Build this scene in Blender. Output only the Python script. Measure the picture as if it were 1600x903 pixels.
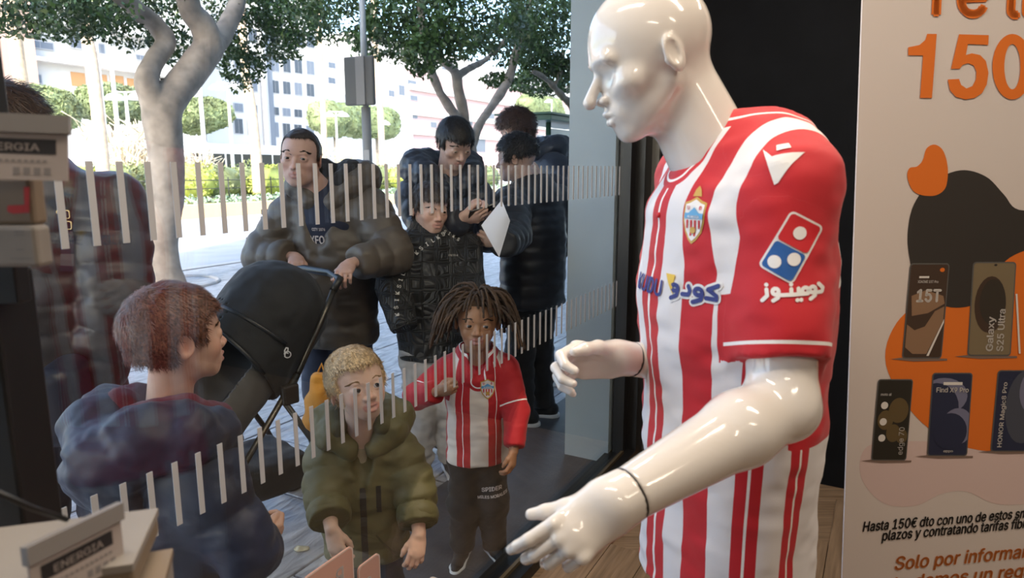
import bpy, bmesh, math, random
import numpy as np
from mathutils import Vector, Matrix, Euler
from mathutils.bvhtree import BVHTree

for _o in list(bpy.data.objects):
    bpy.data.objects.remove(_o, do_unlink=True)
SC = bpy.context.scene
COL = SC.collection
rnd = random.Random(7)
PI = math.pi

# ------------------------------------------------------------------ camera
F = 1067.0                      # focal length in pixels of the 1600 x 903 frame
EYE = 1.45
PITCH = math.radians(9.97)
CAM = Vector((0, 0, EYE))
FWD = Vector((0, math.cos(PITCH), -math.sin(PITCH)))
UPV = Vector((0, math.sin(PITCH), math.cos(PITCH)))
cam_data = bpy.data.cameras.new('camera')
cam_data.sensor_width = 36
cam_data.lens = F / 1600 * 36
cam_data.clip_start = 0.05
cam_data.clip_end = 400
cam_data.dof.use_dof = True
cam_data.dof.focus_distance = 2.2
cam_data.dof.aperture_fstop = 5.8
cam = bpy.data.objects.new('camera', cam_data)
COL.objects.link(cam)
cam.location = CAM
cam.rotation_euler = (PI / 2 - PITCH, 0, 0)
SC.camera = cam

# ------------------------------------------------------------------ world, sun, exposure
SUN_FROM = Vector((-0.08, -0.82, 0.58)).normalized()     # towards the sun
wd = bpy.data.worlds.new('sky')
SC.world = wd
wd.use_nodes = True
nt = wd.node_tree
bg = nt.nodes['Background']
sk = nt.nodes.new('ShaderNodeTexSky')
sk.sky_type = 'NISHITA'
sk.sun_disc = False
sk.sun_elevation = math.asin(SUN_FROM.z)
sk.sun_rotation = math.atan2(SUN_FROM.x, SUN_FROM.y)
sk.dust_density = 2.0
nt.links.new(sk.outputs[0], bg.inputs[0])
bg.inputs[1].default_value = 1.0
sl = bpy.data.lights.new('sun', 'SUN')
sl.energy = 6.5
sl.angle = 0.01
sl.color = (1.0, 0.95, 0.86)
so = bpy.data.objects.new('sun', sl)
COL.objects.link(so)
so.location = SUN_FROM * 50
so.rotation_euler = SUN_FROM.to_track_quat('Z', 'Y').to_euler()
vs = SC.view_settings
vs.view_transform = 'Standard'
vs.look = 'None'
vs.gamma = 1.0
vs.use_curve_mapping = False
vs.exposure = 0.0

# shop frame: a = along the window, o = out into the street, z = up
G0 = Vector((-1.277, 0, 0))
GD = Vector((0.479, 0.878, 0)).normalized()
GN = Vector((-GD.y, GD.x, 0))                   # outwards
GYAW = math.atan2(GD.y, GD.x)
def S(a, o, z=0.0):
    p = G0 + GD * a + GN * o
    return Vector((p.x, p.y, z))
def ray(px, py):
    return Vector(((px - 800) / F, 0, 0)) + UPV * ((451.5 - py) / F) + FWD
def at(px, py, Y):
    d = ray(px, py)
    return CAM + d * (Y / d.y)
def at_o(px, py, o):
    d = ray(px, py)
    t = (o - (CAM - G0).dot(GN)) / d.dot(GN)
    return CAM + d * t
def at_z(px, py, z):
    d = ray(px, py)
    return CAM + d * ((z - EYE) / d.z)
def ao(p):                                       # world point -> (a, o)
    q = Vector((p.x, p.y, 0)) - G0
    return q.dot(GD), q.dot(GN)

def ceiling_lamp(a, o, w, l, power, col):
    ld = bpy.data.lights.new('ceiling_light', 'AREA')
    ld.shape = 'RECTANGLE'; ld.size = w; ld.size_y = l
    ld.energy = power; ld.color = col
    ob = bpy.data.objects.new('ceiling_light', ld)
    COL.objects.link(ob)
    ob.location = S(a, o, 2.84)
    ob.rotation_euler = (0, 0, GYAW)
WARM = (1.0, 0.86, 0.68)
for (a_, o_, p_) in ((0.9, -0.55, 21), (2.2, -0.5, 21), (3.1, -1.7, 17), (1.6, -1.9, 17), (-0.6, -2.4, 14), (0.6, -3.2, 10)):
    ceiling_lamp(a_, o_, 0.12, 0.9, p_, WARM)

# ------------------------------------------------------------------ object helpers
def link(name, me, mat=None, parent=None, loc=None):
    ob = bpy.data.objects.new(name, me)
    COL.objects.link(ob)
    if mat is not None and me is not None and len(me.materials) == 0:
        for m in (mat if isinstance(mat, (list, tuple)) else [mat]):
            me.materials.append(m)
    if parent is not None:
        ob.parent = parent
        ob.matrix_parent_inverse = parent_world(parent).inverted()
    if loc is not None:
        ob.location = loc
    return ob
def parent_world(o):
    m = Matrix.LocRotScale(o.location, o.rotation_euler, o.scale)
    if o.parent is not None:
        return parent_world(o.parent) @ o.matrix_parent_inverse @ m
    return m
def thing(name, label, cat, loc=(0, 0, 0), group=None):
    o = bpy.data.objects.new(name, None)
    COL.objects.link(o)
    o.empty_display_size = 0.05
    o.location = loc
    tag(o, label, cat, group)
    return o
def tag(o, label, cat, group=None):
    o['label'] = label; o['category'] = cat
    if group: o['group'] = group
    return o
def struct(o, label=None, kind='structure'):
    o['kind'] = kind
    if label: o['label'] = label
    return o
def mesh_from(name, V, Fc, smooth=False):
    me = bpy.data.meshes.new(name)
    V = np.asarray(V, dtype=np.float32)
    if isinstance(Fc, np.ndarray):
        n, k = Fc.shape
        me.vertices.add(len(V)); me.vertices.foreach_set('co', V.ravel())
        me.loops.add(n * k); me.loops.foreach_set('vertex_index', Fc.ravel().astype(np.int32))
        me.polygons.add(n); me.polygons.foreach_set('loop_start', np.arange(0, n * k, k, dtype=np.int32))
        me.update(calc_edges=True)
    else:
        me.from_pydata([tuple(v) for v in V], [], Fc)
        me.update()
    if smooth:
        me.polygons.foreach_set('use_smooth', np.ones(len(me.polygons), dtype=bool))
    return me
class MB:
    """collects boxes, tubes and prisms; build() links them as ONE mesh object"""
    def __init__(s): s.v = []; s.f = []; s.sm = []
    def add(s, V, Fc, smooth=False):
        b = len(s.v)
        s.v += [tuple(v) for v in V]
        s.f += [tuple(i + b for i in f) for f in Fc]
        s.sm += [smooth] * len(Fc)
        return s
    def box(s, M, hx, hy, hz, bev=0.0):
        if bev <= 0:
            V = [M @ Vector((x * hx, y * hy, z * hz)) for z in (-1, 1) for y in (-1, 1) for x in (-1, 1)]
            return s.add(V, [(0, 2, 3, 1), (4, 5, 7, 6), (0, 1, 5, 4), (2, 6, 7, 3), (0, 4, 6, 2), (1, 3, 7, 5)])
        bm = bmesh.new()
        bmesh.ops.create_cube(bm, size=2)
        for v in bm.verts: v.co = Vector((v.co.x * hx, v.co.y * hy, v.co.z * hz))
        bmesh.ops.bevel(bm, geom=bm.edges[:], offset=bev, segments=2, affect='EDGES', profile=0.5)
        bm.verts.index_update()
        s.add([M @ v.co for v in bm.verts], [[v.index for v in f.verts] for f in bm.faces])
        bm.free()
        return s
    def abox(s, lo, hi, bev=0.0):
        lo = Vector(lo); hi = Vector(hi); c = (lo + hi) / 2; h = (hi - lo) / 2
        return s.box(Matrix.Translation(c), h.x, h.y, h.z, bev)
    def sbox(s, a0, a1, o0, o1, z0, z1, bev=0.0):
        c = S((a0 + a1) / 2, (o0 + o1) / 2, (z0 + z1) / 2)
        M = Matrix.Translation(c) @ Matrix.Rotation(GYAW, 4, 'Z')
        return s.box(M, (a1 - a0) / 2, (o1 - o0) / 2, (z1 - z0) / 2, bev)
    def tube(s, pts, rad, n=8, cap=True, flat=None):
        pts = [Vector(p) for p in pts]
        if not hasattr(rad, '__len__'): rad = [rad] * len(pts)
        V = []; Fc = []; up = None
        for i, p in enumerate(pts):
            t = (pts[min(i + 1, len(pts) - 1)] - pts[max(i - 1, 0)])
            if t.length < 1e-9: t = Vector((0, 0, 1))
            t.normalize()
            if up is None:
                up = Vector((0, 0, 1)) if abs(t.z) < 0.9 else Vector((1, 0, 0))
            x = up.cross(t)
            if x.length < 1e-6: x = Vector((1, 0, 0)).cross(t)
            x.normalize(); y = t.cross(x); up = y
            for k in range(n):
                a = 2 * PI * k / n
                V.append(p + (x * math.cos(a) + y * math.sin(a) * (flat or 1)) * rad[i])
        for i in range(len(pts) - 1):
            for k in range(n):
                k2 = (k + 1) % n
                Fc.append((i * n + k, i * n + k2, (i + 1) * n + k2, (i + 1) * n + k))
        if cap:
            Fc.append(tuple(range(n - 1, -1, -1)))
            Fc.append(tuple((len(pts) - 1) * n + k for k in range(n)))
        return s.add(V, Fc, True)
    def plate(s, pts, M, z0, z1):
        """extruded outline: pts 2D, M local->world"""
        n = len(pts)
        V = [M @ Vector((x, y, z0)) for x, y in pts] + [M @ Vector((x, y, z1)) for x, y in pts]
        Fc = [tuple(range(n - 1, -1, -1)), tuple(range(n, 2 * n))]
        for i in range(n):
            j = (i + 1) % n
            Fc.append((i, j, n + j, n + i))
        return s.add(V, Fc)
    def build(s, name, mat, parent=None):
        me = bpy.data.meshes.new(name)
        me.from_pydata(s.v, [], s.f)
        me.polygons.foreach_set('use_smooth', np.array(s.sm, dtype=bool))
        me.update()
        return link(name, me, mat, parent)
def fr(o, x, z=None):
    """frame at o with local X = x and local Z = z"""
    x = Vector(x).normalized(); z = Vector(z or (0, 0, 1))
    y = z.cross(x).normalized(); z = x.cross(y).normalized()
    M = Matrix((x, y, z)).transposed().to_4x4(); M.translation = Vector(o)
    return M

# ------------------------------------------------------------------ materials
MATS = {}
def mat(name, col, rough=0.6, metal=0.0, spec=0.5, vary=0.0, vscale=8.0, bump=0.0, bscale=60.0, coat=0.0, sheen=0.0, attr=None, trans=0.0, sss=0.0):
    if name in MATS: return MATS[name]
    m = bpy.data.materials.new(name); m.use_nodes = True
    n = m.node_tree.nodes; l = m.node_tree.links
    p = n['Principled BSDF']
    p.inputs['Roughness'].default_value = rough
    p.inputs['Metallic'].default_value = metal
    p.inputs['Specular IOR Level'].default_value = spec
    p.inputs['Coat Weight'].default_value = coat
    p.inputs['Coat Roughness'].default_value = 0.05
    p.inputs['Sheen Weight'].default_value = sheen
    p.inputs['Transmission Weight'].default_value = trans
    if sss:
        p.inputs['Subsurface Weight'].default_value = sss
        p.inputs['Subsurface Radius'].default_value = (0.012, 0.005, 0.003)
        p.inputs['Subsurface Scale'].default_value = 1.0
    tc = n.new('ShaderNodeTexCoord')
    src = None
    if attr:
        at_ = n.new('ShaderNodeAttribute'); at_.attribute_name = attr
        src = at_.outputs['Color']
    if vary > 0:
        nz = n.new('ShaderNodeTexNoise'); nz.inputs['Scale'].default_value = vscale
        nz.inputs['Detail'].default_value = 5
        l.new(tc.outputs['Object'], nz.inputs['Vector'])
        mr = n.new('ShaderNodeMapRange')
        mr.inputs[1].default_value = 0.3; mr.inputs[2].default_value = 0.7
        mr.inputs[3].default_value = 1 - vary; mr.inputs[4].default_value = 1 + vary
        l.new(nz.outputs['Fac'], mr.inputs[0])
        mx = n.new('ShaderNodeMix'); mx.data_type = 'RGBA'; mx.blend_type = 'MULTIPLY'
        mx.inputs[0].default_value = 1
        if src: l.new(src, mx.inputs[6])
        else: mx.inputs[6].default_value = (*col, 1)
        l.new(mr.outputs[0], mx.inputs[7])
        src = mx.outputs[2]
    if src: l.new(src, p.inputs['Base Color'])
    else: p.inputs['Base Color'].default_value = (*col, 1)
    if bump > 0:
        bz = n.new('ShaderNodeTexNoise'); bz.inputs['Scale'].default_value = bscale
        bz.inputs['Detail'].default_value = 4
        l.new(tc.outputs['Object'], bz.inputs['Vector'])
        bn = n.new('ShaderNodeBump'); bn.inputs['Strength'].default_value = bump
        bn.inputs['Distance'].default_value = 0.01
        l.new(bz.outputs['Fac'], bn.inputs['Height'])
        l.new(bn.outputs['Normal'], p.inputs['Normal'])
    m['base'] = col
    MATS[name] = m
    return m
def emit(name, col, power):
    if name in MATS: return MATS[name]
    m = bpy.data.materials.new(name); m.use_nodes = True
    n = m.node_tree.nodes
    p = n['Principled BSDF']
    p.inputs['Base Color'].default_value = (*col, 1)
    p.inputs['Emission Color'].default_value = (*col, 1)
    p.inputs['Emission Strength'].default_value = power
    MATS[name] = m
    return m
def glass_mat(name, tint=(0.97, 0.98, 0.97), rough=0.0, ior=1.5):
    m = bpy.data.materials.new(name); m.use_nodes = True
    n = m.node_tree.nodes; l = m.node_tree.links
    for x in list(n):
        if x.type == 'BSDF_PRINCIPLED': n.remove(x)
    tr = n.new('ShaderNodeBsdfTransparent'); tr.inputs[0].default_value = (*tint, 1)
    gl = n.new('ShaderNodeBsdfGlossy'); gl.inputs['Roughness'].default_value = rough
    fz = n.new('ShaderNodeFresnel')
    ge = n.new('ShaderNodeNewGeometry'); mr = n.new('ShaderNodeMapRange')     # both faces of the thin pane reflect alike
    mr.inputs[3].default_value = ior; mr.inputs[4].default_value = 1 / ior
    l.new(ge.outputs['Backfacing'], mr.inputs[0]); l.new(mr.outputs[0], fz.inputs[0])
    mx = n.new('ShaderNodeMixShader')
    l.new(fz.outputs[0], mx.inputs[0]); l.new(tr.outputs[0], mx.inputs[1]); l.new(gl.outputs[0], mx.inputs[2])
    l.new(mx.outputs[0], n['Material Output'].inputs['Surface'])
    MATS[name] = m
    return m

# ------------------------------------------------------------------ implicit surfaces
def _h(ix, iy, iz):
    h = (ix.astype(np.int64) * 374761393 + iy.astype(np.int64) * 668265263 + iz.astype(np.int64) * 2147483647 % 1000003 * 69069) & 0xffffffff
    h = ((h ^ (h >> 13)) * 1274126177) & 0xffffffff
    return ((h ^ (h >> 16)) & 0xffff).astype(np.float32) / 65535.0
def noise3(P, scale=1.0, seed=0):
    Q = np.asarray(P, dtype=np.float64) * scale + seed * 17.31
    I = np.floor(Q).astype(np.int64); T = (Q - I); T = T * T * (3 - 2 * T)
    r = 0
    for dx in (0, 1):
        wx = T[:, 0] if dx else 1 - T[:, 0]
        for dy in (0, 1):
            wy = T[:, 1] if dy else 1 - T[:, 1]
            for dz in (0, 1):
                wz = T[:, 2] if dz else 1 - T[:, 2]
                r = r + wx * wy * wz * _h(I[:, 0] + dx, I[:, 1] + dy, I[:, 2] + dz)
    return r * 2 - 1
def smin(a, b, k):
    if k <= 0: return np.minimum(a, b)
    h = np.clip(0.5 + 0.5 * (b - a) / k, 0, 1)
    return b + (a - b) * h - k * h * (1 - h)
class SDF:
    def __init__(s): s.ops = []
    def _add(s, kind, lo, hi, fn, k, sub):
        s.ops.append((np.array(lo, float), np.array(hi, float), fn, k, sub)); return s
    def cap(s, a, b, ra, rb=None, k=0.01, sub=False, sq=None, puff=None, flat=False):
        """tapered capsule; sq=(dir, f): squashed by f along dir; puff=(n, amp): quilted rings"""
        a = np.array(a, float); b = np.array(b, float); rb = ra if rb is None else rb
        if sq is not None:
            dv = np.array(sq[0], float); dv /= np.linalg.norm(dv); f = sq[1]
        m = max(ra, rb) + (puff[1] if puff else 0)
        def fn(X, Y, Z):
            px = X - a[0]; py = Y - a[1]; pz = Z - a[2]
            ba = b - a
            if sq is not None:
                q = (px * dv[0] + py * dv[1] + pz * dv[2]) * (1 / f - 1)
                px = px + q * dv[0]; py = py + q * dv[1]; pz = pz + q * dv[2]
                ba = ba + dv * (ba @ dv) * (1 / f - 1)
            L2 = ba @ ba + 1e-12
            h = np.clip((px * ba[0] + py * ba[1] + pz * ba[2]) / L2, 0, 1)
            d = np.sqrt((px - ba[0] * h) ** 2 + (py - ba[1] * h) ** 2 + (pz - ba[2] * h) ** 2)
            r = ra + (rb - ra) * h
            if puff: r = r + puff[1] * (np.abs(np.sin(PI * puff[0] * h)) ** 0.6 - 0.5)
            d = d - r
            if flat:
                bl = np.linalg.norm(b - a); u_ = (b - a) / bl
                d = np.maximum(d, (X - b[0]) * u_[0] + (Y - b[1]) * u_[1] + (Z - b[2]) * u_[2])
            return d * min(1.0, (sq[1] if sq is not None else 1.0) ** 0.5)
        return s._add('cap', np.minimum(a, b) - m, np.maximum(a, b) + m, fn, k, sub)
    def ell(s, c, r, rot=None, k=0.01, sub=False):
        c = np.array(c, float); r = np.array(r, float)
        R = np.array(rot.to_matrix() if hasattr(rot, 'to_matrix') else rot, float) if rot is not None else np.eye(3)
        ext = np.sqrt(((R * r[None, :]) ** 2).sum(1))
        def fn(X, Y, Z):
            px = X - c[0]; py = Y - c[1]; pz = Z - c[2]
            q = [(px * R[0, i] + py * R[1, i] + pz * R[2, i]) / r[i] for i in range(3)]
            k0 = np.sqrt(q[0] ** 2 + q[1] ** 2 + q[2] ** 2)
            k1 = np.sqrt((q[0] / r[0]) ** 2 + (q[1] / r[1]) ** 2 + (q[2] / r[2]) ** 2) + 1e-9
            return np.where(k0 < 0.3, -r.min() * (1 - k0), k0 * (k0 - 1) / k1)
        return s._add('ell', c - ext, c + ext, fn, k, sub)
    def rbox(s, c, h, rad, rot=None, k=0.01, sub=False):
        c = np.array(c, float); h = np.array(h, float) - rad
        R = np.array(rot.to_matrix() if hasattr(rot, 'to_matrix') else rot, float) if rot is not None else np.eye(3)
        ext = np.abs(R) @ (h + rad)
        def fn(X, Y, Z):
            px = X - c[0]; py = Y - c[1]; pz = Z - c[2]
            q = [np.abs(px * R[0, i] + py * R[1, i] + pz * R[2, i]) - h[i] for i in range(3)]
            o = np.sqrt(np.maximum(q[0], 0) ** 2 + np.maximum(q[1], 0) ** 2 + np.maximum(q[2], 0) ** 2)
            return o + np.minimum(np.maximum(np.maximum(q[0], q[1]), q[2]), 0) - rad
        return s._add('box', c - ext, c + ext, fn, k, sub)
    def cut(s, p, n, k=0.004):
        """remove everything on the side the normal n points to"""
        p = np.array(p, float); n = np.array(n, float); n /= np.linalg.norm(n)
        def fn(X, Y, Z): return -((X - p[0]) * n[0] + (Y - p[1]) * n[1] + (Z - p[2]) * n[2])
        return s._add('cut', (-1e3,) * 3, (1e3,) * 3, fn, k, True)
    def chain(s, pts, rads, k=0.01, sub=False, **kw):
        for i in range(len(pts) - 1):
            s.cap(pts[i], pts[i + 1], rads[i], rads[i + 1], k, sub, **kw)
        return s
    def mesh(s, vox):
        lo = np.min([o[0] for o in s.ops if not o[4]], axis=0) - 3 * vox
        hi = np.max([o[1] for o in s.ops if not o[4]], axis=0) + 3 * vox
        n = np.ceil((hi - lo) / vox).astype(int) + 1
        ax = [(lo[i] + vox * np.arange(n[i])).astype(np.float32) for i in range(3)]
        D = np.full(n, 1.0, dtype=np.float32)
        for (l, h, fn, k, sub) in s.ops:
            mg = k + 3 * vox
            i0 = np.clip(np.floor((l - mg - lo) / vox).astype(int), 0, n - 1)
            i1 = np.clip(np.ceil((h + mg - lo) / vox).astype(int) + 1, 1, n)
            if np.any(i1 <= i0): continue
            sl_ = tuple(slice(i0[i], i1[i]) for i in range(3))
            X = ax[0][sl_[0]][:, None, None]; Y = ax[1][sl_[1]][None, :, None]; Z = ax[2][sl_[2]][None, None, :]
            d = fn(X, Y, Z).astype(np.float32)
            cur = D[sl_]
            D[sl_] = -smin(-cur, d, k) if sub else smin(cur, d, k)
        return surface_nets(D, lo, vox)
def surface_nets(D, lo, vox):
    ins = D < 0
    c = np.zeros(np.array(D.shape) - 1, dtype=np.int8)
    for dx in (0, 1):
        for dy in (0, 1):
            for dz in (0, 1):
                c += ins[dx:ins.shape[0] - 1 + dx, dy:ins.shape[1] - 1 + dy, dz:ins.shape[2] - 1 + dz]
    act = (c > 0) & (c < 8)
    I = np.argwhere(act)
    idx = np.full(act.shape, -1, dtype=np.int32)
    idx[act] = np.arange(len(I))
    corners = np.array([(x, y, z) for x in (0, 1) for y in (0, 1) for z in (0, 1)])
    vals = np.stack([D[I[:, 0] + q[0], I[:, 1] + q[1], I[:, 2] + q[2]] for q in corners], 1)
    P = np.zeros((len(I), 3)); W = np.zeros(len(I))
    for i in range(8):
        for j in range(i + 1, 8):
            if np.abs(corners[i] - corners[j]).sum() != 1: continue
            a = vals[:, i]; b = vals[:, j]
            m = (a < 0) != (b < 0)
            t = np.where(m, a / np.where(m, a - b, 1), 0)
            P += np.where(m[:, None], corners[i] + (corners[j] - corners[i]) * t[:, None], 0)
            W += m
    V = (I + P / W[:, None]) * vox + lo
    Fs = []
    for axis in range(3):
        a_ = [slice(None)] * 3; b_ = [slice(None)] * 3
        a_[axis] = slice(0, -1); b_[axis] = slice(1, None)
        s0 = ins[tuple(a_)]; s1 = ins[tuple(b_)]
        E = np.argwhere(s0 != s1)
        u = (axis + 1) % 3; w = (axis + 2) % 3
        ok = (E[:, u] > 0) & (E[:, w] > 0) & (E[:, u] < D.shape[u] - 1) & (E[:, w] < D.shape[w] - 1)
        E = E[ok]
        fl = s0[tuple(E.T)]
        def cell(du, dw):
            Q = E.copy(); Q[:, u] += du; Q[:, w] += dw
            return idx[tuple(Q.T)]
        q = np.stack([cell(-1, -1), cell(0, -1), cell(0, 0), cell(-1, 0)], 1)
        q[~fl] = q[~fl][:, ::-1]
        Fs.append(q)
    Fq = np.concatenate(Fs)
    return V, Fq[(Fq >= 0).all(1)]
def normals(V, Fq):
    a = V[Fq[:, 2]] - V[Fq[:, 0]]; b = V[Fq[:, 3]] - V[Fq[:, 1]]
    n = np.cross(a, b)
    N = np.zeros_like(V)
    for i in range(4): np.add.at(N, Fq[:, i], n)
    return N / (np.linalg.norm(N, axis=1, keepdims=True) + 1e-12)
def xform(V, M):
    A = np.array(M)
    return V @ A[:3, :3].T + A[:3, 3]
def set_attr(me, name, arr):
    arr = np.asarray(arr, dtype=np.float32)
    if arr.ndim == 1:
        a = me.attributes.new(name, 'FLOAT', 'POINT'); a.data.foreach_set('value', arr)
    else:
        a = me.attributes.new(name, 'FLOAT_COLOR', 'POINT')
        if arr.shape[1] == 3: arr = np.concatenate([arr, np.ones((len(arr), 1), np.float32)], 1)
        a.data.foreach_set('color', arr.ravel())
def sdf_obj(name, sdf, vox, m, parent=None, M=None, disp=None, attrs=None):
    V, Fq = sdf.mesh(vox)
    loc = V
    if disp is not None:
        V = V + normals(V, Fq) * np.asarray(disp(V))[:, None]
    me = mesh_from(name, V if M is None else xform(V, M), Fq, True)
    if attrs:
        for k_, f_ in attrs.items(): set_attr(me, k_, f_(loc))
    return link(name, me, m, parent)

# ------------------------------------------------------------------ lettering and flat marks
import os
try:                             # the grotesque that ships with Blender; the built-in face otherwise
    SANS = bpy.data.fonts.load(os.path.join(bpy.utils.system_resource('DATAFILES'), 'fonts', 'Inter.woff2'))
except Exception:
    SANS = None
def text_polys(txt, size=1.0, bold=0.0, align='LEFT', shear=0.0, space=1.0, res=3):
    """flat lettering as (verts2d, faces)"""
    cu = bpy.data.curves.new('lettering', 'FONT')
    if SANS: cu.font = SANS
    cu.body = txt; cu.size = size; cu.align_x = align; cu.shear = shear
    cu.space_character = space; cu.resolution_u = res; cu.fill_mode = 'FRONT'
    ob = bpy.data.objects.new('lettering', cu)
    me = ob.to_mesh()
    V = [(v.co.x, v.co.y) for v in me.vertices]; Fc = [tuple(p.vertices) for p in me.polygons]
    ob.to_mesh_clear()
    bpy.data.objects.remove(ob); bpy.data.curves.remove(cu)
    if bold > 0:                 # heavier weight: the outline struck five times, slightly apart
        b = bold * size; n = len(V); W = []; G = []
        for k, (dx, dy) in enumerate(((0, 0), (b, 0), (-b, 0), (0, b * 0.8), (0, -b * 0.8))):
            W += [(x + dx, y + dy) for x, y in V]; G += [tuple(i + k * n for i in f) for f in Fc]
        V, Fc = W, G
    return V, Fc
def flat_mark(name, V2, Fc, M, m, parent, lift=0.0):
    me = bpy.data.meshes.new(name)
    me.from_pydata([M @ Vector((x, y, lift)) for x, y in V2], [], Fc)
    me.update()
    return link(name, me, m, parent)
def poly(pts):
    return list(pts), [tuple(range(len(pts)))]
def circle(cx, cy, r, n=20, ry=None):
    return poly([(cx + r * math.cos(2 * PI * i / n), cy + (ry or r) * math.sin(2 * PI * i / n)) for i in range(n)])
def rrect(x0, y0, x1, y1, r, n=4):
    P = []
    for cx, cy, a0 in ((x1 - r, y0 + r, -90), (x1 - r, y1 - r, 0), (x0 + r, y1 - r, 90), (x0 + r, y0 + r, 180)):
        for i in range(n + 1):
            a = math.radians(a0 + 90 * i / n)
            P.append((cx + r * math.cos(a), cy + r * math.sin(a)))
    return poly(P)
def stroke2d(pts, w, n_round=5):
    """thick polyline as quads + round joints"""
    V = []; Fc = []
    for i in range(len(pts) - 1):
        x0, y0 = pts[i]; x1, y1 = pts[i + 1]
        l_ = math.hypot(x1 - x0, y1 - y0) or 1e-9
        nx, ny = -(y1 - y0) / l_ * w / 2, (x1 - x0) / l_ * w / 2
        b = len(V)
        V += [(x0 + nx, y0 + ny), (x0 - nx, y0 - ny), (x1 - nx, y1 - ny), (x1 + nx, y1 + ny)]
        Fc.append((b, b + 1, b + 2, b + 3))
    for (x, y) in pts:
        b = len(V)
        V += [(x + w / 2 * math.cos(2 * PI * k / 10), y + w / 2 * math.sin(2 * PI * k / 10)) for k in range(10)]
        Fc.append(tuple(range(b, b + 10)))
    return V, Fc
def merge2d(*parts):
    V = []; Fc = []
    for v, f in parts:
        b = len(V); V += v; Fc += [tuple(i + b for i in q) for q in f]
    return V, Fc
def wrap_mark(name, V2, Fc, M, target, m, parent, lift=0.0015, maxlen=0.008):
    """flat artwork laid onto a curved surface: M maps (x, y) to a plane in front, local -Z points at the target"""
    bm = bmesh.new()
    vs_ = [bm.verts.new((x, y, 0)) for x, y in V2]
    for f in Fc:
        try: bm.faces.new([vs_[i] for i in f])
        except ValueError: pass
    bmesh.ops.triangulate(bm, faces=bm.faces[:])
    for _ in range(5):
        es = [e for e in bm.edges if e.calc_length() > maxlen]
        if not es: break
        bmesh.ops.subdivide_edges(bm, edges=es, cuts=1, use_grid_fill=False)
        bmesh.ops.triangulate(bm, faces=[f for f in bm.faces if len(f.verts) > 3])
    nz = (M.to_3x3() @ Vector((0, 0, 1))).normalized()
    dead = []
    for v in bm.verts:
        p = M @ v.co
        hit = target.ray_cast(p, -nz, 0.6)
        if hit[0] is None: dead.append(v); v.co = p
        else: v.co = hit[0] + nz * lift
    if dead: bmesh.ops.delete(bm, geom=dead, context='VERTS')
    me = bpy.data.meshes.new(name); bm.to_mesh(me); bm.free()
    return link(name, me, m, parent)
def bvh_of(*obs):
    V = []; Fc = []
    for o in obs:
        b = len(V)
        V += [v.co.copy() for v in o.data.vertices]
        Fc += [tuple(i + b for i in p.vertices) for p in o.data.polygons]
    return BVHTree.FromPolygons(V, Fc)
# ================================================================== THE SHOP
M_BLACK = mat('black_wall', (0.006, 0.006, 0.007), 0.9, spec=0.15, vary=0.15)
M_FRAME = mat('black_metal', (0.012, 0.012, 0.013), 0.35)
M_JAMB = mat('grey_paint', (0.40, 0.46, 0.50), 0.6, vary=0.05, vscale=3, bump=0.05, bscale=200)
M_PLASTER = mat('white_plaster', (0.62, 0.60, 0.57), 0.8)
M_WALLI = mat('shop_wall_paint', (0.24, 0.22, 0.20), 0.8)
M_DARKG = mat('dark_slab', (0.060, 0.064, 0.075), 0.5, vary=0.25, vscale=9, bump=0.15, bscale=90)

def wood_mat(name, c1, c2, rough=0.45):
    m = bpy.data.materials.new(name); m.use_nodes = True
    n = m.node_tree.nodes; l = m.node_tree.links; p = n['Principled BSDF']
    tc = n.new('ShaderNodeTexCoord'); mp = n.new('ShaderNodeMapping')
    mp.inputs['Scale'].default_value = (2.5, 40, 40)
    nz = n.new('ShaderNodeTexNoise'); nz.inputs['Scale'].default_value = 1.6; nz.inputs['Detail'].default_value = 8
    oi = n.new('ShaderNodeObjectInfo')
    ad = n.new('ShaderNodeVectorMath'); ad.operation = 'ADD'
    l.new(tc.outputs['Object'], mp.inputs[0]); l.new(mp.outputs[0], ad.inputs[0])
    sc_ = n.new('ShaderNodeVectorMath'); sc_.operation = 'SCALE'; sc_.inputs[3].default_value = 40
    cb = n.new('ShaderNodeCombineXYZ')
    for i in range(3): l.new(oi.outputs['Random'], cb.inputs[i])
    l.new(cb.outputs[0], sc_.inputs[0]); l.new(sc_.outputs[0], ad.inputs[1]); l.new(ad.outputs[0], nz.inputs['Vector'])
    cr = n.new('ShaderNodeValToRGB')
    cr.color_ramp.elements[0].color = (*c1, 1); cr.color_ramp.elements[1].color = (*c2, 1)
    cr.color_ramp.elements[0].position = 0.3; cr.color_ramp.elements[1].position = 0.7
    l.new(nz.outputs['Fac'], cr.inputs[0]); l.new(cr.outputs[0], p.inputs['Base Color'])
    p.inputs['Roughness'].default_value = rough
    MATS[name] = m
    return m
M_WOOD = wood_mat('oak_planks', (0.15, 0.095, 0.055), (0.30, 0.20, 0.125))

WIN_A0, WIN_A1 = -0.45, 3.84
def sstruct(name, a0, a1, o0, o1, z0, z1, m, label=None, parent=None):
    return struct(MB().sbox(a0, a1, o0, o1, z0, z1).build(name, m, parent), label)
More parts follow.
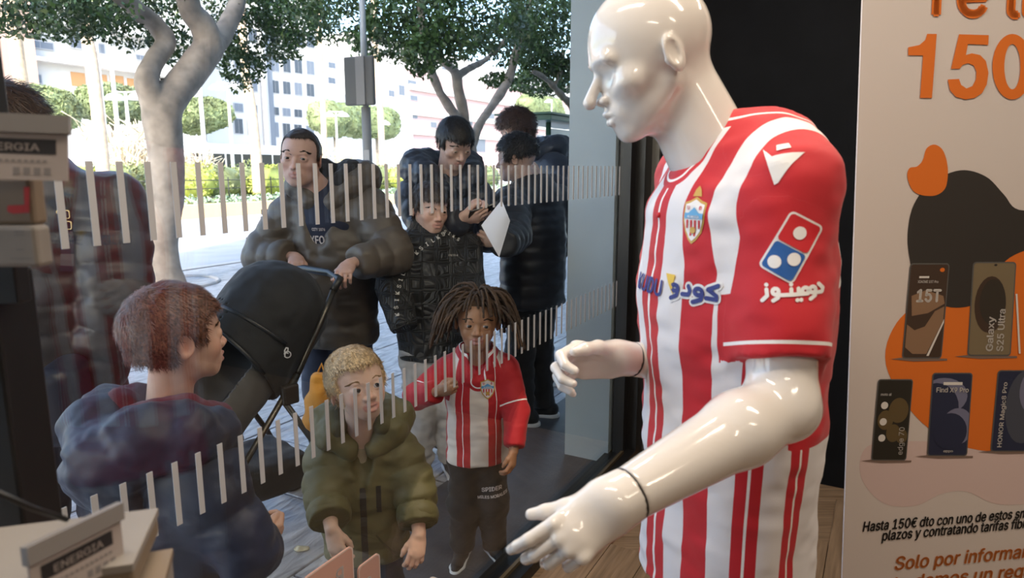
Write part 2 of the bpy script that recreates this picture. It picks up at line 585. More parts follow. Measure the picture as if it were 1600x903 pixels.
# floor of planks (pieces near the window, plain boards beyond)
floor = sstruct('floor', -3.2, 3.95, -4.6, 0.0, -0.12, -0.012, M_WOOD, 'light oak plank floor of the shop')
plank_me = None
for i in range(14):
    for j in range(5):
        a_ = -1.2 + j * 1.25 + (i % 3) * 0.42; o_ = -0.13 - i * 0.15
        if a_ + 1.24 > 3.93: continue
        if plank_me is None:
            b = MB().box(Matrix.Identity(4), 0.6225, 0.0738, 0.008, 0.0015)
            q = b.build('floor_plank', M_WOOD, None); plank_me = q.data; bpy.data.objects.remove(q)
        q = bpy.data.objects.new('floor_plank', plank_me); COL.objects.link(q)
        q.parent = floor
        q.location = S(a_ + 0.62, o_ - 0.075, -0.006); q.rotation_euler = (0, 0, GYAW)
sstruct('ceiling', -3.2, 3.95, -4.6, 0.0, 2.9, 3.0, M_PLASTER, 'white shop ceiling')
sstruct('wall_end', 3.95, 4.1, -4.6, 0.25, -0.1, 3.0, M_BLACK, 'plain black wall behind the mannequin')
sstruct('wall_rear', -3.2, 3.95, -4.75, -4.6, -0.1, 3.0, M_WALLI, 'shop wall behind the camera')
sstruct('wall_near', -3.35, -3.2, -4.75, 0.25, -0.1, 3.0, M_WALLI, 'shop wall at the near end')
sstruct('wall_street', -3.2, WIN_A0 - 0.06, 0.0, 0.25, -0.1, 3.0, M_JAMB, 'grey street wall beside the window')
sstruct('wall_header', -3.35, 4.1, 0.0, 0.25, 2.78, 4.5, M_JAMB, 'wall strip above the window')
# the storeys above: they shade the pavement and the road
sstruct('wall_upper', -16.0, 30.0, -4.0, 0.25, 4.5, 23.0, M_JAMB, 'upper storeys of the shop building')
sstruct('ceiling_shade_canopy', -16.0, 30.0, 0.25, 4.0, 4.5, 4.9, M_JAMB, 'added unseen overhang shading the shop front')  # out of view, added to keep skylight off the pavement by the window
jamb = sstruct('wall_jamb', 3.70, 4.1, 0.012, 0.25, -0.03, 2.78, M_JAMB, 'pale blue grey window reveal')
sstruct('wall_side', 4.1, 30, 0.0, 0.25, -0.03, 4.5, M_JAMB, 'street front beyond the window')

# window: frame, pane, frosted strips
win = struct(MB().sbox(WIN_A0 - 0.06, 3.95, -0.10, 0.03, -0.02, 0.035).build('window_1', M_FRAME, None), 'shop window with black frame and two rows of frosted strips')
MB().sbox(WIN_A0 - 0.06, 3.95, -0.07, 0.03, 2.72, 2.80).build('frame_header', M_FRAME, win)
MB().sbox(WIN_A0 - 0.06, WIN_A0, -0.07, 0.03, 0.035, 2.72).build('frame_post', M_FRAME, win)
MB().sbox(3.73, 3.80, -0.055, 0.0, 0.035, 2.72).sbox(3.80, 3.95, -0.10, 0.012, 0.035, 2.72).build('frame_post', M_FRAME, win)
MB().sbox(3.905, 3.93, -0.135, -0.10, 0.0, 2.72).build('frame_edge_strip', mat('worn_aluminium', (0.20, 0.20, 0.19), 0.4, metal=0.6), win)
MB().sbox(WIN_A0, 3.74, -0.058, -0.045, 0.035, 0.050).build('sill_gasket', mat('brass_trim', (0.16, 0.12, 0.07), 0.35, metal=0.5), win)
M_GLASS = glass_mat('window_glass', (0.975, 0.985, 0.98))
MB().sbox(WIN_A0, 3.735, -0.026, -0.018, 0.035, 2.72).build('window_pane', M_GLASS, win)
M_STRIP = mat('frosted_film', (0.46, 0.47, 0.50), 0.7)
# strips: upper row hangs from eye level, lower row near table height
def strips(z0, z1):
    xs = []
    a_ = -0.058
    k = 0
    me_ = None
    while a_ < 3.70:
        if me_ is None:
            q = MB().box(Matrix.Identity(4), 0.0057, 0.0006, (z1 - z0) / 2).build('frosted_strip', M_STRIP, None)
            me_ = q.data; bpy.data.objects.remove(q)
        q = bpy.data.objects.new('frosted_strip', me_); COL.objects.link(q)
        q.parent = win
        q.location = S(a_, -0.0275, (z0 + z1) / 2); q.rotation_euler = (0, 0, GYAW)
        a_ += 0.0482
strips(EYE - 0.120, EYE + 0.012)
strips(EYE - 0.645, EYE - 0.523)

# ================================================================== PAVEMENT, ROAD
PZ = -0.03
def stone_mat():
    m = bpy.data.materials.new('paving_stone'); m.use_nodes = True
    n = m.node_tree.nodes; l = m.node_tree.links; p = n['Principled BSDF']
    tc = n.new('ShaderNodeTexCoord'); oi = n.new('ShaderNodeObjectInfo'); mp = n.new('ShaderNodeMapping')
    mp.inputs['Scale'].default_value = (5, 17, 5)
    ad = n.new('ShaderNodeVectorMath'); ad.operation = 'MULTIPLY_ADD'
    ad.inputs[1].default_value = (1, 1, 1)
    cb = n.new('ShaderNodeCombineXYZ'); sc_ = n.new('ShaderNodeMath'); sc_.operation = 'MULTIPLY'; sc_.inputs[1].default_value = 37
    l.new(oi.outputs['Random'], sc_.inputs[0]); l.new(sc_.outputs[0], cb.inputs[0]); l.new(sc_.outputs[0], cb.inputs[1])
    l.new(tc.outputs['Object'], mp.inputs[0]); l.new(mp.outputs[0], ad.inputs[0]); l.new(cb.outputs[0], ad.inputs[2])
    nz = n.new('ShaderNodeTexNoise'); nz.inputs['Scale'].default_value = 1.0; nz.inputs['Detail'].default_value = 6; nz.inputs['Distortion'].default_value = 1.2
    l.new(ad.outputs[0], nz.inputs['Vector'])
    cr = n.new('ShaderNodeValToRGB'); e = cr.color_ramp.elements
    e[0].position = 0.30; e[0].color = (0.235, 0.235, 0.25, 1); e[1].position = 0.72; e[1].color = (0.60, 0.60, 0.62, 1)
    l.new(nz.outputs['Fac'], cr.inputs[0]); l.new(cr.outputs[0], p.inputs['Base Color'])
    bn = n.new('ShaderNodeBump'); bn.inputs['Strength'].default_value = 0.55; bn.inputs['Distance'].default_value = 0.02
    l.new(nz.outputs['Fac'], bn.inputs['Height']); l.new(bn.outputs[0], p.inputs['Normal'])
    p.inputs['Roughness'].default_value = 0.38
    return m
M_STONE = stone_mat()
M_JOINT = mat('paving_joint', (0.10, 0.10, 0.11), 0.9)
M_ROAD = mat('asphalt', (0.46, 0.465, 0.48), 0.8, vary=0.1, vscale=1.5)
pave = struct(MB().sbox(-14, 40, 0.0, 8.0, PZ - 0.1, PZ - 0.012).build('pavement', M_JOINT, None), 'grey stone slab pavement outside the window')
slab_me = []
for v in range(2):
    q = MB().box(Matrix.Identity(4), 0.4445, 0.2945, 0.012, 0.004).build('paving_slab', M_STONE, None)
    slab_me.append(q.data); bpy.data.objects.remove(q)
nslab = 0
rest = MB()
for i in range(13):
    for j in range(-16, 40):
        a_ = j * 0.9 + (0.45 if i % 2 else 0); o_ = 0.3 + i * 0.6
        # the stretch seen from the window, nearest 300 as pieces
        if -0.9 < a_ < 14.5 + o_ * 0.5 and nslab < 300:
            q = bpy.data.objects.new('paving_slab', slab_me[rnd.randrange(2)]); COL.objects.link(q)
            q.parent = pave
            q.location = S(a_, o_ + 0.1, PZ - 0.012 + rnd.uniform(-0.002, 0.001)); q.rotation_euler = (0, 0, GYAW + (PI if rnd.random() < 0.5 else 0))
            nslab += 1
        else:
            rest.sbox(a_ - 0.444, a_ + 0.444, o_ + 0.1 - 0.294, o_ + 0.1 + 0.294, PZ - 0.02, PZ)
r_ = rest.build('paving_rest', M_STONE, pave); r_['kind'] = 'stuff'
struct(MB().sbox(-14, 40, 8.0, 8.16, PZ - 0.15, PZ, 0.01).build('kerb_near', mat('kerb_stone', (0.55, 0.54, 0.52), 0.7), None), 'pale kerb at the pavement edge')
struct(MB().sbox(-60, 120, 8.16, 18.7, PZ - 0.25, PZ - 0.13).build('road', M_ROAD, None), 'pale asphalt street')
# slab at the foot of the reveal
struct(MB().sbox(1.2, 6.0, 0.0, 0.62, PZ, PZ + 0.012, 0.004).build('door_slab', M_DARKG, None), 'smooth dark slab along the shop front')
# far side: planter kerb, bed, ground
M_KERBY = mat('planter_kerb_paint', (0.80, 0.55, 0.32), 0.7)
struct(MB().sbox(-60, 120, 18.7, 19.0, PZ - 0.15, PZ + 0.33, 0.02).build('kerb_far', M_KERBY, None), 'ochre kerb of the planted median')
struct(MB().sbox(-60, 120, 19.0, 27.0, PZ - 0.2, PZ + 0.25).build('planting_bed', mat('soil_grass', (0.25, 0.30, 0.12), 0.9, vary=0.4, vscale=3), None), 'planted strip across the street')
struct(MB().sbox(-120, 200, 27.0, 140.0, PZ - 0.3, PZ - 0.1).build('ground_far', mat('far_ground', (0.55, 0.53, 0.50), 0.9), None), 'pale paving of the far square')
# ================================================================== STREET BEYOND
M_LEAF = mat('ficus_leaf', (0.035, 0.075, 0.014), 0.45, vary=0.55, vscale=2.2, trans=0.0)
M_LEAF2 = mat('hedge_leaf', (0.23, 0.27, 0.12), 0.6, vary=0.45, vscale=1.2)
M_LEAFY = mat('yellow_green_leaf', (0.45, 0.50, 0.12), 0.6, vary=0.4, vscale=1.2)
M_BARK = mat('ficus_bark', (0.30, 0.25, 0.20), 0.8, vary=0.30, vscale=5, bump=0.5, bscale=18)
M_PALM = mat('palm_bark', (0.62, 0.47, 0.34), 0.9, vary=0.2, vscale=6, bump=0.5, bscale=12)
M_TWIG = mat('pale_twig', (0.75, 0.66, 0.52), 0.9, vary=0.2)
def leaf_mesh(name, clusters, n, size, seed, upright=0.5, hollow=0.55):
    """clusters: (center, (rx,ry,rz), weight): leaf blades scattered towards the outside of the clusters"""
    g = np.random.default_rng(seed)
    w = np.array([c[2] for c in clusters], float); w /= w.sum()
    ci = g.choice(len(clusters), n, p=w)
    C = np.array([tuple(c[0]) for c in clusters])[ci]; R = np.array([c[1] for c in clusters])[ci]
    d = g.normal(size=(n, 3)); d /= np.linalg.norm(d, axis=1, keepdims=True)
    rad = hollow + (1 - hollow) * g.random(n) ** 0.7
    rad *= 0.82 + 0.3 * (noise3(d * 2.2 + C * 0.7, 1.0, seed))
    P = C + d * R * rad[:, None]
    t = g.normal(size=(n, 3)); t[:, 2] -= 0.6; t /= np.linalg.norm(t, axis=1, keepdims=True)
    u = np.cross(t, g.normal(size=(n, 3))); u /= np.linalg.norm(u, axis=1, keepdims=True)
    nrm = np.cross(t, u)
    s = size * (0.7 + 0.6 * g.random(n))[:, None]
    V = np.stack([P - t * s * 0.5, P + u * s * 0.27 + nrm * s * 0.06, P + t * s * 0.5, P - u * s * 0.27 + nrm * s * 0.06], 1).reshape(-1, 3)
    return V, np.arange(n * 4).reshape(n, 4)
def smooth_path(pts, rad, n=5):
    P = [Vector(p) for p in pts]; out = []; rr = []
    for i in range(len(P) - 1):
        p0 = P[max(i - 1, 0)]; p1 = P[i]; p2 = P[i + 1]; p3 = P[min(i + 2, len(P) - 1)]
        for j in range(n):
            t = j / n
            out.append(0.5 * ((2 * p1) + (p2 - p0) * t + (2 * p0 - 5 * p1 + 4 * p2 - p3) * t * t + (3 * p1 - p0 - 3 * p2 + p3) * t ** 3))
            rr.append(rad[i] + (rad[i + 1] - rad[i]) * t)
    out.append(P[-1]); rr.append(rad[-1])
    return out, rr
def limb(sd, pix, o):
    """pix: (px, py, width px, d_o) points of a limb standing about o metres out"""
    pts = []; rad = []
    for i, (px, py, w, do) in enumerate(pix):
        p = at_o(px, py, o + do); zc = (p - CAM).dot(FWD)
        pts.append(p); rad.append(w / 2 * zc / F * 0.84)
    P, R = smooth_path(pts, rad)
    g = np.random.default_rng(int(abs(pix[0][0])) + len(pix))
    sd.chain([tuple(p) for p in P], R, 0.03)
def ficus(label, base_px, o, limbs, clusters, n, size, seed):
    b = at_o(base_px[0], base_px[1], o)
    t = thing('ficus_tree', label, 'tree', (b.x, b.y, PZ), 'shade trees along the pavement')
    sd = SDF()
    for lm in limbs: limb(sd, lm, o)
    sdf_obj('trunk', sd, 0.032 if o > 7.12 else 0.042, M_BARK, t, None, lambda V: 0.026 * noise3(V * np.array((1, 1, 0.6)), 2.6, seed) + 0.012 * noise3(V * np.array((1, 1, 0.35)), 9, seed))
    cl = []
    for (px, py, do, r, w) in clusters:
        p = at_o(px, py, o + do)
        cl.append((p, r, w))
    V, Fc = leaf_mesh('foliage', cl, n, size, seed)
    f = link('foliage', mesh_from('foliage', V, Fc), M_LEAF, t); f['kind'] = 'stuff'
    return t
# nearest tree
ficus('thick pale ficus trunk forking low, nearest tree left of the man', (258, 444), 7.15,
      [[(258, 446, 74, 0), (256, 425, 58, 0), (254, 380, 54, 0), (262, 300, 56, 0), (258, 220, 60, 0), (254, 172, 66, 0), (276, 140, 56, 0), (304, 106, 52, 0), (326, 72, 48, 0), (316, 40, 40, 0), (296, 10, 38, 0), (288, -60, 34, -0.3), (270, -160, 20, -0.6)],
       [(252, 190, 46, 0), (236, 150, 44, 0), (228, 126, 40, 0), (238, 100, 36, 0.1), (258, 68, 32, 0.2), (246, 42, 30, 0.3), (215, 16, 28, 0.2), (180, -12, 24, 0), (120, -70, 18, -0.2)],
       [(326, 84, 40, 0), (346, 58, 34, 0.1), (362, 26, 30, 0.2), (374, -10, 26, 0.3), (400, -90, 18, 0.5)]],
      [(40, 10, 0.6, (1.3, 0.9, 0.42), 1.2), (150, -8, 0.9, (1.2, 0.9, 0.45), 1.2), (110, 30, 0.8, (1.0, 0.8, 0.35), 0.8), (200, 50, 1.0, (0.6, 0.6, 0.3), 0.35), (268, 66, 1.0, (0.40, 0.5, 0.36), 0.4), (330, 0, 1.0, (1.3, 0.8, 0.5), 1.2),
       (400, 60, 0.7, (0.85, 0.7, 0.55), 1.1), (375, 105, 0.5, (0.4, 0.5, 0.40), 0.5), (460, 30, 0.3, (0.9, 0.8, 0.5), 1.0), (440, 70, 0.9, (0.35, 0.4, 0.35), 0.35), (60, -60, 0, (2.0, 1.4, 0.6), 0.8), (300, -60, 0, (2.2, 1.4, 0.6), 0.8), (500, -50, 0, (1.6, 1.4, 0.6), 0.6)],
      15000, 0.075, 3)
ficus('slim ficus with three leaning stems behind the boy with the phone', (735, 345), 7.1,
      [[(738, 352, 26, 0), (736, 300, 26, 0), (732, 235, 30, 0), (722, 195, 16, 0), (704, 170, 15, 0), (686, 140, 15, 0), (670, 100, 14, 0), (662, 60, 13, 0), (655, 0, 11, 0.2), (640, -50, 8, 0.3)],
       [(730, 215, 18, 0), (724, 175, 17, 0), (716, 140, 17, 0), (713, 116, 17, 0), (698, 100, 12, 0), (682, 90, 11, 0.2), (650, 70, 8, 0.4)],
       [(713, 120, 14, 0), (735, 106, 12, 0), (760, 92, 11, 0.2), (790, 62, 9, 0.4), (820, 30, 6, 0.6)],
       [(736, 228, 20, 0), (752, 190, 17, 0), (778, 152, 16, 0), (796, 122, 16, 0), (806, 85, 15, 0), (818, 45, 13, 0), (830, -10, 9, 0)]],
      [(560, 20, 1.5, (2.0, 1.2, 0.75), 1.0), (610, 60, 0.5, (1.1, 1.0, 0.5), 0.7), (660, 30, 0, (1.4, 1.2, 0.8), 1.2), (660, 88, -0.5, (0.45, 0.6, 0.45), 0.4), (740, 25, -0.5, (1.6, 1.3, 0.85), 1.5), (700, 70, -0.6, (0.8, 0.8, 0.4), 0.5), (800, 60, 0, (1.2, 1.2, 0.7), 1.1), (850, 30, -0.5, (1.3, 1.2, 0.9), 1.3), (480, -10, 2.0, (1.6, 1.2, 0.7), 0.8),
       (850, 100, 0.3, (0.9, 0.8, 0.40), 0.8), (780, 125, 0.3, (0.5, 0.5, 0.22), 0.25), (640, -70, 0, (3.0, 1.6, 1.0), 0.8), (820, -60, 0, (2.6, 1.6, 1.0), 0.8)],
      21000, 0.105, 5)
ficus('far ficus stem leaning behind the pale grey reveal', (905, 300), 7.0,
      [[(905, 305, 16, 0), (902, 250, 15, 0), (896, 175, 13, 0), (880, 152, 12, 0), (862, 132, 11, 0), (846, 118, 9, 0), (832, 112, 6, 0)], [(866, 136, 8, 0), (876, 110, 7, 0), (880, 80, 6, 0)]],
      [(850, 128, 1.5, (1.5, 1.2, 0.5), 1.0), (880, 60, 0, (2.2, 1.5, 1.4), 2.0)], 7000, 0.13, 8)
# iron ring round the nearest trunk
b = at_z(262, 443, PZ)
mb = MB(); mb.tube([b + Vector((0.62 * math.cos(i * PI / 16), 0.62 * math.sin(i * PI / 16), 0.004)) for i in range(33)], 0.03, 6)
tag(mb.build('tree_ring', mat('ring_stone', (0.5, 0.48, 0.46), 0.7), None), 'low round edging on the pavement at the foot of the nearest tree', 'tree edging')

# sign post with a panel seen from behind
pb = at_o(578, 345, 7.3)
t = thing('sign_post', 'grey post carrying a dark rounded panel, between the man and the phone boy', 'sign post', (pb.x, pb.y, PZ))
pt = at_o(563, -60, 7.3)
M_POST = mat('grey_post', (0.30, 0.31, 0.31), 0.5, metal=0.2)
M_PANEL = mat('sign_back', (0.085, 0.082, 0.075), 0.6)
mb = MB(); mb.tube([(pb.x, pb.y, PZ), (pb.x, pb.y, 2.55)], 0.085, 12).build('lower_post', mat('post_sleeve', (0.16, 0.16, 0.155), 0.6, bump=0.3, bscale=40), t)
MB().tube([(pb.x, pb.y, 2.5), (pb.x, pb.y, 4.9)], 0.055, 12).build('post', M_POST, t)
q0 = at_o(541, 84, 7.35); q1 = at_o(582, 167, 7.35)
cx = (q0 + q1) / 2; w_ = 0.30; h_ = abs(q0.z - q1.z) / 2
Mx = Matrix.Translation((cx.x, cx.y, cx.z)) @ Matrix.Rotation(-0.35, 4, 'Z')
MB().box(Mx, w_, 0.05, h_, 0.03).build('panel', M_PANEL, t)
mb = MB()
mb.box(Mx @ Matrix.Translation((0.05, -0.06, 0)), 0.09, 0.015, h_ * 0.985, 0.006).build('panel_spine', mat('spine_grey', (0.19, 0.18, 0.165), 0.6), t)
MB().box(Matrix.Translation((pb.x, pb.y - 0.09, 1.63)), 0.05, 0.006, 0.16, 0.0).build('sticker', mat('sticker_grey', (0.30, 0.30, 0.30), 0.6), t)

# bench end beside the man
bb = at_o(425, 392, 7.0)
t = thing('street_bench', 'dark slatted street bench peeking out beside the man', 'bench', (bb.x, bb.y, PZ))
Mb = Matrix.Translation((bb.x, bb.y, PZ)) @ Matrix.Rotation(-0.12, 4, 'Z')
M_BENCH = mat('bench_wood', (0.05, 0.04, 0.038), 0.6)
for k in range(4):
    MB().box(Mb @ Matrix.Translation((0.55, -0.15 + k * 0.11, 0.46)), 0.85, 0.045, 0.018, 0.004).build('seat_slat', M_BENCH, t)
for k in range(3):
    MB().box(Mb @ Matrix.Translation((0.55, 0.28 + 0.03 * k, 0.60 + k * 0.11)), 0.85, 0.016, 0.042, 0.004).build('back_slat', M_BENCH, t)
for sx in (0.0, 1.1):
    MB().box(Mb @ Matrix.Translation((sx, 0.02, 0.22)), 0.03, 0.22, 0.22, 0.01).box(Mb @ Matrix.Translation((sx, 0.30, 0.6)), 0.03, 0.02, 0.26, 0.005).build('bench_leg', M_FRAME, t)

# bus shelter
sp = at_o(856, 300, 6.8)
t = thing('bus_shelter', 'dark green shelter roof on a post beside the grey reveal', 'shelter', (sp.x, sp.y, PZ))
a_, o_ = ao(sp)
M_GREEN = mat('shelter_green', (0.03, 0.085, 0.06), 0.4)
rz = at_o(856, 190, 6.8).z
MB().sbox(a_ - 0.9, a_ + 3.2, o_ - 0.5, o_ + 1.0, rz - 0.02, rz + 0.12, 0.02).sbox(a_ - 1.0, a_ + 3.3, o_ - 0.55, o_ + 1.05, rz + 0.12, rz + 0.17).build('roof', M_GREEN, t)
MB().tube([S(a_, o_, PZ), S(a_, o_, rz)], 0.07, 10).build('post', M_GREEN, t)
MB().tube([S(a_ + 2.4, o_, PZ), S(a_ + 2.4, o_, rz)], 0.07, 10).build('post', M_GREEN, t)
MB().sbox(a_ + 0.1, a_ + 2.3, o_ + 0.1, o_ + 0.13, 0.2, rz - 0.15).build('back_panel', mat('shelter_panel', (0.75, 0.78, 0.78), 0.3), t)

# ---------------------------------------------------------------- planted median
def bush(name, label, c, r, n, size, m, seed, group, cat='shrub'):
    t = thing(name, label, cat, (c.x, c.y, c.z - r[2]), group)
    s = SDF()
    g = np.random.default_rng(seed)
    s.ell((c.x, c.y, c.z), [q * 0.72 for q in r], Euler((0, 0, GYAW)), 0.05)
    sdf_obj('inner_foliage', s, max(r) / 9, m, t)
    R = Matrix.Rotation(GYAW, 3, 'Z')
    V, Fc = leaf_mesh('foliage', [((0, 0, 0), r, 1)], n, size, seed, hollow=0.75)
    V = V @ np.array(R).T + np.array(c)
    f = link('foliage', mesh_from('foliage', V, Fc), m, t); f['kind'] = 'stuff'
    return t
words = ['yellow-green', 'mid green', 'dusty green', 'lime green', 'dark green', 'pale green', 'olive green', 'grass green', 'dull green', 'sage green', 'fresh green', 'faded green']
spots = [(118, 'by the bag buckles'), (178, 'behind the second and third strips'), (214, 'just left of the nearest trunk'), (300, 'just right of the nearest trunk'), (345, 'right of the nearest trunk in a row of three'), (385, 'behind the leaning palm trunk'),
         (428, 'peeking out left of the man\'s collar'), (545, 'right of the man\'s hood'), (600, 'right of the sign post'), (632, 'left of the phone boy'), (762, 'between the phone boy and the dark-haired pair'), (850, 'under the shelter roof')]
for i, (px, wh) in enumerate(spots):
    c = at_o(px, 268, 21.3 + (i % 3) * 0.5)
    wdt = 1.25 if px < 420 else 1.6
    bush('median_shrub', '%s shrub on the median %s' % (words[i], wh), Vector((c.x, c.y, 0.95)), (wdt, 0.8, 0.85), 900, 0.16, (M_LEAFY if i % 3 == 0 else M_LEAF2), 20 + i, 'shrubs on the median')
# low grey-green ground cover along the kerb
V, Fc = leaf_mesh('ground_cover', [(S(8 + i * 1.6, 19.65, 0.38), (1.0, 0.5, 0.22), 1) for i in range(34)], 5000, 0.14, 77, hollow=0.3)
gc = link('ground_cover', mesh_from('ground_cover', V, Fc), mat('grey_leaf', (0.42, 0.55, 0.42), 0.7, vary=0.3, vscale=1.5), None)
gc['kind'] = 'stuff'; gc['label'] = 'low grey green ground cover along the ochre kerb'; gc['category'] = 'ground cover'
# railing
t = thing('median_railing', 'thin dark railing along the shrubs of the median', 'railing', S(20, 20.6, 0.2))
M_RAIL = mat('railing_black', (0.03, 0.035, 0.03), 0.5)
for z in (0.45, 0.75, 1.05):
    MB().tube([S(4, 20.3, z), S(60, 20.3, z)], 0.018, 5).build('rail', M_RAIL, t)
for i in range(28):
    MB().tube([S(4 + 2 * i, 20.3, 0.2), S(4 + 2 * i, 20.3, 1.15)], 0.025, 5).build('railing_post', M_RAIL, t)
# bare pale shrubs
def dry_bush(label, px, py, o, h, spread, n, seed):
    b = at_o(px, py, o)
    g = random.Random(seed)
    mb = MB()
    for i in range(n):
        a = g.uniform(0, 2 * PI); l_ = h * g.uniform(0.6, 1.0)
        p0 = Vector((b.x + g.gauss(0, spread * 0.25), b.y + g.gauss(0, spread * 0.25), 0.2))
        d = Vector((math.cos(a) * spread * g.uniform(0.1, 1), math.sin(a) * spread * g.uniform(0.1, 1), l_))
        p1 = p0 + d * 0.5 + Vector((g.gauss(0, .1), g.gauss(0, .1), 0)); p2 = p0 + d
        mb.tube([p0, p1, p2], [0.05, 0.04, 0.02], 4)
        for k in range(3):
            e = p1.lerp(p2, g.random()); mb.tube([e, e + Vector((g.gauss(0, .35), g.gauss(0, .35), g.uniform(.15, .5)))], [0.03, 0.014], 4)
    tag(mb.build('dry_shrub', M_TWIG, None), label, 'shrub', 'bare shrubs on the median')
dry_bush('pale bare shrub behind the leaning palm left of the nearest trunk', 198, 245, 24.5, 3.0, 1.5, 70, 1)
dry_bush('pale bare shrub just right of the nearest trunk', 300, 245, 24.5, 2.2, 1.2, 50, 2)
dry_bush('pale bare shrub right of the man\'s head', 512, 245, 24.5, 2.2, 1.6, 55, 3)
dry_bush('pale bare shrub behind the phone boy\'s left shoulder', 655, 245, 26.0, 1.9, 1.4, 45, 4)
# palms
def palm(label, pix, o, seed):
    pts = [at_o(px, py, o) for px, py, w in pix]
    b = pts[0]
    t = thing('palm_tree', label, 'palm tree', (b.x, b.y, 0.2), 'palms on the median')
    P, R = smooth_path(pts, [w / 2 * (p - CAM).dot(FWD) / F for p, (x, y, w) in zip(pts, pix)], 8)
    mb = MB(); mb.tube(P, [r * (1 + 0.05 * (i % 2)) for i, r in enumerate(R)], 12).build('trunk', M_PALM, t)
    g = random.Random(seed); top = P[-1]
    for k in range(11):
        a = 2 * PI * k / 11 + g.random() * 0.4; mb = MB(); rise = g.uniform(0.2, 1.2)
        V = []; Fc = []
        pv = None
        for i in range(9):
            s_ = i / 8
            p = top + Vector((math.cos(a), math.sin(a), 0)) * (2.4 * s_) + Vector((0, 0, rise * s_ * 1.5 - 2.2 * s_ * s_))
            sd = Vector((-math.sin(a), math.cos(a), 0))
            for sg in (-1, 1):
                q = p + sd * sg * 0.55 * (1 - s_ * 0.7) + Vector((math.cos(a) * 0.3, math.sin(a) * 0.3, -0.25))
                bi = len(V); dd = Vector((math.cos(a), math.sin(a), 0)) * 0.06
                V += [p - dd, p + dd, q]; Fc.append((bi, bi + 1, bi + 2))
            if pv is not None:
                bi = len(V); V += [pv - sd * 0.02, pv + sd * 0.02, p + sd * 0.02, p - sd * 0.02]; Fc.append((bi, bi + 1, bi + 2, bi + 3))
            pv = p
        mb.add(V, Fc); mb.build('frond', M_LEAF2, t)
palm('leaning palm trunk left of the nearest ficus', [(162, 308, 22), (160, 250, 19), (152, 170, 18), (142, 90, 19), (135, 40, 17), (128, -120, 16)], 20.2, 1)
palm('palm trunk left of the man\'s face', [(404, 302, 17), (400, 240, 16), (393, 170, 15), (382, 95, 14), (374, -60, 13)], 20.2, 2)
palm('reddish palm trunk high at the far left', [(48, 252, 16), (44, 180, 16), (30, 110, 20), (20, 30, 20), (12, -60, 16)], 24.0, 3)
palm('thin palm trunk above the man\'s shoulder', [(507, 250, 9), (505, 170, 9), (500, 90, 9), (497, -30, 9)], 30.0, 4)
palm('tall pale palm right of the sign panel', [(598, 262, 10), (594, 170, 10), (588, 100, 10), (583, -20, 10)], 30.0, 5)
# street lamps
M_LAMPW = mat('lamp_white', (0.86, 0.86, 0.84), 0.4)
M_POLEG = mat('lamp_pole', (0.68, 0.69, 0.68), 0.5)
def lamp(label, px, py_head, o, arms, wr):
    h = at_o(px, py_head, o)
    t = thing('street_lamp', label, 'street lamp', (h.x, h.y, 0.0), 'street lamps beyond the road')
    MB().tube([(h.x, h.y, 0.0), (h.x, h.y, 2.0), (h.x, h.y, h.z + 0.35)], [0.11, 0.09, 0.06], 8).build('pole', M_POLEG, t)
    for s in arms:
        e = Vector((h.x + s * wr, h.y, h.z))
        MB().tube([(h.x, h.y, h.z + 0.30), (e.x, e.y, h.z + 0.36)], 0.03, 5).build('arm', M_POLEG, t)
        mb = MB(); mb.tube([e + Vector((0, 0, 0.30)), e + Vector((0, 0, 0.22)), e + Vector((0, 0, 0.02)), e], [0.05, wr * 0.55, wr * 0.9, wr * 0.85], 14).build('lamp_shade', M_LAMPW, t)
lamp('double street lamp between the leaning palm and the nearest trunk', 197, 156, 28, (-1, 1), 0.48)
lamp('double street lamp right of the man\'s head', 525, 182, 33, (-1, 1), 0.5)
lamp('double street lamp right of the nearest trunk', 356, 140, 28, (-1, 1), 0.5)
lamp('small street lamp left of the phone boy', 596, 195, 36, (1,), 0.4)
lamp('street lamp above the shelter roof', 862, 160, 36, (-1,), 0.5)
def mast(label, px, o, h, r):
    b = at_o(px, 264, o)
    tag(MB().tube([(b.x, b.y, 0), (b.x, b.y, h * 0.3), (b.x, b.y, h * 0.3), (b.x, b.y, h)], [r, r * .9, r * 0.8, r * .6], 8).build('flag_pole', M_POLEG, None), label, 'pole', 'masts beyond the road')
mast('pale mast left of the double lamp', 170, 26, 8.5, 0.11)
mast('pale mast rising behind the double lamp', 190, 33, 12, 0.13)
mast('pale mast just right of the nearest trunk', 322, 26, 9, 0.12)
mast('dark-footed pale mast left of the second palm', 420, 34, 10, 0.16)
mast('thin pale mast right of the sign panel', 640, 40, 6.5, 0.12)

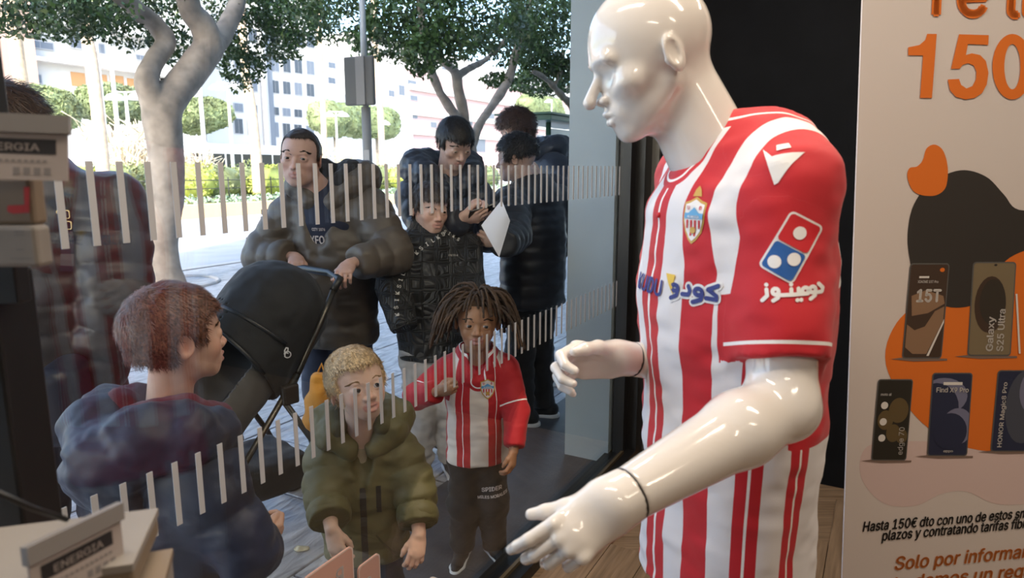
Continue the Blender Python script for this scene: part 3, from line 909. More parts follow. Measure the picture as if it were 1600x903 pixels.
# clipped tree blocks
M_CLIP = mat('clipped_leaf', (0.19, 0.235, 0.11), 0.7, vary=0.35, vscale=1.0)
def clipped(label, x0, y0, x1, y1, o, seed, rad=0.9):
    p0 = at_o(x0, y0, o); p1 = at_o(x1, y1, o)
    a0, _ = ao(p0); a1, _ = ao(p1); z1 = (p0.z + at_o(x1, y0, o).z) / 2; z0 = (p1.z + at_o(x0, y1, o).z) / 2
    cen = S((a0 + a1) / 2, o + 1.2, (z0 + z1) / 2)
    t = thing('clipped_tree', label, 'tree', (cen.x, cen.y, 0), 'clipped trees across the road')
    s = SDF().rbox(cen, ((a1 - a0) / 2, 1.4, (z1 - z0) / 2), rad, Euler((0, 0, GYAW)), 0.1)
    V, Fq = s.mesh(0.28); V = V + normals(V, Fq) * (0.25 * noise3(V, 1.3, seed))[:, None]
    link('inner_foliage', mesh_from('inner_foliage', V, Fq, True), M_CLIP, t)
    g = np.random.default_rng(seed); n = 2600
    f = Fq[g.integers(0, len(Fq), n)]; w = g.dirichlet((1, 1, 1, 1), n)
    P = (V[f] * w[:, :, None]).sum(1); tt = g.normal(size=(n, 3)); tt /= np.linalg.norm(tt, axis=1, keepdims=True)
    u = np.cross(tt, g.normal(size=(n, 3))); u /= np.linalg.norm(u, axis=1, keepdims=True); sz = 0.16
    LV = np.stack([P - tt * sz, P + u * sz * .5, P + tt * sz, P - u * sz * .5], 1).reshape(-1, 3)
    lf = link('foliage', mesh_from('foliage', LV, np.arange(n * 4).reshape(n, 4)), M_CLIP, t); lf['kind'] = 'stuff'
    nt_ = max(1, int((a1 - a0) / 5))
    for i in range(nt_):
        q = S(a0 + (a1 - a0) * (i + 0.5) / nt_, o + 1.2, 0)
        MB().tube([q, Vector((q.x, q.y, z0 + 0.5))], 0.14, 7).build('trunk', M_BARK, t)
clipped('long clipped green canopy left of the nearest trunk', 18, 136, 142, 200, 33, 41)
clipped('clipped green canopy behind the double lamp', 150, 134, 238, 190, 33.5, 42)
clipped('rounded clipped canopy just right of the nearest trunk', 292, 152, 380, 204, 33, 43, 1.3)
clipped('rounded clipped canopy right of the man, behind the sign post', 502, 162, 634, 214, 38, 44, 1.5)
clipped('clipped canopy above the shelter roof', 828, 148, 884, 192, 40, 45, 1.5)

# coach and parked cars across the square
M_CARW = mat('vehicle_white', (0.85, 0.86, 0.86), 0.3, coat=0.4)
M_CARG = mat('vehicle_glass', (0.02, 0.025, 0.03), 0.1)
p0 = at_o(288, 250, 30); p1 = at_o(478, 250, 30); a0, _ = ao(p0); a1, _ = ao(p1)
t = thing('coach', 'long white coach with dark windows right of the nearest trunk', 'coach', S((a0 + a1) / 2, 31, -0.1))
MB().sbox(a0, a1, 30, 32.4, 0.35, 2.75, 0.12).build('body', M_CARW, t)
nw = 7
for i in range(nw):
    w0 = a0 + 0.4 + (a1 - a0 - 0.8) * i / nw; w1 = w0 + (a1 - a0 - 0.8) / nw - 0.12
    MB().sbox(w0, w1, 29.975, 30.0, 1.45, 2.25).build('coach_window', M_CARG, t)
for q in (a0 + 1.6, a1 - 1.9):
    MB().tube([S(q, 29.97, 0.38), S(q, 30.3, 0.38)], 0.48, 16).build('wheel', M_FRAME, t)
def car(label, px, o, m):
    c = at_o(px, 262, o); a_, _ = ao(c)
    t = thing('parked_car', label, 'car', S(a_, o + 0.9, -0.1), 'cars across the square')
    s = SDF()
    R = Euler((0, 0, GYAW))
    s.rbox(S(a_, o + 0.9, 0.62), (2.1, 0.85, 0.42), 0.25, R, 0.1).rbox(S(a_ - 0.1, o + 0.9, 1.1), (1.15, 0.75, 0.38), 0.28, R, 0.25)
    sdf_obj('body', s, 0.07, m, t)
    for q in (-0.62, 0.25):
        MB().sbox(a_ + q - 0.3, a_ + q + 0.38, o + 0.10, o + 0.16, 0.98, 1.32).build('car_window', M_CARG, t)
    for q in (-1.3, 1.3):
        MB().tube([S(a_ + q, o + 0.02, 0.22), S(a_ + q, o + 0.3, 0.22)], 0.33, 14).build('wheel', M_FRAME, t)
car('white car roof behind the shrubs at the far left', 128, 27.6, M_CARW)
car('silver car behind the shrubs below the dry shrub', 168, 30.0, mat('vehicle_silver', (0.5, 0.52, 0.55), 0.3, coat=0.4))

# ---------------------------------------------------------------- buildings
M_BW = mat('render_white', (0.56, 0.55, 0.53), 0.8)
M_BP = mat('render_pink', (0.50, 0.33, 0.26), 0.8)
M_BO = mat('render_ochre', (0.48, 0.25, 0.10), 0.8)
M_WG = mat('window_dark', (0.05, 0.06, 0.08), 0.25)
M_WS = mat('window_slate', (0.14, 0.16, 0.20), 0.3)
M_BK = mat('render_grey', (0.40, 0.40, 0.41), 0.8)
def bbox_px(o, x0, y0, x1, y1):
    p0 = at_o(x0, y0, o); p1 = at_o(x1, y1, o); a0, _ = ao(p0); a1, _ = ao(p1)
    return min(a0, a1), max(a0, a1), min(p0.z, p1.z), max(p0.z, p1.z)
def bpart(t, name, m, o, r, d0=-0.12, d1=0.05):
    a0, a1, z0, z1 = bbox_px(o, *r)
    return MB().sbox(a0, a1, o + d0, o + d1, z0, z1).build(name, m, t)
def bwin(t, o, r, m=None):
    w = bpart(t, 'window', M_BK, o, r, -0.10, 0.02)
    a0, a1, z0, z1 = bbox_px(o, *r); e = 0.08
    am = (a0 + a1) / 2
    MB().sbox(a0 + e, am - e / 3, o - 0.12, o - 0.09, z0 + e, z1 - e).build('pane', m or M_WG, w)
    MB().sbox(am + e / 3, a1 - e, o - 0.12, o - 0.09, z0 + e, z1 - e).build('pane', m or M_WG, w)
# left apartment block
O1 = 52.0
a0, a1, _, _ = bbox_px(O1, -260, 200, 300, 0)
t = thing('apartment_block', 'white apartment block with ochre balcony recess at the upper left', 'building', S((a0 + a1) / 2, O1 + 5, 0))
MB().sbox(a0, a1, O1, O1 + 12, -0.1, 24).build('wall', M_BW, t)
ap, _, _, _ = bbox_px(O1, -260, 100, 20, 0)
_, a2, _, _ = bbox_px(O1, -200, 100, 36, 0)
MB().sbox(a0 - 0.2, a2, O1 - 0.8, O1 + 1, -0.1, 24).build('stair_tower', M_BP, t)
for r in ((38, 60, 84, 80), (106, 52, 128, 78), (146, 66, 164, 86), (210, 84, 226, 96), (46, 114, 66, 132), (38, 4, 84, 26), (106, 2, 130, 28)):
    bwin(t, O1, r, M_WS)
for (xa, ya, xb, yb) in ((110, 112, 134, 136), (138, 114, 168, 136), (171, 117, 194, 138), (198, 122, 218, 138)):
    bpart(t, 'balcony_recess', M_BO, O1, (xa, ya, xb, yb), -0.06, 0.05)
for y in (94, 30):
    a_, b_, z_, _ = bbox_px(O1, 40, y, 230, y - 4)
    MB().sbox(a2, a1, O1 - 0.9, O1, z_, z_ + 0.25).build('balcony_slab', M_BW, t)
# office block in the middle
O2 = 62.0
a0, a1, _, _ = bbox_px(O2, 318, 200, 500, 0)
t = thing('office_block', 'white office block with rows of dark windows behind the man', 'building', S((a0 + a1) / 2, O2 + 5, 0))
MB().sbox(a0, a1, O2, O2 + 14, -0.1, 27).build('wall', M_BW, t)
k = 0
for (y0, y1) in ((40, 66), (82, 108), (118, 142), (160, 176), (184, 210)):
    for i, x in enumerate((364, 386, 422, 440, 458, 477)):
        sh = (x - 364) * 0.10 * (1 if y0 < 200 else 0)
        bwin(t, O2, (x, y0 + sh, x + (16 if x < 400 else 14), y1 + sh * 0.9), M_WG if (i + k) % 3 else M_WS)
    k += 1
bpart(t, 'shaft', M_BK, O2, (402, -60, 412, 232), -0.5, 0.1)
bpart(t, 'shaft', M_WS, O2, (412, -60, 417, 232), -0.3, 0.1)
# low ochre house and pale pink blocks at the right
O3 = 75.0
a0, a1, _, _ = bbox_px(O3, 500, 200, 640, 0)
t = thing('white_block', 'bright white block right of the office block', 'building', S((a0 + a1) / 2, O3 + 5, 0))
MB().sbox(a0, a1, O3, O3 + 14, -0.1, 13).build('wall', M_BW, t)
for r in ((512, 96, 524, 108), (512, 120, 524, 132), (606, 140, 616, 152), (622, 132, 632, 150)):
    bwin(t, O3, r, M_WS)
O4 = 82.0
a0, a1, _, _ = bbox_px(O4, 640, 200, 905, 0)
t = thing('pink_block', 'pale pink block behind the three leaning stems', 'building', S((a0 + a1) / 2, O4 + 6, 0))
zt = at_o(690, 118, O4).z
MB().sbox(a0, a1, O4, O4 + 14, -0.1, zt).build('wall', mat('render_rose', (0.52, 0.36, 0.35), 0.8), t)
for y in (150, 186, 214):
    a_, b_, z_, _ = bbox_px(O4, 700, y, 720, y - 3)
    MB().sbox(a0, a1, O4 - 0.5, O4, z_, z_ + 1.1).build('balcony_band', M_BW, t)
for r in ((636, 124, 650, 134), (640, 148, 652, 158), (640, 176, 652, 186), (672, 190, 682, 200), (738, 212, 758, 238), (724, 180, 738, 196), (760, 176, 772, 190), (800, 190, 814, 206), (838, 210, 850, 226), (846, 176, 858, 188)):
    bwin(t, O4, r, M_WS)
O5 = 100.0
a0, a1, _, _ = bbox_px(O5, 560, 200, 960, 0)
t = thing('tall_far_block', 'tall white far block rising behind the pink one', 'building', S((a0 + a1) / 2, O5 + 6, 0))
MB().sbox(a0, a1, O5, O5 + 14, -0.1, 30).build('wall', M_BW, t)
for r in ((640, 62, 656, 74), (648, 100, 660, 112), (690, 100, 700, 110), (742, 130, 754, 142), (770, 130, 782, 142), (824, 140, 836, 150)):
    bwin(t, O5, r, M_WS)
# ================================================================== FIGURES: shared builders
def at_d(px, py, zc):
    return CAM + ray(px, py) * zc
def v3(*a): return np.array(a, float)
def mirror(f):
    f(-1); f(1)
def frame_face(center, yaw, pitch=0.0, roll=0.0):
    """local -Y = face direction; yaw = heading of the face (0 = +X, CCW); pitch > 0 looks down"""
    R = Matrix.Rotation(yaw + PI / 2, 4, 'Z') @ Matrix.Rotation(pitch, 4, 'X') @ Matrix.Rotation(roll, 4, 'Y')
    return Matrix.Translation(center) @ R
def head_sdf(H, child=0.0, kind='person', neck=None, mouth=0.0, jaw=1.0, lid=1.0, noseL=1.0, fat=0.0):
    """head in local metres: origin mid-head, face towards -Y, chin -0.5H, crown +0.5H"""
    s = SDF()
    def L(a, b): return a + (b - a) * child
    def P(x, y, z): return (x * H, y * H, z * H)
    ez = L(0.0, -0.045); nz = L(-0.15, -0.165); mz = L(-0.275, -0.285)
    ny = L(-0.455, -0.425)
    s.ell(P(0, 0.05, L(0.12, 0.10)), P(L(0.325, 0.365), L(0.425, 0.435), L(0.38, 0.40)), None, 0.02 * H)
    s.ell(P(0, -0.12, -0.13), P(L(0.255, 0.275) + fat, 0.245, L(0.33, 0.30)), None, 0.10 * H)
    s.ell(P(0, -0.13, -0.30), P(L(0.205, 0.20) * jaw + fat, L(0.205, 0.185), L(0.175, 0.15)), None, 0.08 * H)
    s.ell(P(0, L(-0.275, -0.255), L(-0.415, -0.395)), P(0.085, 0.075, 0.07), None, 0.07 * H)
    for sg in (-1, 1):
        s.cap(P(sg * L(0.215, 0.20) * jaw, 0.03, -0.20), P(sg * 0.07, L(-0.26, -0.24), L(-0.405, -0.385)), (0.055 + fat * .5) * H, 0.05 * H, 0.09 * H)
        s.ell(P(sg * L(0.185, 0.165), -0.215, L(-0.10, -0.17)), P(0.09, 0.10, L(0.08, 0.11)), None, 0.08 * H)
    if kind == 'mannequin':
        s.cap(P(-0.17, -0.315, 0.075), P(0.17, -0.315, 0.075), 0.055 * H, None, 0.06 * H)
        for sg in (-1, 1):
            s.ell(P(sg * 0.15, -0.40, -0.015), P(0.10, 0.075, 0.06), None, 0.09 * H, True)
    else:
        s.cap(P(-0.14, -0.325, ez + 0.085), P(0.14, -0.325, ez + 0.085), L(0.048, 0.03) * H, None, 0.06 * H)
        for sg in (-1, 1):
            s.ell(P(sg * 0.135, -0.415, ez), P(0.085, 0.062, 0.052), None, 0.06 * H, True)
    s.cap(P(0, -0.335, ez + 0.02), P(0, ny * noseL + 0.012, nz + 0.01), 0.028 * H, L(0.042, 0.038) * H, 0.035 * H)
    s.ell(P(0, ny * noseL + 0.015, nz), P(0.045, 0.04, 0.038), None, 0.02 * H)
    for sg in (-1, 1):
        s.ell(P(sg * L(0.052, 0.058), -0.378, nz - 0.012), P(0.034, 0.045, 0.032), None, 0.025 * H)
        s.ell(P(sg * 0.024, -0.415, nz - 0.052), P(0.015, 0.02, 0.018), None, 0.012 * H, True)
    s.ell(P(0, -0.295, mz), P(0.125, 0.085, 0.095), None, 0.07 * H)
    up = [P(-0.088, -0.350, mz), P(-0.032, -0.388, mz + 0.022), P(0, -0.388, mz + 0.014), P(0.032, -0.388, mz + 0.022), P(0.088, -0.350, mz)]
    lo = [P(-0.080, -0.348, mz - 0.012 - mouth), P(-0.035, -0.376, mz - 0.042 - mouth), P(0.035, -0.376, mz - 0.042 - mouth), P(0.080, -0.348, mz - 0.012 - mouth)]
    s.chain(up, [0.010 * H, 0.018 * H, 0.017 * H, 0.018 * H, 0.010 * H], 0.012 * H)
    s.chain(lo, [0.011 * H, 0.021 * H, 0.021 * H, 0.011 * H], 0.014 * H)
    s.chain([P(-0.085, -0.368, mz - 0.006), P(0, -0.412, mz - 0.008 - mouth / 2), P(0.085, -0.368, mz - 0.006)], [(0.005 + mouth * .3) * H, (0.008 + mouth * .75) * H, (0.005 + mouth * .3) * H], 0.006 * H, True)
    if kind != 'mannequin':
        for sg in (-1, 1):
            s.ell(P(sg * 0.135, -0.315, ez), P(0.074, 0.068, 0.062), None, 0.025 * H)
            s.ell(P(sg * 0.135, -0.395, ez), P(0.060, 0.065, 0.025 * lid), Euler((0, sg * 0.10, 0)), 0.008 * H, True)
    for sg in (-1, 1):                                              # ears
        R = Euler((0.18, 0, sg * 0.38))
        c = (sg * L(0.325, 0.355), 0.065, L(-0.035, -0.07))
        s.ell(P(*c), P(0.030, 0.080, 0.125), R, 0.02 * H)
        s.ell(P(c[0] + sg * 0.026, c[1] - 0.010, c[2] + 0.012), P(0.020, 0.048, 0.080), R, 0.012 * H, True)
        s.ell(P(c[0] + sg * 0.012, c[1] - 0.058, c[2] - 0.03), P(0.02, 0.02, 0.03), R, 0.012 * H)
    if neck:
        for (a, b, ra, rb) in neck: s.cap(a, b, ra, rb, 0.10 * H)
    s.meta = dict(ez=ez * H, mz=mz * H, H=H, up=np.array(up), lo=np.array(lo))
    return s
def seg_dist(V, pts):
    best = np.full(len(V), 9.0)
    for i in range(len(pts) - 1):
        a = np.array(pts[i]); b = np.array(pts[i + 1]); ba = b - a
        h = np.clip(((V - a) @ ba) / (ba @ ba), 0, 1)
        best = np.minimum(best, np.linalg.norm(V - a - h[:, None] * ba, axis=1))
    return best
def skin_colors(V, meta, skin, lip, flush=0.25):
    H = meta['H']
    C = np.tile(np.array(skin, float), (len(V), 1))
    red = np.array(skin) * np.array((1.0, 0.72, 0.66))
    def mixin(w, col):
        nonlocal C
        C = C * (1 - w[:, None]) + np.array(col)[None, :] * w[:, None]
    for sg in (-1, 1):
        d = np.linalg.norm(V - v3(sg * 0.19, -0.27, -0.16) * H, axis=1)
        mixin(np.clip(1 - d / (0.15 * H), 0, 1) * flush * 1.6, red)
        d = np.linalg.norm(V - v3(sg * 0.36, 0.07, -0.05) * H, axis=1)
        mixin(np.clip(1 - d / (0.16 * H), 0, 1) * flush * 1.8, red)
    d = np.linalg.norm(V - v3(0, -0.44, -0.16) * H, axis=1)
    mixin(np.clip(1 - d / (0.12 * H), 0, 1) * flush * 1.5, red)
    d = np.minimum(seg_dist(V, meta['up']), seg_dist(V, meta['lo']))
    mixin(np.clip((0.036 * H - d) / (0.012 * H), 0, 1) * 0.85, lip)
    C *= (1 + 0.05 * noise3(V, 90))[:, None]
    return np.clip(C, 0, 1)
def hand_sdf(L=1.0, curl=(20, 30, 20), spread=6, thumb=(45, 20, 25), left=False, per=None, arm=0.0, arm_r=0.16, fat=1.0):
    """hand: wrist at origin, fingers +X, palm faces -Z, thumb on +Y (right hand) or -Y (left)"""
    s = SDF(); my = -1 if left else 1
    def P(x, y, z): return (x * L, y * L * my, z * L)
    s.chain([P(0, 0.0, 0), P(0.20, 0.015, 0), P(0.37, 0.005, 0.005)], [0.120 * L * fat, 0.160 * L * fat, 0.168 * L * fat], 0.04 * L, sq=((0, 0, 1), 0.50))
    s.cap(P(0.10, 0.10, -0.03), P(0.34, 0.13, -0.04), 0.09 * L, 0.06 * L, 0.06 * L)
    s.cap(P(0.14, -0.11, -0.03), P(0.36, -0.13, -0.03), 0.07 * L, 0.055 * L, 0.06 * L)
    base = [(0.50, 0.150), (0.53, 0.052), (0.515, -0.048), (0.47, -0.142)]
    lens = [(0.215, 0.125, 0.095), (0.235, 0.145, 0.10), (0.215, 0.13, 0.10), (0.165, 0.095, 0.085)]
    tips = []
    for i in range(4):
        c = per[i] if per else curl
        a = 0.0; yaw = math.radians((1.5 - i) * spread)
        p = v3(base[i][0] - 0.05, base[i][1], 0.0); r = (0.058, 0.055, 0.053, 0.046)[i] * fat
        pts = [p - v3(0.05, 0, 0)]; rad = [r]
        for j in range(3):
            a += math.radians(c[j])
            d = v3(math.cos(a) * math.cos(yaw), math.cos(a) * math.sin(yaw), -math.sin(a))
            pts.append(p); rad.append(r * (1 - 0.09 * j))
            p = p + d * lens[i][j]
        pts.append(p); rad.append(r * 0.70)
        s.ell(P(base[i][0] - 0.045, base[i][1], 0.014), (0.062 * L, 0.054 * L, 0.052 * L), None, 0.03 * L)
        s.chain([P(*q) for q in pts], [q * L for q in rad], 0.012 * L)
        tips.append(P(*p))
    t0, t1, t2 = [math.radians(q) for q in thumb]
    p = v3(0.12, 0.11, -0.03); d = v3(math.cos(t0), math.sin(t0), -0.30); d /= np.linalg.norm(d)
    q1 = p + d * 0.21
    a1 = t0 - t1; d = v3(math.cos(a1), math.sin(a1), -0.42); d /= np.linalg.norm(d); q2 = q1 + d * 0.15
    a2 = a1 - t2; d = v3(math.cos(a2), math.sin(a2), -0.38); d /= np.linalg.norm(d); q3 = q2 + d * 0.115
    s.chain([P(*p), P(*q1), P(*q2), P(*q3)], [0.085 * L, 0.066 * L * fat, 0.058 * L * fat, 0.042 * L], 0.03 * L)
    if arm: s.cap(P(0.02, 0, 0), P(-arm, 0, 0), 0.125 * L * fat, arm_r * L, 0.05 * L)
    s.tips = tips
    return s
def hand_frame(wrist, fingers, palm):
    """world frame: X along the fingers, -Z out of the palm"""
    x = Vector(fingers).normalized(); z = -Vector(palm); y = z.cross(x).normalized(); z = x.cross(y)
    M = Matrix((x, y, z)).transposed().to_4x4(); M.translation = Vector(wrist)
    return M
def ik(a, b, l1, l2, hint):
    """elbow/knee between a and b, bending towards hint"""
    a = Vector(a); b = Vector(b); d = b - a; L = min(d.length, (l1 + l2) * 0.999); d.normalize()
    x = (l1 * l1 - l2 * l2 + L * L) / (2 * L); h = math.sqrt(max(l1 * l1 - x * x, 1e-8))
    n = Vector(hint) - d * Vector(hint).dot(d); n.normalize()
    return a + d * x + n * h
def compose(name, parts, m, parent):
    """several grids of one figure joined as ONE mesh: parts = (V, F, colours)"""
    V = []; Fs = []; C = []; b = 0
    for (v, f, c) in parts:
        V.append(v); Fs.append(f + b); C.append(c); b += len(v)
    me = mesh_from(name, np.concatenate(V), np.concatenate(Fs), True)
    set_attr(me, 'skin', np.concatenate(C))
    return link(name, me, m, parent)
def strands(name, V, Fq, mask, n, length, width, flow, m, parent, seed=1, lift=0.35, M=None, jitter=0.35, seg=4, droop=0.0):
    """fine hair blades rooted on a surface; flow(P, N) gives the lay direction"""
    g = np.random.default_rng(seed)
    N = normals(V, Fq)
    ok = np.where(mask(V)[Fq].min(1) > 0)[0] if mask is not None else np.arange(len(Fq))
    f = Fq[ok[g.integers(0, len(ok), n)]]; w = g.dirichlet((1, 1, 1, 1), n)
    P = (V[f] * w[:, :, None]).sum(1); Nn = (N[f] * w[:, :, None]).sum(1)
    D = flow(P, Nn) + g.normal(size=(n, 3)) * jitter
    D -= Nn * (D * Nn).sum(1, keepdims=True); D /= np.linalg.norm(D, axis=1, keepdims=True) + 1e-9
    Ls = (length(P) if callable(length) else length) * (0.6 + 0.7 * g.random(n))
    side = np.cross(D, Nn)
    rows = []
    for i in range(seg + 1):
        t = i / seg
        q = P + D * (Ls * t)[:, None] + Nn * (Ls * (lift * math.sin(t * PI * 0.75)) - 0.001)[:, None]
        q = q + np.array([0, 0, -1.0]) * (Ls * droop * t * t)[:, None]
        wd_ = width * (1 - t) ** 0.6 + width * 0.05
        rows.append(q - side * wd_ / 2); rows.append(q + side * wd_ / 2)
    A = np.stack(rows, 1)
    k = 2 * (seg + 1)
    base = (np.arange(n) * k)[:, None]
    Fc = np.concatenate([base + np.array([2 * i, 2 * i + 1, 2 * i + 3, 2 * i + 2]) for i in range(seg)])
    VV = A.reshape(-1, 3)
    return VV if M is None else xform(VV, M), Fc
def eyeballs(parent, M, H, child, gaze, iris, lidz=0.0, wide=1.0):
    """gaze: local direction the eyes point to"""
    ez = -0.045 * child
    m = eye_mat('eye_%02x%02x%02x' % tuple(int(q * 255) for q in iris), iris)
    gz = np.array(gaze, float); gz /= np.linalg.norm(gz)
    for sg in (-1, 1):
        c = v3(sg * 0.135, -0.318, ez + lidz) * H; r = 0.059 * H
        n1, n2 = 16, 24; V = []; Fc = []
        for i in range(n1 + 1):
            th = PI * i / n1
            for j in range(n2):
                ph = 2 * PI * j / n2
                V.append((math.sin(th) * math.cos(ph), math.sin(th) * math.sin(ph), math.cos(th)))
        V = np.array(V)
        Fc = np.array([(i * n2 + j, (i + 1) * n2 + j, (i + 1) * n2 + (j + 1) % n2, i * n2 + (j + 1) % n2) for i in range(n1) for j in range(n2)])
        me = mesh_from('eye', xform(c + V * r, M), Fc, True)
        set_attr(me, 'off_axis', np.arccos(np.clip(V @ gz, -1, 1)))
        link('eye', me, m, parent)
def eye_mat(name, iris):
    if name in MATS: return MATS[name]
    m = bpy.data.materials.new(name); m.use_nodes = True
    n = m.node_tree.nodes; l = m.node_tree.links; p = n['Principled BSDF']
    a = n.new('ShaderNodeAttribute'); a.attribute_name = 'off_axis'
    cr = n.new('ShaderNodeValToRGB'); cr.color_ramp.interpolation = 'LINEAR'
    e = cr.color_ramp.elements
    e[0].position = 0.0; e[0].color = (0.004, 0.004, 0.004, 1)
    e[1].position = 1.0; e[1].color = (0.50, 0.45, 0.42, 1)
    for pos, c in ((0.28, (0.004, 0.004, 0.004)), (0.31, iris), (0.62, tuple(q * 0.6 for q in iris)), (0.70, (0.52, 0.47, 0.44))):
        x = e.new(pos); x.color = (*c, 1)
    l.new(a.outputs['Fac'], cr.inputs[0]); l.new(cr.outputs[0], p.inputs['Base Color'])
    p.inputs['Roughness'].default_value = 0.08
    p.inputs['Coat Weight'].default_value = 0.6
    MATS[name] = m
    return m
# ================================================================== MANNEQUIN AND ITS SHIRT
M_MANN = mat('mannequin_gloss', (0.80, 0.74, 0.69), 0.12, spec=0.5, coat=0.5)
MF = math.radians(192)                                   # heading of the chest
FD = v3(math.cos(MF), math.sin(MF), 0); LD = v3(-FD[1], FD[0], 0)     # chest forward, mannequin's left
MB0 = Vector((0.390, 1.165, 0))
def ml(f, l, z): return np.array(MB0) + FD * f + LD * l + v3(0, 0, z)
mann = thing('mannequin', 'glossy white male mannequin wearing a red and white striped football shirt', 'mannequin', MB0)
def A(v): return tuple(v)
# head
HM = 0.238
HC = at_d(1012, 92, 1.105)
MH = frame_face(HC, math.radians(186), math.radians(20))
MHi = MH.inverted()
n0 = MHi @ Vector(ml(0.035, 0.0, 1.43)); n1 = MHi @ Vector(at_d(1060, 140, 1.13))
hs = head_sdf(HM, 0.0, 'mannequin', neck=[(tuple(n1), tuple(n0), 0.064, 0.074)], jaw=1.0, noseL=1.07)
V, Fq = hs.mesh(0.0030)
parts_ = [(xform(V, MH), Fq, np.ones((len(V), 3)))]
# trunk, legs (under the clothes)
SH_L = np.array(at_d(1214, 288, 1.03)); SH_R = ml(0.0, -0.185, 1.43)
EL_L = np.array(at_d(1222, 632, 0.985)); WR_L = np.array(at_d(985, 771, 0.865))
EL_R = np.array(at_d(1150, 575, 1.36)); WR_R = np.array(at_d(988, 561, 1.225))
s = SDF()
s.chain([ml(0, 0, 0.92), ml(0.01, 0, 1.1), ml(0.015, 0, 1.28), ml(0, 0, 1.42)], [0.135, 0.125, 0.15, 0.12], 0.05, sq=(FD, 0.62))
for sg in (-1, 1):
    s.chain([ml(0, sg * 0.085, 0.90), ml(0.02, sg * 0.095, 0.50), ml(-0.02, sg * 0.10, 0.09)], [0.085, 0.058, 0.042], 0.05)
    s.cap(ml(-0.02, sg * 0.10, 0.05), ml(0.13, sg * 0.11, 0.03), 0.04, 0.03, 0.03)
V, Fq = s.mesh(0.011)
parts_.append((V, Fq, np.ones((len(V), 3))))
s = SDF()
mid = EL_L + (WR_L - EL_L) * 0.30
s.chain([SH_L, SH_L * .45 + EL_L * .55, EL_L], [0.060, 0.054, 0.047], 0.03)
s.chain([EL_L, mid, WR_L], [0.048, 0.050, 0.034], 0.02)
e_ = (EL_L - (SH_L + WR_L) / 2); e_ /= np.linalg.norm(e_)
s.cap(EL_L + e_ * 0.012, EL_L + e_ * 0.014, 0.034, 0.03, 0.03)
wd_ = (WR_L - EL_L); wd_ /= np.linalg.norm(wd_)
s.cut(WR_L, wd_, 0.001)
V, Fq = s.mesh(0.0045); parts_.append((V, Fq, np.ones((len(V), 3))))
s = SDF()
s.chain([SH_R, EL_R], [0.055, 0.045], 0.03); s.chain([EL_R, EL_R * .7 + WR_R * .3, WR_R], [0.044, 0.045, 0.031], 0.02)
wr_ = (WR_R - EL_R); wr_ /= np.linalg.norm(wr_)
s.cut(WR_R, wr_, 0.001)
V, Fq = s.mesh(0.006); parts_.append((V, Fq, np.ones((len(V), 3))))
compose('body', parts_, M_MANN, mann)
MB().tube([tuple(WR_L - wd_ * 0.0008), tuple(WR_L + wd_ * 0.0006)], 0.0345, 32).build('wrist_joint', mat('joint_dark', (0.05, 0.045, 0.04), 0.5), mann)
MB().tube([tuple(WR_R - wr_ * 0.0008), tuple(WR_R + wr_ * 0.0006)], 0.0314, 32).build('wrist_joint', MATS['joint_dark'], mann)
# hands
tipL = Vector(at_d(862, 872, 0.832)) - Vector(WR_L)
hl = hand_sdf(0.176, per=[(16, 30, 16), (30, 40, 24), (40, 46, 28), (46, 48, 28)], spread=3, thumb=(20, -4, -4), left=True, fat=0.95)
Mh = hand_frame(WR_L + wd_ * 0.022, tipL, Vector((0.05, 0.92, -0.38)))
def wrist_fit(hs_, Mh, wr, axis, r):
    Mi = Mh.inverted(); o_ = Mi @ Vector(tuple(wr)); d_ = Mi.to_3x3() @ Vector(tuple(axis))
    hs_.cap(tuple(o_ - d_ * 0.01), tuple(o_ + d_ * 0.022), r, r * 0.96, 0.025)
    hs_.cut(tuple(o_ + d_ * 0.0003), tuple(-d_), 0.001)
wrist_fit(hl, Mh, WR_L, wd_, 0.034)
sdf_obj('left_hand', hl, 0.0030, M_MANN, mann, Mh)
hr = hand_sdf(0.200, per=[(35, 60, 40), (40, 60, 40), (40, 55, 35), (38, 50, 35)], spread=3, thumb=(30, 15, 10), left=False, fat=0.95)
Mh = hand_frame(WR_R + wr_ * 0.020, Vector(at_d(868, 566, 1.20)) - Vector(WR_R), Vector((-0.25, -0.85, -0.35)))
wrist_fit(hr, Mh, WR_R, wr_, 0.031)
sdf_obj('right_hand', hr, 0.0035, M_MANN, mann, Mh)
# stand plate
mb = MB(); mb.tube([(MB0.x, MB0.y, 0.003), (MB0.x, MB0.y, 0.013)], [0.19, 0.185], 32).build('stand_plate', mat('steel_plate', (0.5, 0.5, 0.5), 0.25, metal=1.0), mann)
# shorts
M_SHORT = mat('shorts_red', (0.50, 0.010, 0.020), 0.8, bump=0.05, bscale=400)
M_SOCK = M_MANN
s = SDF()
for sg in (-1, 1):
    s.chain([ml(0, sg * 0.070, 0.84), ml(0.01, sg * 0.085, 0.52)], [0.098, 0.110], 0.04, sq=(FD, 0.80))
s.cap(ml(0, 0, 0.84), ml(0, 0, 0.95), 0.145, 0.135, 0.05, sq=(FD, 0.62))
s.cut(ml(0, 0, 0.52), (0, 0, -1))
sdf_obj('shorts', s, 0.010, M_SHORT, mann)

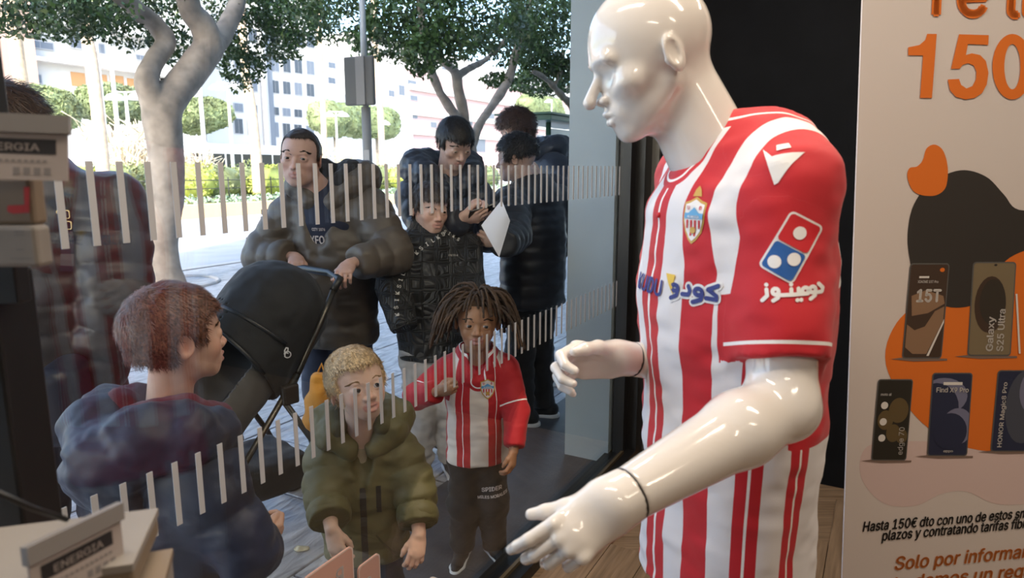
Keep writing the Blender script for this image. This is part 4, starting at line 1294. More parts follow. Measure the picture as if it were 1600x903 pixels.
# ---- striped shirt: colour from arc position round the chest, sleeve and collar masks from the pattern pieces
def jersey_mat(name, stops, lo, hi, red, white, piping=(0.9, 0.86, 0.84), rough=0.7):
    """stops: (position in metres round the chest, 0 red / 1 white / 2 piping) constant bands"""
    m = bpy.data.materials.new(name); m.use_nodes = True
    n = m.node_tree.nodes; l = m.node_tree.links; p = n['Principled BSDF']
    p.inputs['Roughness'].default_value = rough
    p.inputs['Sheen Weight'].default_value = 0.15
    def attr(nm):
        a = n.new('ShaderNodeAttribute'); a.attribute_name = nm; return a.outputs['Fac']
    mr = n.new('ShaderNodeMapRange'); mr.inputs[1].default_value = lo; mr.inputs[2].default_value = hi
    l.new(attr('arc'), mr.inputs[0])
    cr = n.new('ShaderNodeValToRGB'); cr.color_ramp.interpolation = 'CONSTANT'
    pal = {0: red, 1: white, 2: piping}
    e = cr.color_ramp.elements
    e[0].position = 0.0; e[0].color = (*pal[stops[0][1]], 1)
    e.remove(e[1])
    for pos, c in stops[1:]:
        x = e.new((pos - lo) / (hi - lo)); x.color = (*pal[c], 1)
    l.new(mr.outputs[0], cr.inputs[0])
    cur = cr.outputs[0]
    def layer(mask, colour, thr_lo, thr_hi):
        nonlocal cur
        g1 = n.new('ShaderNodeMath'); g1.operation = 'GREATER_THAN'; g1.inputs[1].default_value = thr_lo
        g2 = n.new('ShaderNodeMath'); g2.operation = 'LESS_THAN'; g2.inputs[1].default_value = thr_hi
        mu = n.new('ShaderNodeMath'); mu.operation = 'MULTIPLY'
        l.new(mask, g1.inputs[0]); l.new(mask, g2.inputs[0]); l.new(g1.outputs[0], mu.inputs[0]); l.new(g2.outputs[0], mu.inputs[1])
        mx = n.new('ShaderNodeMix'); mx.data_type = 'RGBA'; l.new(mu.outputs[0], mx.inputs[0])
        l.new(cur, mx.inputs[6]); mx.inputs[7].default_value = (*colour, 1); cur = mx.outputs[2]
    layer(attr('sleeve'), red, 0.0, 9)
    layer(attr('cuff'), piping, -0.0026, 0.0026)
    layer(attr('collar'), red, 0.0, 9)
    layer(attr('collar'), piping, 0.0105, 0.0150)
    l.new(cur, p.inputs['Base Color'])
    tc = n.new('ShaderNodeTexCoord'); nz = n.new('ShaderNodeTexNoise'); nz.inputs['Scale'].default_value = 700
    bn = n.new('ShaderNodeBump'); bn.inputs['Strength'].default_value = 0.12; bn.inputs['Distance'].default_value = 0.003
    l.new(tc.outputs['Object'], nz.inputs['Vector']); l.new(nz.outputs['Fac'], bn.inputs['Height']); l.new(bn.outputs[0], p.inputs['Normal'])
    MATS[name] = m
    return m
RED = (0.56, 0.008, 0.018); WHITE = (0.80, 0.76, 0.77)
s = SDF()
ctr = [ml(0.0, 0, 0.72), ml(0.005, 0, 1.02), ml(0.012, 0, 1.22), ml(0.010, 0, 1.345), ml(-0.005, 0, 1.42)]
s.chain(ctr, [0.190, 0.180, 0.193, 0.180, 0.135], 0.05, sq=(FD, 0.72))
s.chain([ml(-0.01, -0.14, 1.435), ml(-0.02, 0, 1.462), ml(-0.01, 0.14, 1.435)], [0.055, 0.070, 0.055], 0.06)
arm_u = EL_L - SH_L; arm_u /= np.linalg.norm(arm_u)
hemL = SH_L + arm_u * 0.262
s.cap(SH_L * 0.72 + np.array(ml(0, 0.05, 1.43)) * 0.28, SH_L + arm_u * 0.02, 0.064, 0.069, 0.045)
s.cap(SH_L + arm_u * 0.02, hemL, 0.069, 0.067, 0.03, flat=True)
arm_r = EL_R - SH_R; arm_r /= np.linalg.norm(arm_r); hemR = SH_R + arm_r * 0.25
s.chain([SH_R, hemR], [0.075, 0.078], 0.05)
s.cut(ml(0, 0, 0.71), (0, 0, -1))
# neck opening
nb = np.array(ml(-0.022, 0, 1.50)); vpt = np.array(ml(0.118, 0, 1.43))
s.cap(ml(-0.030, 0, 1.452), ml(-0.030, 0, 1.60), 0.068, 0.085, 0.006, True)
s.cap(ml(0.0, 0, 1.490), ml(0.122, 0, 1.462), 0.050, 0.006, 0.004, True)
def shirt_disp(V):
    z = V[:, 2]
    low = np.clip((1.15 - z) / 0.3, 0, 1)
    q = V.copy(); q[:, 2] *= 0.35
    d = 0.010 * low * noise3(q, 11, 3) + 0.004 * noise3(V, 14, 5) + 0.0025 * noise3(V * np.array((1, 1, 1.6)), 30, 6)
    ar = np.linalg.norm(np.cross(V - SH_L, arm_u), axis=1)
    return d
def loc_fl(V):
    q = V - np.array(MB0); return q @ FD, q @ LD
def shirt_arc(V):
    f, l_ = loc_fl(V)
    th = np.arctan2(l_, (f + 0.01) / 0.72)
    r = 0.175
    a = th * r
    # above the chest the bands run straight up over the shoulder
    w = np.clip((V[:, 2] - 1.30) / 0.10, 0, 1)
    side = np.where(f > -0.03, l_ * 1.04, l_ * 1.04)
    return a * (1 - w) + np.where(f > -0.04, side, a) * w
def shirt_sleeve(V):
    f, l_ = loc_fl(V); z = V[:, 2]
    # raglan seam: from the collar out to the armpit; positive on the sleeve, side and back yoke
    t = (V - SH_L) @ arm_u
    dl = np.linalg.norm(V - SH_L - t[:, None] * arm_u, axis=1)
    sl = np.abs(l_) - (0.166 - np.clip((z - 1.40) / 0.09, 0, 1) * 0.020)
    a = np.abs(shirt_arc(V))
    low = np.maximum(np.where((l_ > 0.05) & (t < 0.27), 0.088 - dl, -1), np.minimum(a - 0.245, z - 1.03))
    return np.where(z > 1.27, sl, low)
def shirt_cuff(V):
    t = (V - SH_L) @ arm_u - 0.262 + 0.020
    f, l_ = loc_fl(V)
    d = np.linalg.norm(V - SH_L - ((V - SH_L) @ arm_u)[:, None] * arm_u, axis=1)
    return np.where((l_ > 0.06) & (d < 0.080), t, 1.0)
cl_rim = [ml(0.100, 0.0, 1.452), ml(0.06, 0.050, 1.478), ml(0.01, 0.082, 1.505), ml(-0.05, 0.080, 1.522), ml(-0.105, 0.0, 1.535)]
def shirt_collar(V):
    f, l_ = loc_fl(V); z = V[:, 2]
    # distance from the neck opening's rim, measured on the cone of the collar
    d1 = np.sqrt((f + 0.030) ** 2 + l_ ** 2) - (0.068 + (z - 1.452) / 0.148 * 0.017)
    e = np.array(vpt)
    a = np.array(ml(0.0, 0, 1.490)); b = np.array(ml(0.122, 0, 1.462)); ba = b - a
    h = np.clip(((V - a) @ ba) / (ba @ ba), 0, 1)
    d2 = np.linalg.norm(V - a - h[:, None] * ba, axis=1) - (0.050 + (0.006 - 0.050) * h)
    d = np.minimum(d1, d2)
    return 0.040 - d
stops = [(-0.62, 1)]
for k in range(-3, 4):
    c = 0.09 * k
    stops += [(c - 0.0225, 0), (c - 0.0019, 2), (c + 0.0019, 0), (c + 0.0225, 1)]
M_JERSEY = jersey_mat('striped_shirt', stops, -0.62, 0.62, RED, WHITE)
shirt = sdf_obj('shirt', s, 0.0052, M_JERSEY, mann, None, shirt_disp, dict(arc=shirt_arc, sleeve=shirt_sleeve, cuff=shirt_cuff, collar=shirt_collar))
# ---- marks on the shirt
bv = bvh_of(shirt)
M_WMARK = mat('print_white', (0.82, 0.79, 0.78), 0.6)
M_BMARK = mat('print_blue', (0.012, 0.10, 0.36), 0.6)
M_NAVY = mat('print_navy', (0.035, 0.045, 0.22), 0.6)
M_RMARK = mat('print_red', (0.60, 0.012, 0.02), 0.6)
M_GOLD = mat('print_gold', (0.60, 0.36, 0.07), 0.5)
M_YELL = mat('print_yellow', (0.80, 0.52, 0.06), 0.6)
M_SKYB = mat('print_sky', (0.13, 0.38, 0.66), 0.6)
def view_frame(px, py, zc, rot=0.0, nrm=None, back=0.10):
    """plane in front of a surface point, local x to the right along the cloth"""
    p = Vector(at_d(px, py, zc))
    n = Vector(nrm).normalized() if nrm is not None else (CAM - p).normalized()
    up = Vector((0, 0, 1)); x = up.cross(n).normalized(); y = n.cross(x)
    M = Matrix((x, y, n)).transposed().to_4x4() @ Matrix.Rotation(rot, 4, 'Z')
    M.translation = p + n * back
    return M
ARABIC = {
    'dal': [(0.62, 0.95), (0.80, 0.62), (0.66, 0.34), (0.10, 0.34)],
}
def stroke_word(strokes, w):
    return merge2d(*[stroke2d(q, w) for q in strokes])
# sleeve: tile emblem and word below it, on the outside of the left sleeve
sl_n = (CAM - Vector(at_d(1240, 400, 0.95)))
sl_n = Vector((sl_n.x + 0.10, sl_n.y, 0.02))
Ms = view_frame(1236, 385, 0.955, math.radians(-27), sl_n)
k = 0.036
wrap_mark('emblem_border', *rrect(-0.72 * k, -1.22 * k, 0.72 * k, 1.22 * k, 0.2 * k), Ms, bv, M_WMARK, shirt, 0.0012)
wrap_mark('emblem_red_half', *rrect(-0.64 * k, 0.03 * k, 0.64 * k, 1.14 * k, 0.14 * k), Ms, bv, M_RMARK, shirt, 0.0022)
wrap_mark('emblem_blue_half', *rrect(-0.64 * k, -1.14 * k, 0.64 * k, -0.03 * k, 0.14 * k), Ms, bv, M_BMARK, shirt, 0.0022)
for (x, y) in ((0.0, 0.60), (-0.28, -0.78), (0.30, -0.36)):
    wrap_mark('emblem_dot', *circle(x * k, y * k, 0.25 * k), Ms, bv, M_WMARK, shirt, 0.0032)
Mt = view_frame(1236, 457, 0.955, math.radians(4), sl_n)
wd2 = 0.0052
def arc2(cx, cy, r, a0, a1, n=8, ry=None):
    return [(cx + r * math.cos(math.radians(a0 + (a1 - a0) * i / n)), cy + (ry or r) * math.sin(math.radians(a0 + (a1 - a0) * i / n))) for i in range(n + 1)]
u = 0.01
dominoz = [  # right to left: dal, waw, meem, yeh, noon, waw, zain
    [(3.6 * u, 1.15 * u), (4.2 * u, 0.5 * u), (4.05 * u, 0.0), (3.5 * u, 0.0)],
    arc2(2.75 * u, 0.45 * u, 0.40 * u, 0, 360, 10), [(3.15 * u, 0.40 * u), (3.05 * u, -0.35 * u), (2.4 * u, -0.75 * u)],
    arc2(1.75 * u, 0.40 * u, 0.42 * u, 0, 360, 10),
    [(2.1 * u, 0.0), (-1.9 * u, 0.0)], [(0.85 * u, 0.0), (0.85 * u, 0.75 * u)], [(-0.1 * u, 0.0), (-0.1 * u, 0.75 * u)],
    arc2(-2.15 * u, 0.45 * u, 0.40 * u, 0, 360, 10), [(-1.75 * u, 0.40 * u), (-1.85 * u, -0.35 * u), (-2.5 * u, -0.75 * u)],
    [(-3.3 * u, 0.75 * u), (-3.25 * u, -0.1 * u), (-3.9 * u, -0.75 * u)],
]
parts2 = [stroke2d(q, wd2) for q in dominoz] + [circle(x * u, y * u, 0.0028, 10) for (x, y) in ((0.65, -0.75), (1.15, -0.75), (-0.1, 1.35), (-3.3, 1.35))]
wrap_mark('sleeve_word', *merge2d(*parts2), Mt, bv, M_WMARK, shirt, 0.0016, 0.006)
# shoulder emblem: bar and winged figure
Mm = view_frame(1214, 258, 0.97, math.radians(-12), Vector((-0.55, -0.75, 0.55)), 0.12)
wrap_mark('shoulder_emblem', *merge2d(poly([(-0.026, 0.016), (-0.006, 0.004), (0.004, 0.010), (0.030, 0.026), (0.016, -0.030), (0.012, -0.034)]), poly([(-0.010, 0.026), (0.004, 0.034), (0.012, 0.026), (-0.004, 0.015)])), Mm, bv, M_WMARK, shirt, 0.0016)
# crest on the chest
ch_n = Vector(tuple(FD * 0.75 + LD * 0.66))
Mc = view_frame(1077, 343, 1.03, 0.0, ch_n)
def shield(sx, sy):
    h = [(-1, 0.72), (-0.55, 0.80), (0, 0.98), (0.55, 0.80), (1, 0.72), (0.98, -0.1), (0.75, -0.6), (0.35, -0.95), (0, -1.12), (-0.35, -0.95), (-0.75, -0.6), (-0.98, -0.1)]
    return poly([(x * sx, y * sy) for x, y in h])
def crest(Mc, bv, sx, sy, parent, q=0.0012, maxl=0.006):
    wrap_mark('crest_border', *shield(sx, sy), Mc, bv, M_GOLD, parent, q, maxl)
    wrap_mark('crest_field', *shield(sx * 0.86, sy * 0.88), Mc, bv, M_WMARK, parent, q * 1.9, maxl)
    wrap_mark('crest_stripes', *merge2d(*[poly([((x - 0.09) * sx, -0.05 * sy), ((x + 0.09) * sx, -0.05 * sy), ((x + 0.07) * sx, (-0.92 + 0.9 * abs(x)) * sy), ((x - 0.07) * sx, (-0.92 + 0.9 * abs(x)) * sy)]) for x in (-0.55, -0.18, 0.18, 0.55)]), Mc, bv, M_RMARK, parent, q * 2.6, maxl)
    wrap_mark('crest_band', *merge2d(poly([(-0.86 * sx, 0.02 * sy), (0.86 * sx, 0.02 * sy), (0.86 * sx, 0.26 * sy), (-0.86 * sx, 0.26 * sy)]), poly([(-0.5 * sx, 0.26 * sy), (0.5 * sx, 0.26 * sy), (0.0, 0.52 * sy)])), Mc, bv, M_SKYB, parent, q * 3.0, maxl)
    v_, f_ = text_polys('ALMERIA', sx * 0.36, 0.02, 'CENTER'); wrap_mark('crest_word', [(x, y + 0.05 * sy) for x, y in v_], f_, Mc, bv, M_WMARK, parent, q * 3.6, maxl)
    for tx, xx in (('U', -0.55), ('D', 0.55)):
        v_, f_ = text_polys(tx, sx * 0.52, 0.02, 'CENTER'); wrap_mark('crest_letter', [(x + xx * sx, y + 0.42 * sy) for x, y in v_], f_, Mc, bv, M_RMARK, parent, q * 3.0, maxl)
    wrap_mark('crest_ball', *circle(0, -0.50 * sy, 0.26 * sx, 12), Mc, bv, M_GOLD, parent, q * 3.6, maxl)
crest(Mc, bv, 0.0200, 0.034, shirt)
wrap_mark('crest_crown', *merge2d(poly([(-0.008, 0.0), (0.008, 0.0), (0.005, 0.010), (0, 0.016), (-0.005, 0.010)])), Mc @ Matrix.Translation((0, 0.034, 0)), bv, M_GOLD, shirt, 0.0014)
# sponsor across the chest
Mk = view_frame(1061, 462, 1.03, 0.0, Vector(tuple(FD * 0.90 + LD * 0.42)))
u = 0.0135
kudu = [
    [(2.5 * u, 1.3 * u), (1.7 * u, 0.75 * u), (2.45 * u, 0.15 * u), (2.45 * u, -0.25 * u), (1.55 * u, -0.25 * u)],
    arc2(0.85 * u, 0.30 * u, 0.38 * u, 0, 360, 10), [(1.23 * u, 0.2 * u), (1.1 * u, -0.55 * u), (0.4 * u, -0.95 * u)],
    [(-0.15 * u, 0.75 * u), (0.05 * u, 0.3 * u), (-0.05 * u, -0.2 * u), (-0.65 * u, -0.25 * u)],
    arc2(-1.45 * u, 0.30 * u, 0.36 * u, 0, 360, 10), [(-1.09 * u, 0.2 * u), (-1.2 * u, -0.55 * u), (-1.8 * u, -0.95 * u)],
]
kx = 1.5
kud = [[(x * kx - 0.006, y) for x, y in q] for q in kudu]
wrap_mark('sponsor_outline', *merge2d(*[stroke2d(q, 0.0145) for q in kud]), Mk, bv, M_WMARK, shirt, 0.0012)
wrap_mark('sponsor_word', *merge2d(*[stroke2d(q, 0.0068) for q in kud]), Mk, bv, M_NAVY, shirt, 0.0024)
Mk2 = view_frame(1024, 458, 1.04, 0.0, Vector(tuple(FD * 0.98 + LD * 0.15)))
v_, f_ = text_polys('KUDU', 0.050, 0.03, 'RIGHT')
wrap_mark('sponsor_word', [(x - 0.050, y - 0.017) for x, y in v_], f_, Mk2, bv, M_NAVY, shirt, 0.0024)
wrap_mark('sponsor_flag', *poly([(-0.046, 0.022), (-0.024, 0.022), (-0.024, -0.010)]), Mk2, bv, M_YELL, shirt, 0.0024)
# placket button
pb_ = bv.ray_cast(Vector(tuple(ml(0.4, 0.003, 1.375))), Vector(tuple(-FD)))[0]
if pb_ is not None:
    MB().tube([pb_ - Vector(tuple(FD)) * 0.001, pb_ + Vector(tuple(FD)) * 0.0025], [0.0048, 0.0042], 12).build('button', M_RMARK, shirt)
# ================================================================== SHOP FITTINGS
# ---- roll-up banner
Pt = at_d(1360, 0, 1.42); Pb = at_d(1316, 903, 1.536)
bx = Vector((0.989, 0.15, 0)).normalized(); by = (Pt - Pb).normalized(); by = (by - bx * by.dot(bx)).normalized(); bn = bx.cross(by)
def bpix(px, py):
    """photo pixel -> banner plane coordinates"""
    d = ray(px, py); t = (Pb - CAM).dot(bn) / d.dot(bn); q = CAM + d * t - Pb
    return q.dot(bx), q.dot(by)
BM = Matrix((bx, by, bn)).transposed().to_4x4(); BM.translation = Pb
foot = Pb - by * (Pb.z / by.z)
ban = thing('roll_up_banner', 'tall pale promotional banner with orange lettering behind the mannequin', 'banner', (foot.x + 0.4, foot.y + 0.06, 0))
M_BAN = mat('banner_sheet', (0.66, 0.58, 0.54), 0.75)
v0 = -Pb.z / by.z + 0.06; v1 = 0.0 + (Pt - Pb).length + 0.35
MB().plate([(0, v0), (0.86, v0), (0.86, v1), (0, v1)], BM, -0.004, 0.0).build('sheet', M_BAN, ban)
MB().box(Matrix.Translation(foot + bx * 0.43 + Vector((0, 0, 0.035))) @ Matrix.Rotation(math.atan2(bx.y, bx.x), 4, 'Z'), 0.45, 0.09, 0.035, 0.012).build('base', mat('banner_base', (0.45, 0.45, 0.46), 0.35, metal=0.8), ban)
MB().plate([(0, v1), (0.86, v1), (0.86, v1 + 0.02), (0, v1 + 0.02)], BM, -0.010, 0.006).build('top_rail', MATS['banner_base'], ban)
M_ORA = mat('print_orange', (0.72, 0.16, 0.012), 0.75)
M_CHAR = mat('print_charcoal', (0.030, 0.024, 0.020), 0.75)
M_PINK = mat('print_pale_pink', (0.66, 0.50, 0.47), 0.75)
def spline_poly(pix, n=6):
    P = [Vector((*bpix(x, y), 0)) for x, y in pix]; out = []
    k_ = len(P)
    for i in range(k_):
        p0, p1, p2, p3 = P[i - 1], P[i], P[(i + 1) % k_], P[(i + 2) % k_]
        for j in range(n):
            t = j / n
            q = 0.5 * ((2 * p1) + (p2 - p0) * t + (2 * p0 - 5 * p1 + 4 * p2 - p3) * t * t + (3 * p1 - p0 - 3 * p2 + p3) * t ** 3)
            out.append((q.x, q.y))
    return poly(out)
def btext(txt, px, py, capx, m, bold=0.02, shear=0.0, width_px=None, lift=0.0022, name='lettering', rot=0.0):
    """txt with its baseline start at (px, py) and cap height capx pixels; width_px fits the run"""
    u0, w0 = bpix(px, py); u1, w1 = bpix(px, py - capx)
    cap = abs(w1 - w0); v_, f_ = text_polys(txt, 1.0, bold, 'LEFT', shear)
    hh = max(y for x, y in text_polys('H', 1.0, 0.0)[0]); s_ = cap / hh; sx = s_
    if width_px:
        a = bpix(px + width_px, py)[0] - u0; xs = [x for x, y in v_]; sx = a / (max(xs) - min(xs))
    c_, n_ = math.cos(rot), math.sin(rot)
    pts = []
    for x, y in v_:
        X = x * sx; Y = y * s_
        pts.append((u0 + X * c_ - Y * n_, w0 + X * n_ + Y * c_))
    return flat_mark(name, pts, f_, BM, m, ban, lift)
flat_mark('wave_print', *spline_poly([(1345, 745), (1352, 700), (1400, 690), (1500, 690), (1680, 690), (1700, 760), (1640, 782), (1560, 788), (1510, 768), (1470, 772), (1430, 790), (1380, 786)]), BM, M_PINK, ban, 0.0004)
flat_mark('orange_print', *spline_poly([(1384, 570), (1400, 505), (1450, 470), (1520, 465), (1560, 410), (1610, 385), (1720, 360), (1740, 560), (1680, 690), (1590, 706), (1500, 696), (1430, 650)]), BM, M_ORA, ban, 0.0008)
flat_mark('charcoal_print', *spline_poly([(1418, 360), (1428, 318), (1455, 285), (1500, 266), (1540, 276), (1568, 304), (1592, 328), (1660, 330), (1680, 380), (1620, 386), (1570, 408), (1548, 455), (1515, 478), (1470, 476), (1432, 440), (1420, 400)]), BM, M_CHAR, ban, 0.0012)
flat_mark('heart_print', *spline_poly([(1417, 277), (1420, 263), (1432, 260), (1441, 250), (1447, 232), (1460, 226), (1473, 236), (1480, 262), (1477, 292), (1462, 305), (1440, 305), (1425, 297)]), BM, M_ORA, ban, 0.0016)
btext('Te ll', 1432, 22, 78, M_ORA, 0.025)
def zp(pts): return [bpix(1310 + x * 0.4647, y * 0.4647) for x, y in pts]
def zell(cx, cy, rx, ry, n=40): return zp([(cx + rx * math.cos(2 * PI * i / n), cy + ry * math.sin(2 * PI * i / n)) for i in range(n)])
flat_mark('numeral_one', *poly(zp([(232, 187), (282, 187), (272, 330), (312, 330), (328, 115), (296, 115), (290, 135), (270, 152), (232, 160)])), BM, M_ORA, ban, 0.0022)
five_v = zp([(403, 116), (503, 119), (501, 152), (433, 149), (426, 186), (446, 180), (474, 186), (493, 206), (502, 245), (496, 285), (480, 314), (455, 330), (425, 335), (392, 326), (372, 303), (365, 268), (403, 266), (410, 286), (428, 298), (448, 290), (460, 266), (461, 240), (452, 221), (434, 213), (415, 219), (405, 232), (376, 232)])
flat_mark('numeral_five', *poly(five_v), BM, M_ORA, ban, 0.0022)
zo = zell(582, 225, 67, 110); zi = zell(582, 225, 27, 76)
flat_mark('numeral_zero', zo + zi, [(i, (i + 1) % 40, 40 + (i + 1) % 40, 40 + i) for i in range(40)], BM, M_ORA, ban, 0.0022)
M_INK = mat('print_black', (0.022, 0.018, 0.016), 0.75)
btext('Hasta 150€ dto con uno de estos sm', 1346, 830, 15, M_INK, 0.022, 0.18, 256)
btext('plazos y contratando tarifas fibra', 1376, 844, 15, M_INK, 0.022, 0.18, 232)
M_ORT = mat('print_orange_text', (0.62, 0.20, 0.045), 0.75)
btext('Solo por informar', 1395, 890, 20, M_ORT, 0.022, 0.18, 208)
btext('te damos un regalo', 1392, 921, 20, M_ORT, 0.022, 0.18, 240)
# printed telephones
def print_phone(x0, y0, x1, y1, skew, body, art, name='phone_print'):
    """corners from pixels; art: (kind, params) flat layers on top"""
    a = bpix(x0, y1); b = bpix(x1, y1); c = bpix(x1 + skew, y0); d = bpix(x0 + skew, y0)
    def at_uv(u, w):
        p = Vector(a).lerp(Vector(b), u); q = Vector(d).lerp(Vector(c), u); r = p.lerp(q, w); return (r.x, r.y)
    def rr(u0, w0, u1, w1, r):
        v_, f_ = rrect(u0 * 0.5, w0, u1 * 0.5, w1, r); return [at_uv(x * 2, y) for x, y in v_], f_
    sh = [at_uv(-0.30 + 0.02 * i, -0.012 - 0.02 * math.sin(i / 20 * PI)) for i in range(21)] + [at_uv(1.05 - 0.0675 * i, 0.0) for i in range(21)]
    flat_mark('shadow_print', *poly([at_uv(-0.28, -0.005), at_uv(0.3, -0.03), at_uv(1.15, -0.022), at_uv(1.15, 0.0), at_uv(0, 0.01)]), BM, mat('print_shade', (0.20, 0.13, 0.10), 0.75), ban, 0.0017)
    o = flat_mark(name, *rr(0, 0, 1, 1, 0.04), BM, mat('print_bezel', (0.10, 0.095, 0.09), 0.6), ban, 0.0020)
    flat_mark('screen_print', *rr(0.03, 0.014, 0.97, 0.986, 0.03), BM, body, o, 0.0024)
    return at_uv, o
def uvpoly(f, pts): return poly([f(*q) for q in pts])
def uvtext(f, txt, u, w, size_w, m, o, rot=False, bold=0.02, width=None, lift=0.0034):
    v_, f_ = text_polys(txt, 1.0, bold, 'LEFT'); hh = max(y for x, y in text_polys('H', 1.0, 0)[0])
    k_ = size_w / hh; xs = [x for x, y in v_]; ln = max(xs) - min(xs)
    asp = 0.5
    if not rot:
        kx = (width / ln) if width else k_ / asp
        pts = [f(u + x * kx, w + y * k_) for x, y in v_]
    else:
        kx = (width / ln) if width else k_
        pts = [f(u - y * k_ / asp, w + x * kx) for x, y in v_]
    flat_mark('phone_lettering', pts, f_, BM, m, o, lift)
def blob(f, cu, cw, ru, rw, m, o, lift=0.0028, n=24):
    flat_mark('art_print', *poly([f(min(max(cu + ru * math.cos(2 * PI * i / n), 0.03), 0.97), min(max(cw + rw * math.sin(2 * PI * i / n), 0.014), 0.986)) for i in range(n)]), BM, m, o, lift)
M_TX = mat('print_phone_white', (0.70, 0.66, 0.62), 0.75)
M_BR = mat('print_brown', (0.055, 0.030, 0.018), 0.6); M_BRL = mat('print_tan', (0.26, 0.15, 0.085), 0.6); M_TAN = mat('print_gold_grey', (0.20, 0.15, 0.085), 0.6)
M_NV = mat('print_night', (0.018, 0.022, 0.055), 0.6); M_NVL = mat('print_violet', (0.17, 0.17, 0.26), 0.6); M_OL = mat('print_olive', (0.020, 0.016, 0.010), 0.6); M_OLL = mat('print_amber', (0.12, 0.08, 0.03), 0.6)
f, o = print_phone(1408, 411, 1470, 560, 13, M_BR, None)
flat_mark('art_print', *uvpoly(f, [(0.05, 0.36), (0.25, 0.30), (0.5, 0.34), (0.72, 0.50), (0.95, 0.55), (0.95, 0.40), (0.60, 0.05), (0.25, 0.05), (0.05, 0.12)]), BM, M_BRL, o, 0.0028)
flat_mark('art_print', *uvpoly(f, [(0.10, 0.66), (0.45, 0.72), (0.90, 0.66), (0.95, 0.58), (0.55, 0.48), (0.15, 0.45)]), BM, M_BRL, o, 0.0029)
flat_mark('pen_print', *uvpoly(f, [(0.60, 0.03), (0.66, 0.03), (0.97, 0.38), (0.97, 0.42)]), BM, M_TX, o, 0.0031)
uvtext(f, '15T', 0.20, 0.60, 0.125, M_TX, o, bold=0.03, width=0.62)
uvtext(f, 'XIAOMI 15T Pro', 0.22, 0.795, 0.026, M_TX, o, bold=0.02, width=0.52)
blob(f, 0.82, 0.93, 0.06, 0.022, M_ORA, o)
flat_mark('badge_print', *uvpoly(f, [(0.25, 0.845), (0.50, 0.845), (0.50, 0.865), (0.25, 0.865)]), BM, M_TX, o, 0.0031)
f, o = print_phone(1510, 409, 1578, 556, 9, M_TAN, None)
blob(f, 0.45, 0.55, 0.36, 0.30, M_BR, o); blob(f, 0.50, 0.58, 0.30, 0.24, mat('print_dark_bronze', (0.035, 0.026, 0.018), 0.6), o, 0.0030)
blob(f, 0.52, 0.968, 0.035, 0.011, M_INK, o, 0.0032)
uvtext(f, 'Galaxy', 0.56, 0.05, 0.075, M_TX, o, True, width=0.37); uvtext(f, 'S25 Ultra', 0.80, 0.05, 0.075, M_TX, o, True, width=0.45)
flat_mark('pen_print', *poly([bpix(1590, 552), bpix(1593, 552), bpix(1588, 459), bpix(1585, 459)]), BM, M_TX, o, 0.0030)
f, o = print_phone(1360, 592, 1415, 719, 11, M_OL, None)
for (cu, cw, r_) in ((0.30, 0.50, 0.22), (0.65, 0.62, 0.28), (0.55, 0.34, 0.2), (0.8, 0.30, 0.16)): blob(f, cu, cw, r_, r_ * 0.55, M_OLL, o, 0.0027 + r_ * 0.001)
for cw in (0.68, 0.48, 0.28): blob(f, 0.24, cw, 0.10, 0.045, M_TX, o, 0.0031)
uvtext(f, 'edge 70', 0.86, 0.07, 0.075, M_TX, o, True, 0.005, width=0.34)
uvtext(f, 'moto ai', 0.10, 0.80, 0.032, M_TX, o)
f, o = print_phone(1447, 582, 1510, 712, 9, M_NV, None)
blob(f, 0.30, 0.72, 0.60, 0.22, M_NVL, o, 0.0027); blob(f, 0.10, 0.58, 0.60, 0.30, M_NV, o, 0.0029); blob(f, 0.70, 0.36, 0.40, 0.22, M_NVL, o, 0.0030); blob(f, 0.52, 0.30, 0.42, 0.22, M_NV, o, 0.0032)
flat_mark('badge_print', *uvpoly(f, [(0.28, 0.855), (0.75, 0.855), (0.75, 0.89), (0.28, 0.89)]), BM, M_TX, o, 0.0031)
uvtext(f, 'Find X9 Pro', 0.10, 0.77, 0.055, M_TX, o, width=0.80, lift=0.0040); uvtext(f, 'oppo', 0.38, 0.05, 0.028, M_TX, o, width=0.24, lift=0.0040)
f, o = print_phone(1546, 578, 1612, 705, 12, M_NV, None)
blob(f, 0.70, 0.55, 0.45, 0.45, mat('print_slate', (0.06, 0.065, 0.09), 0.6), o, 0.0027); blob(f, 0.95, 0.75, 0.40, 0.30, M_NVL, o, 0.0029)
uvtext(f, 'HONOR Magic8 Pro', 0.24, 0.05, 0.05, M_TX, o, True, width=0.80)

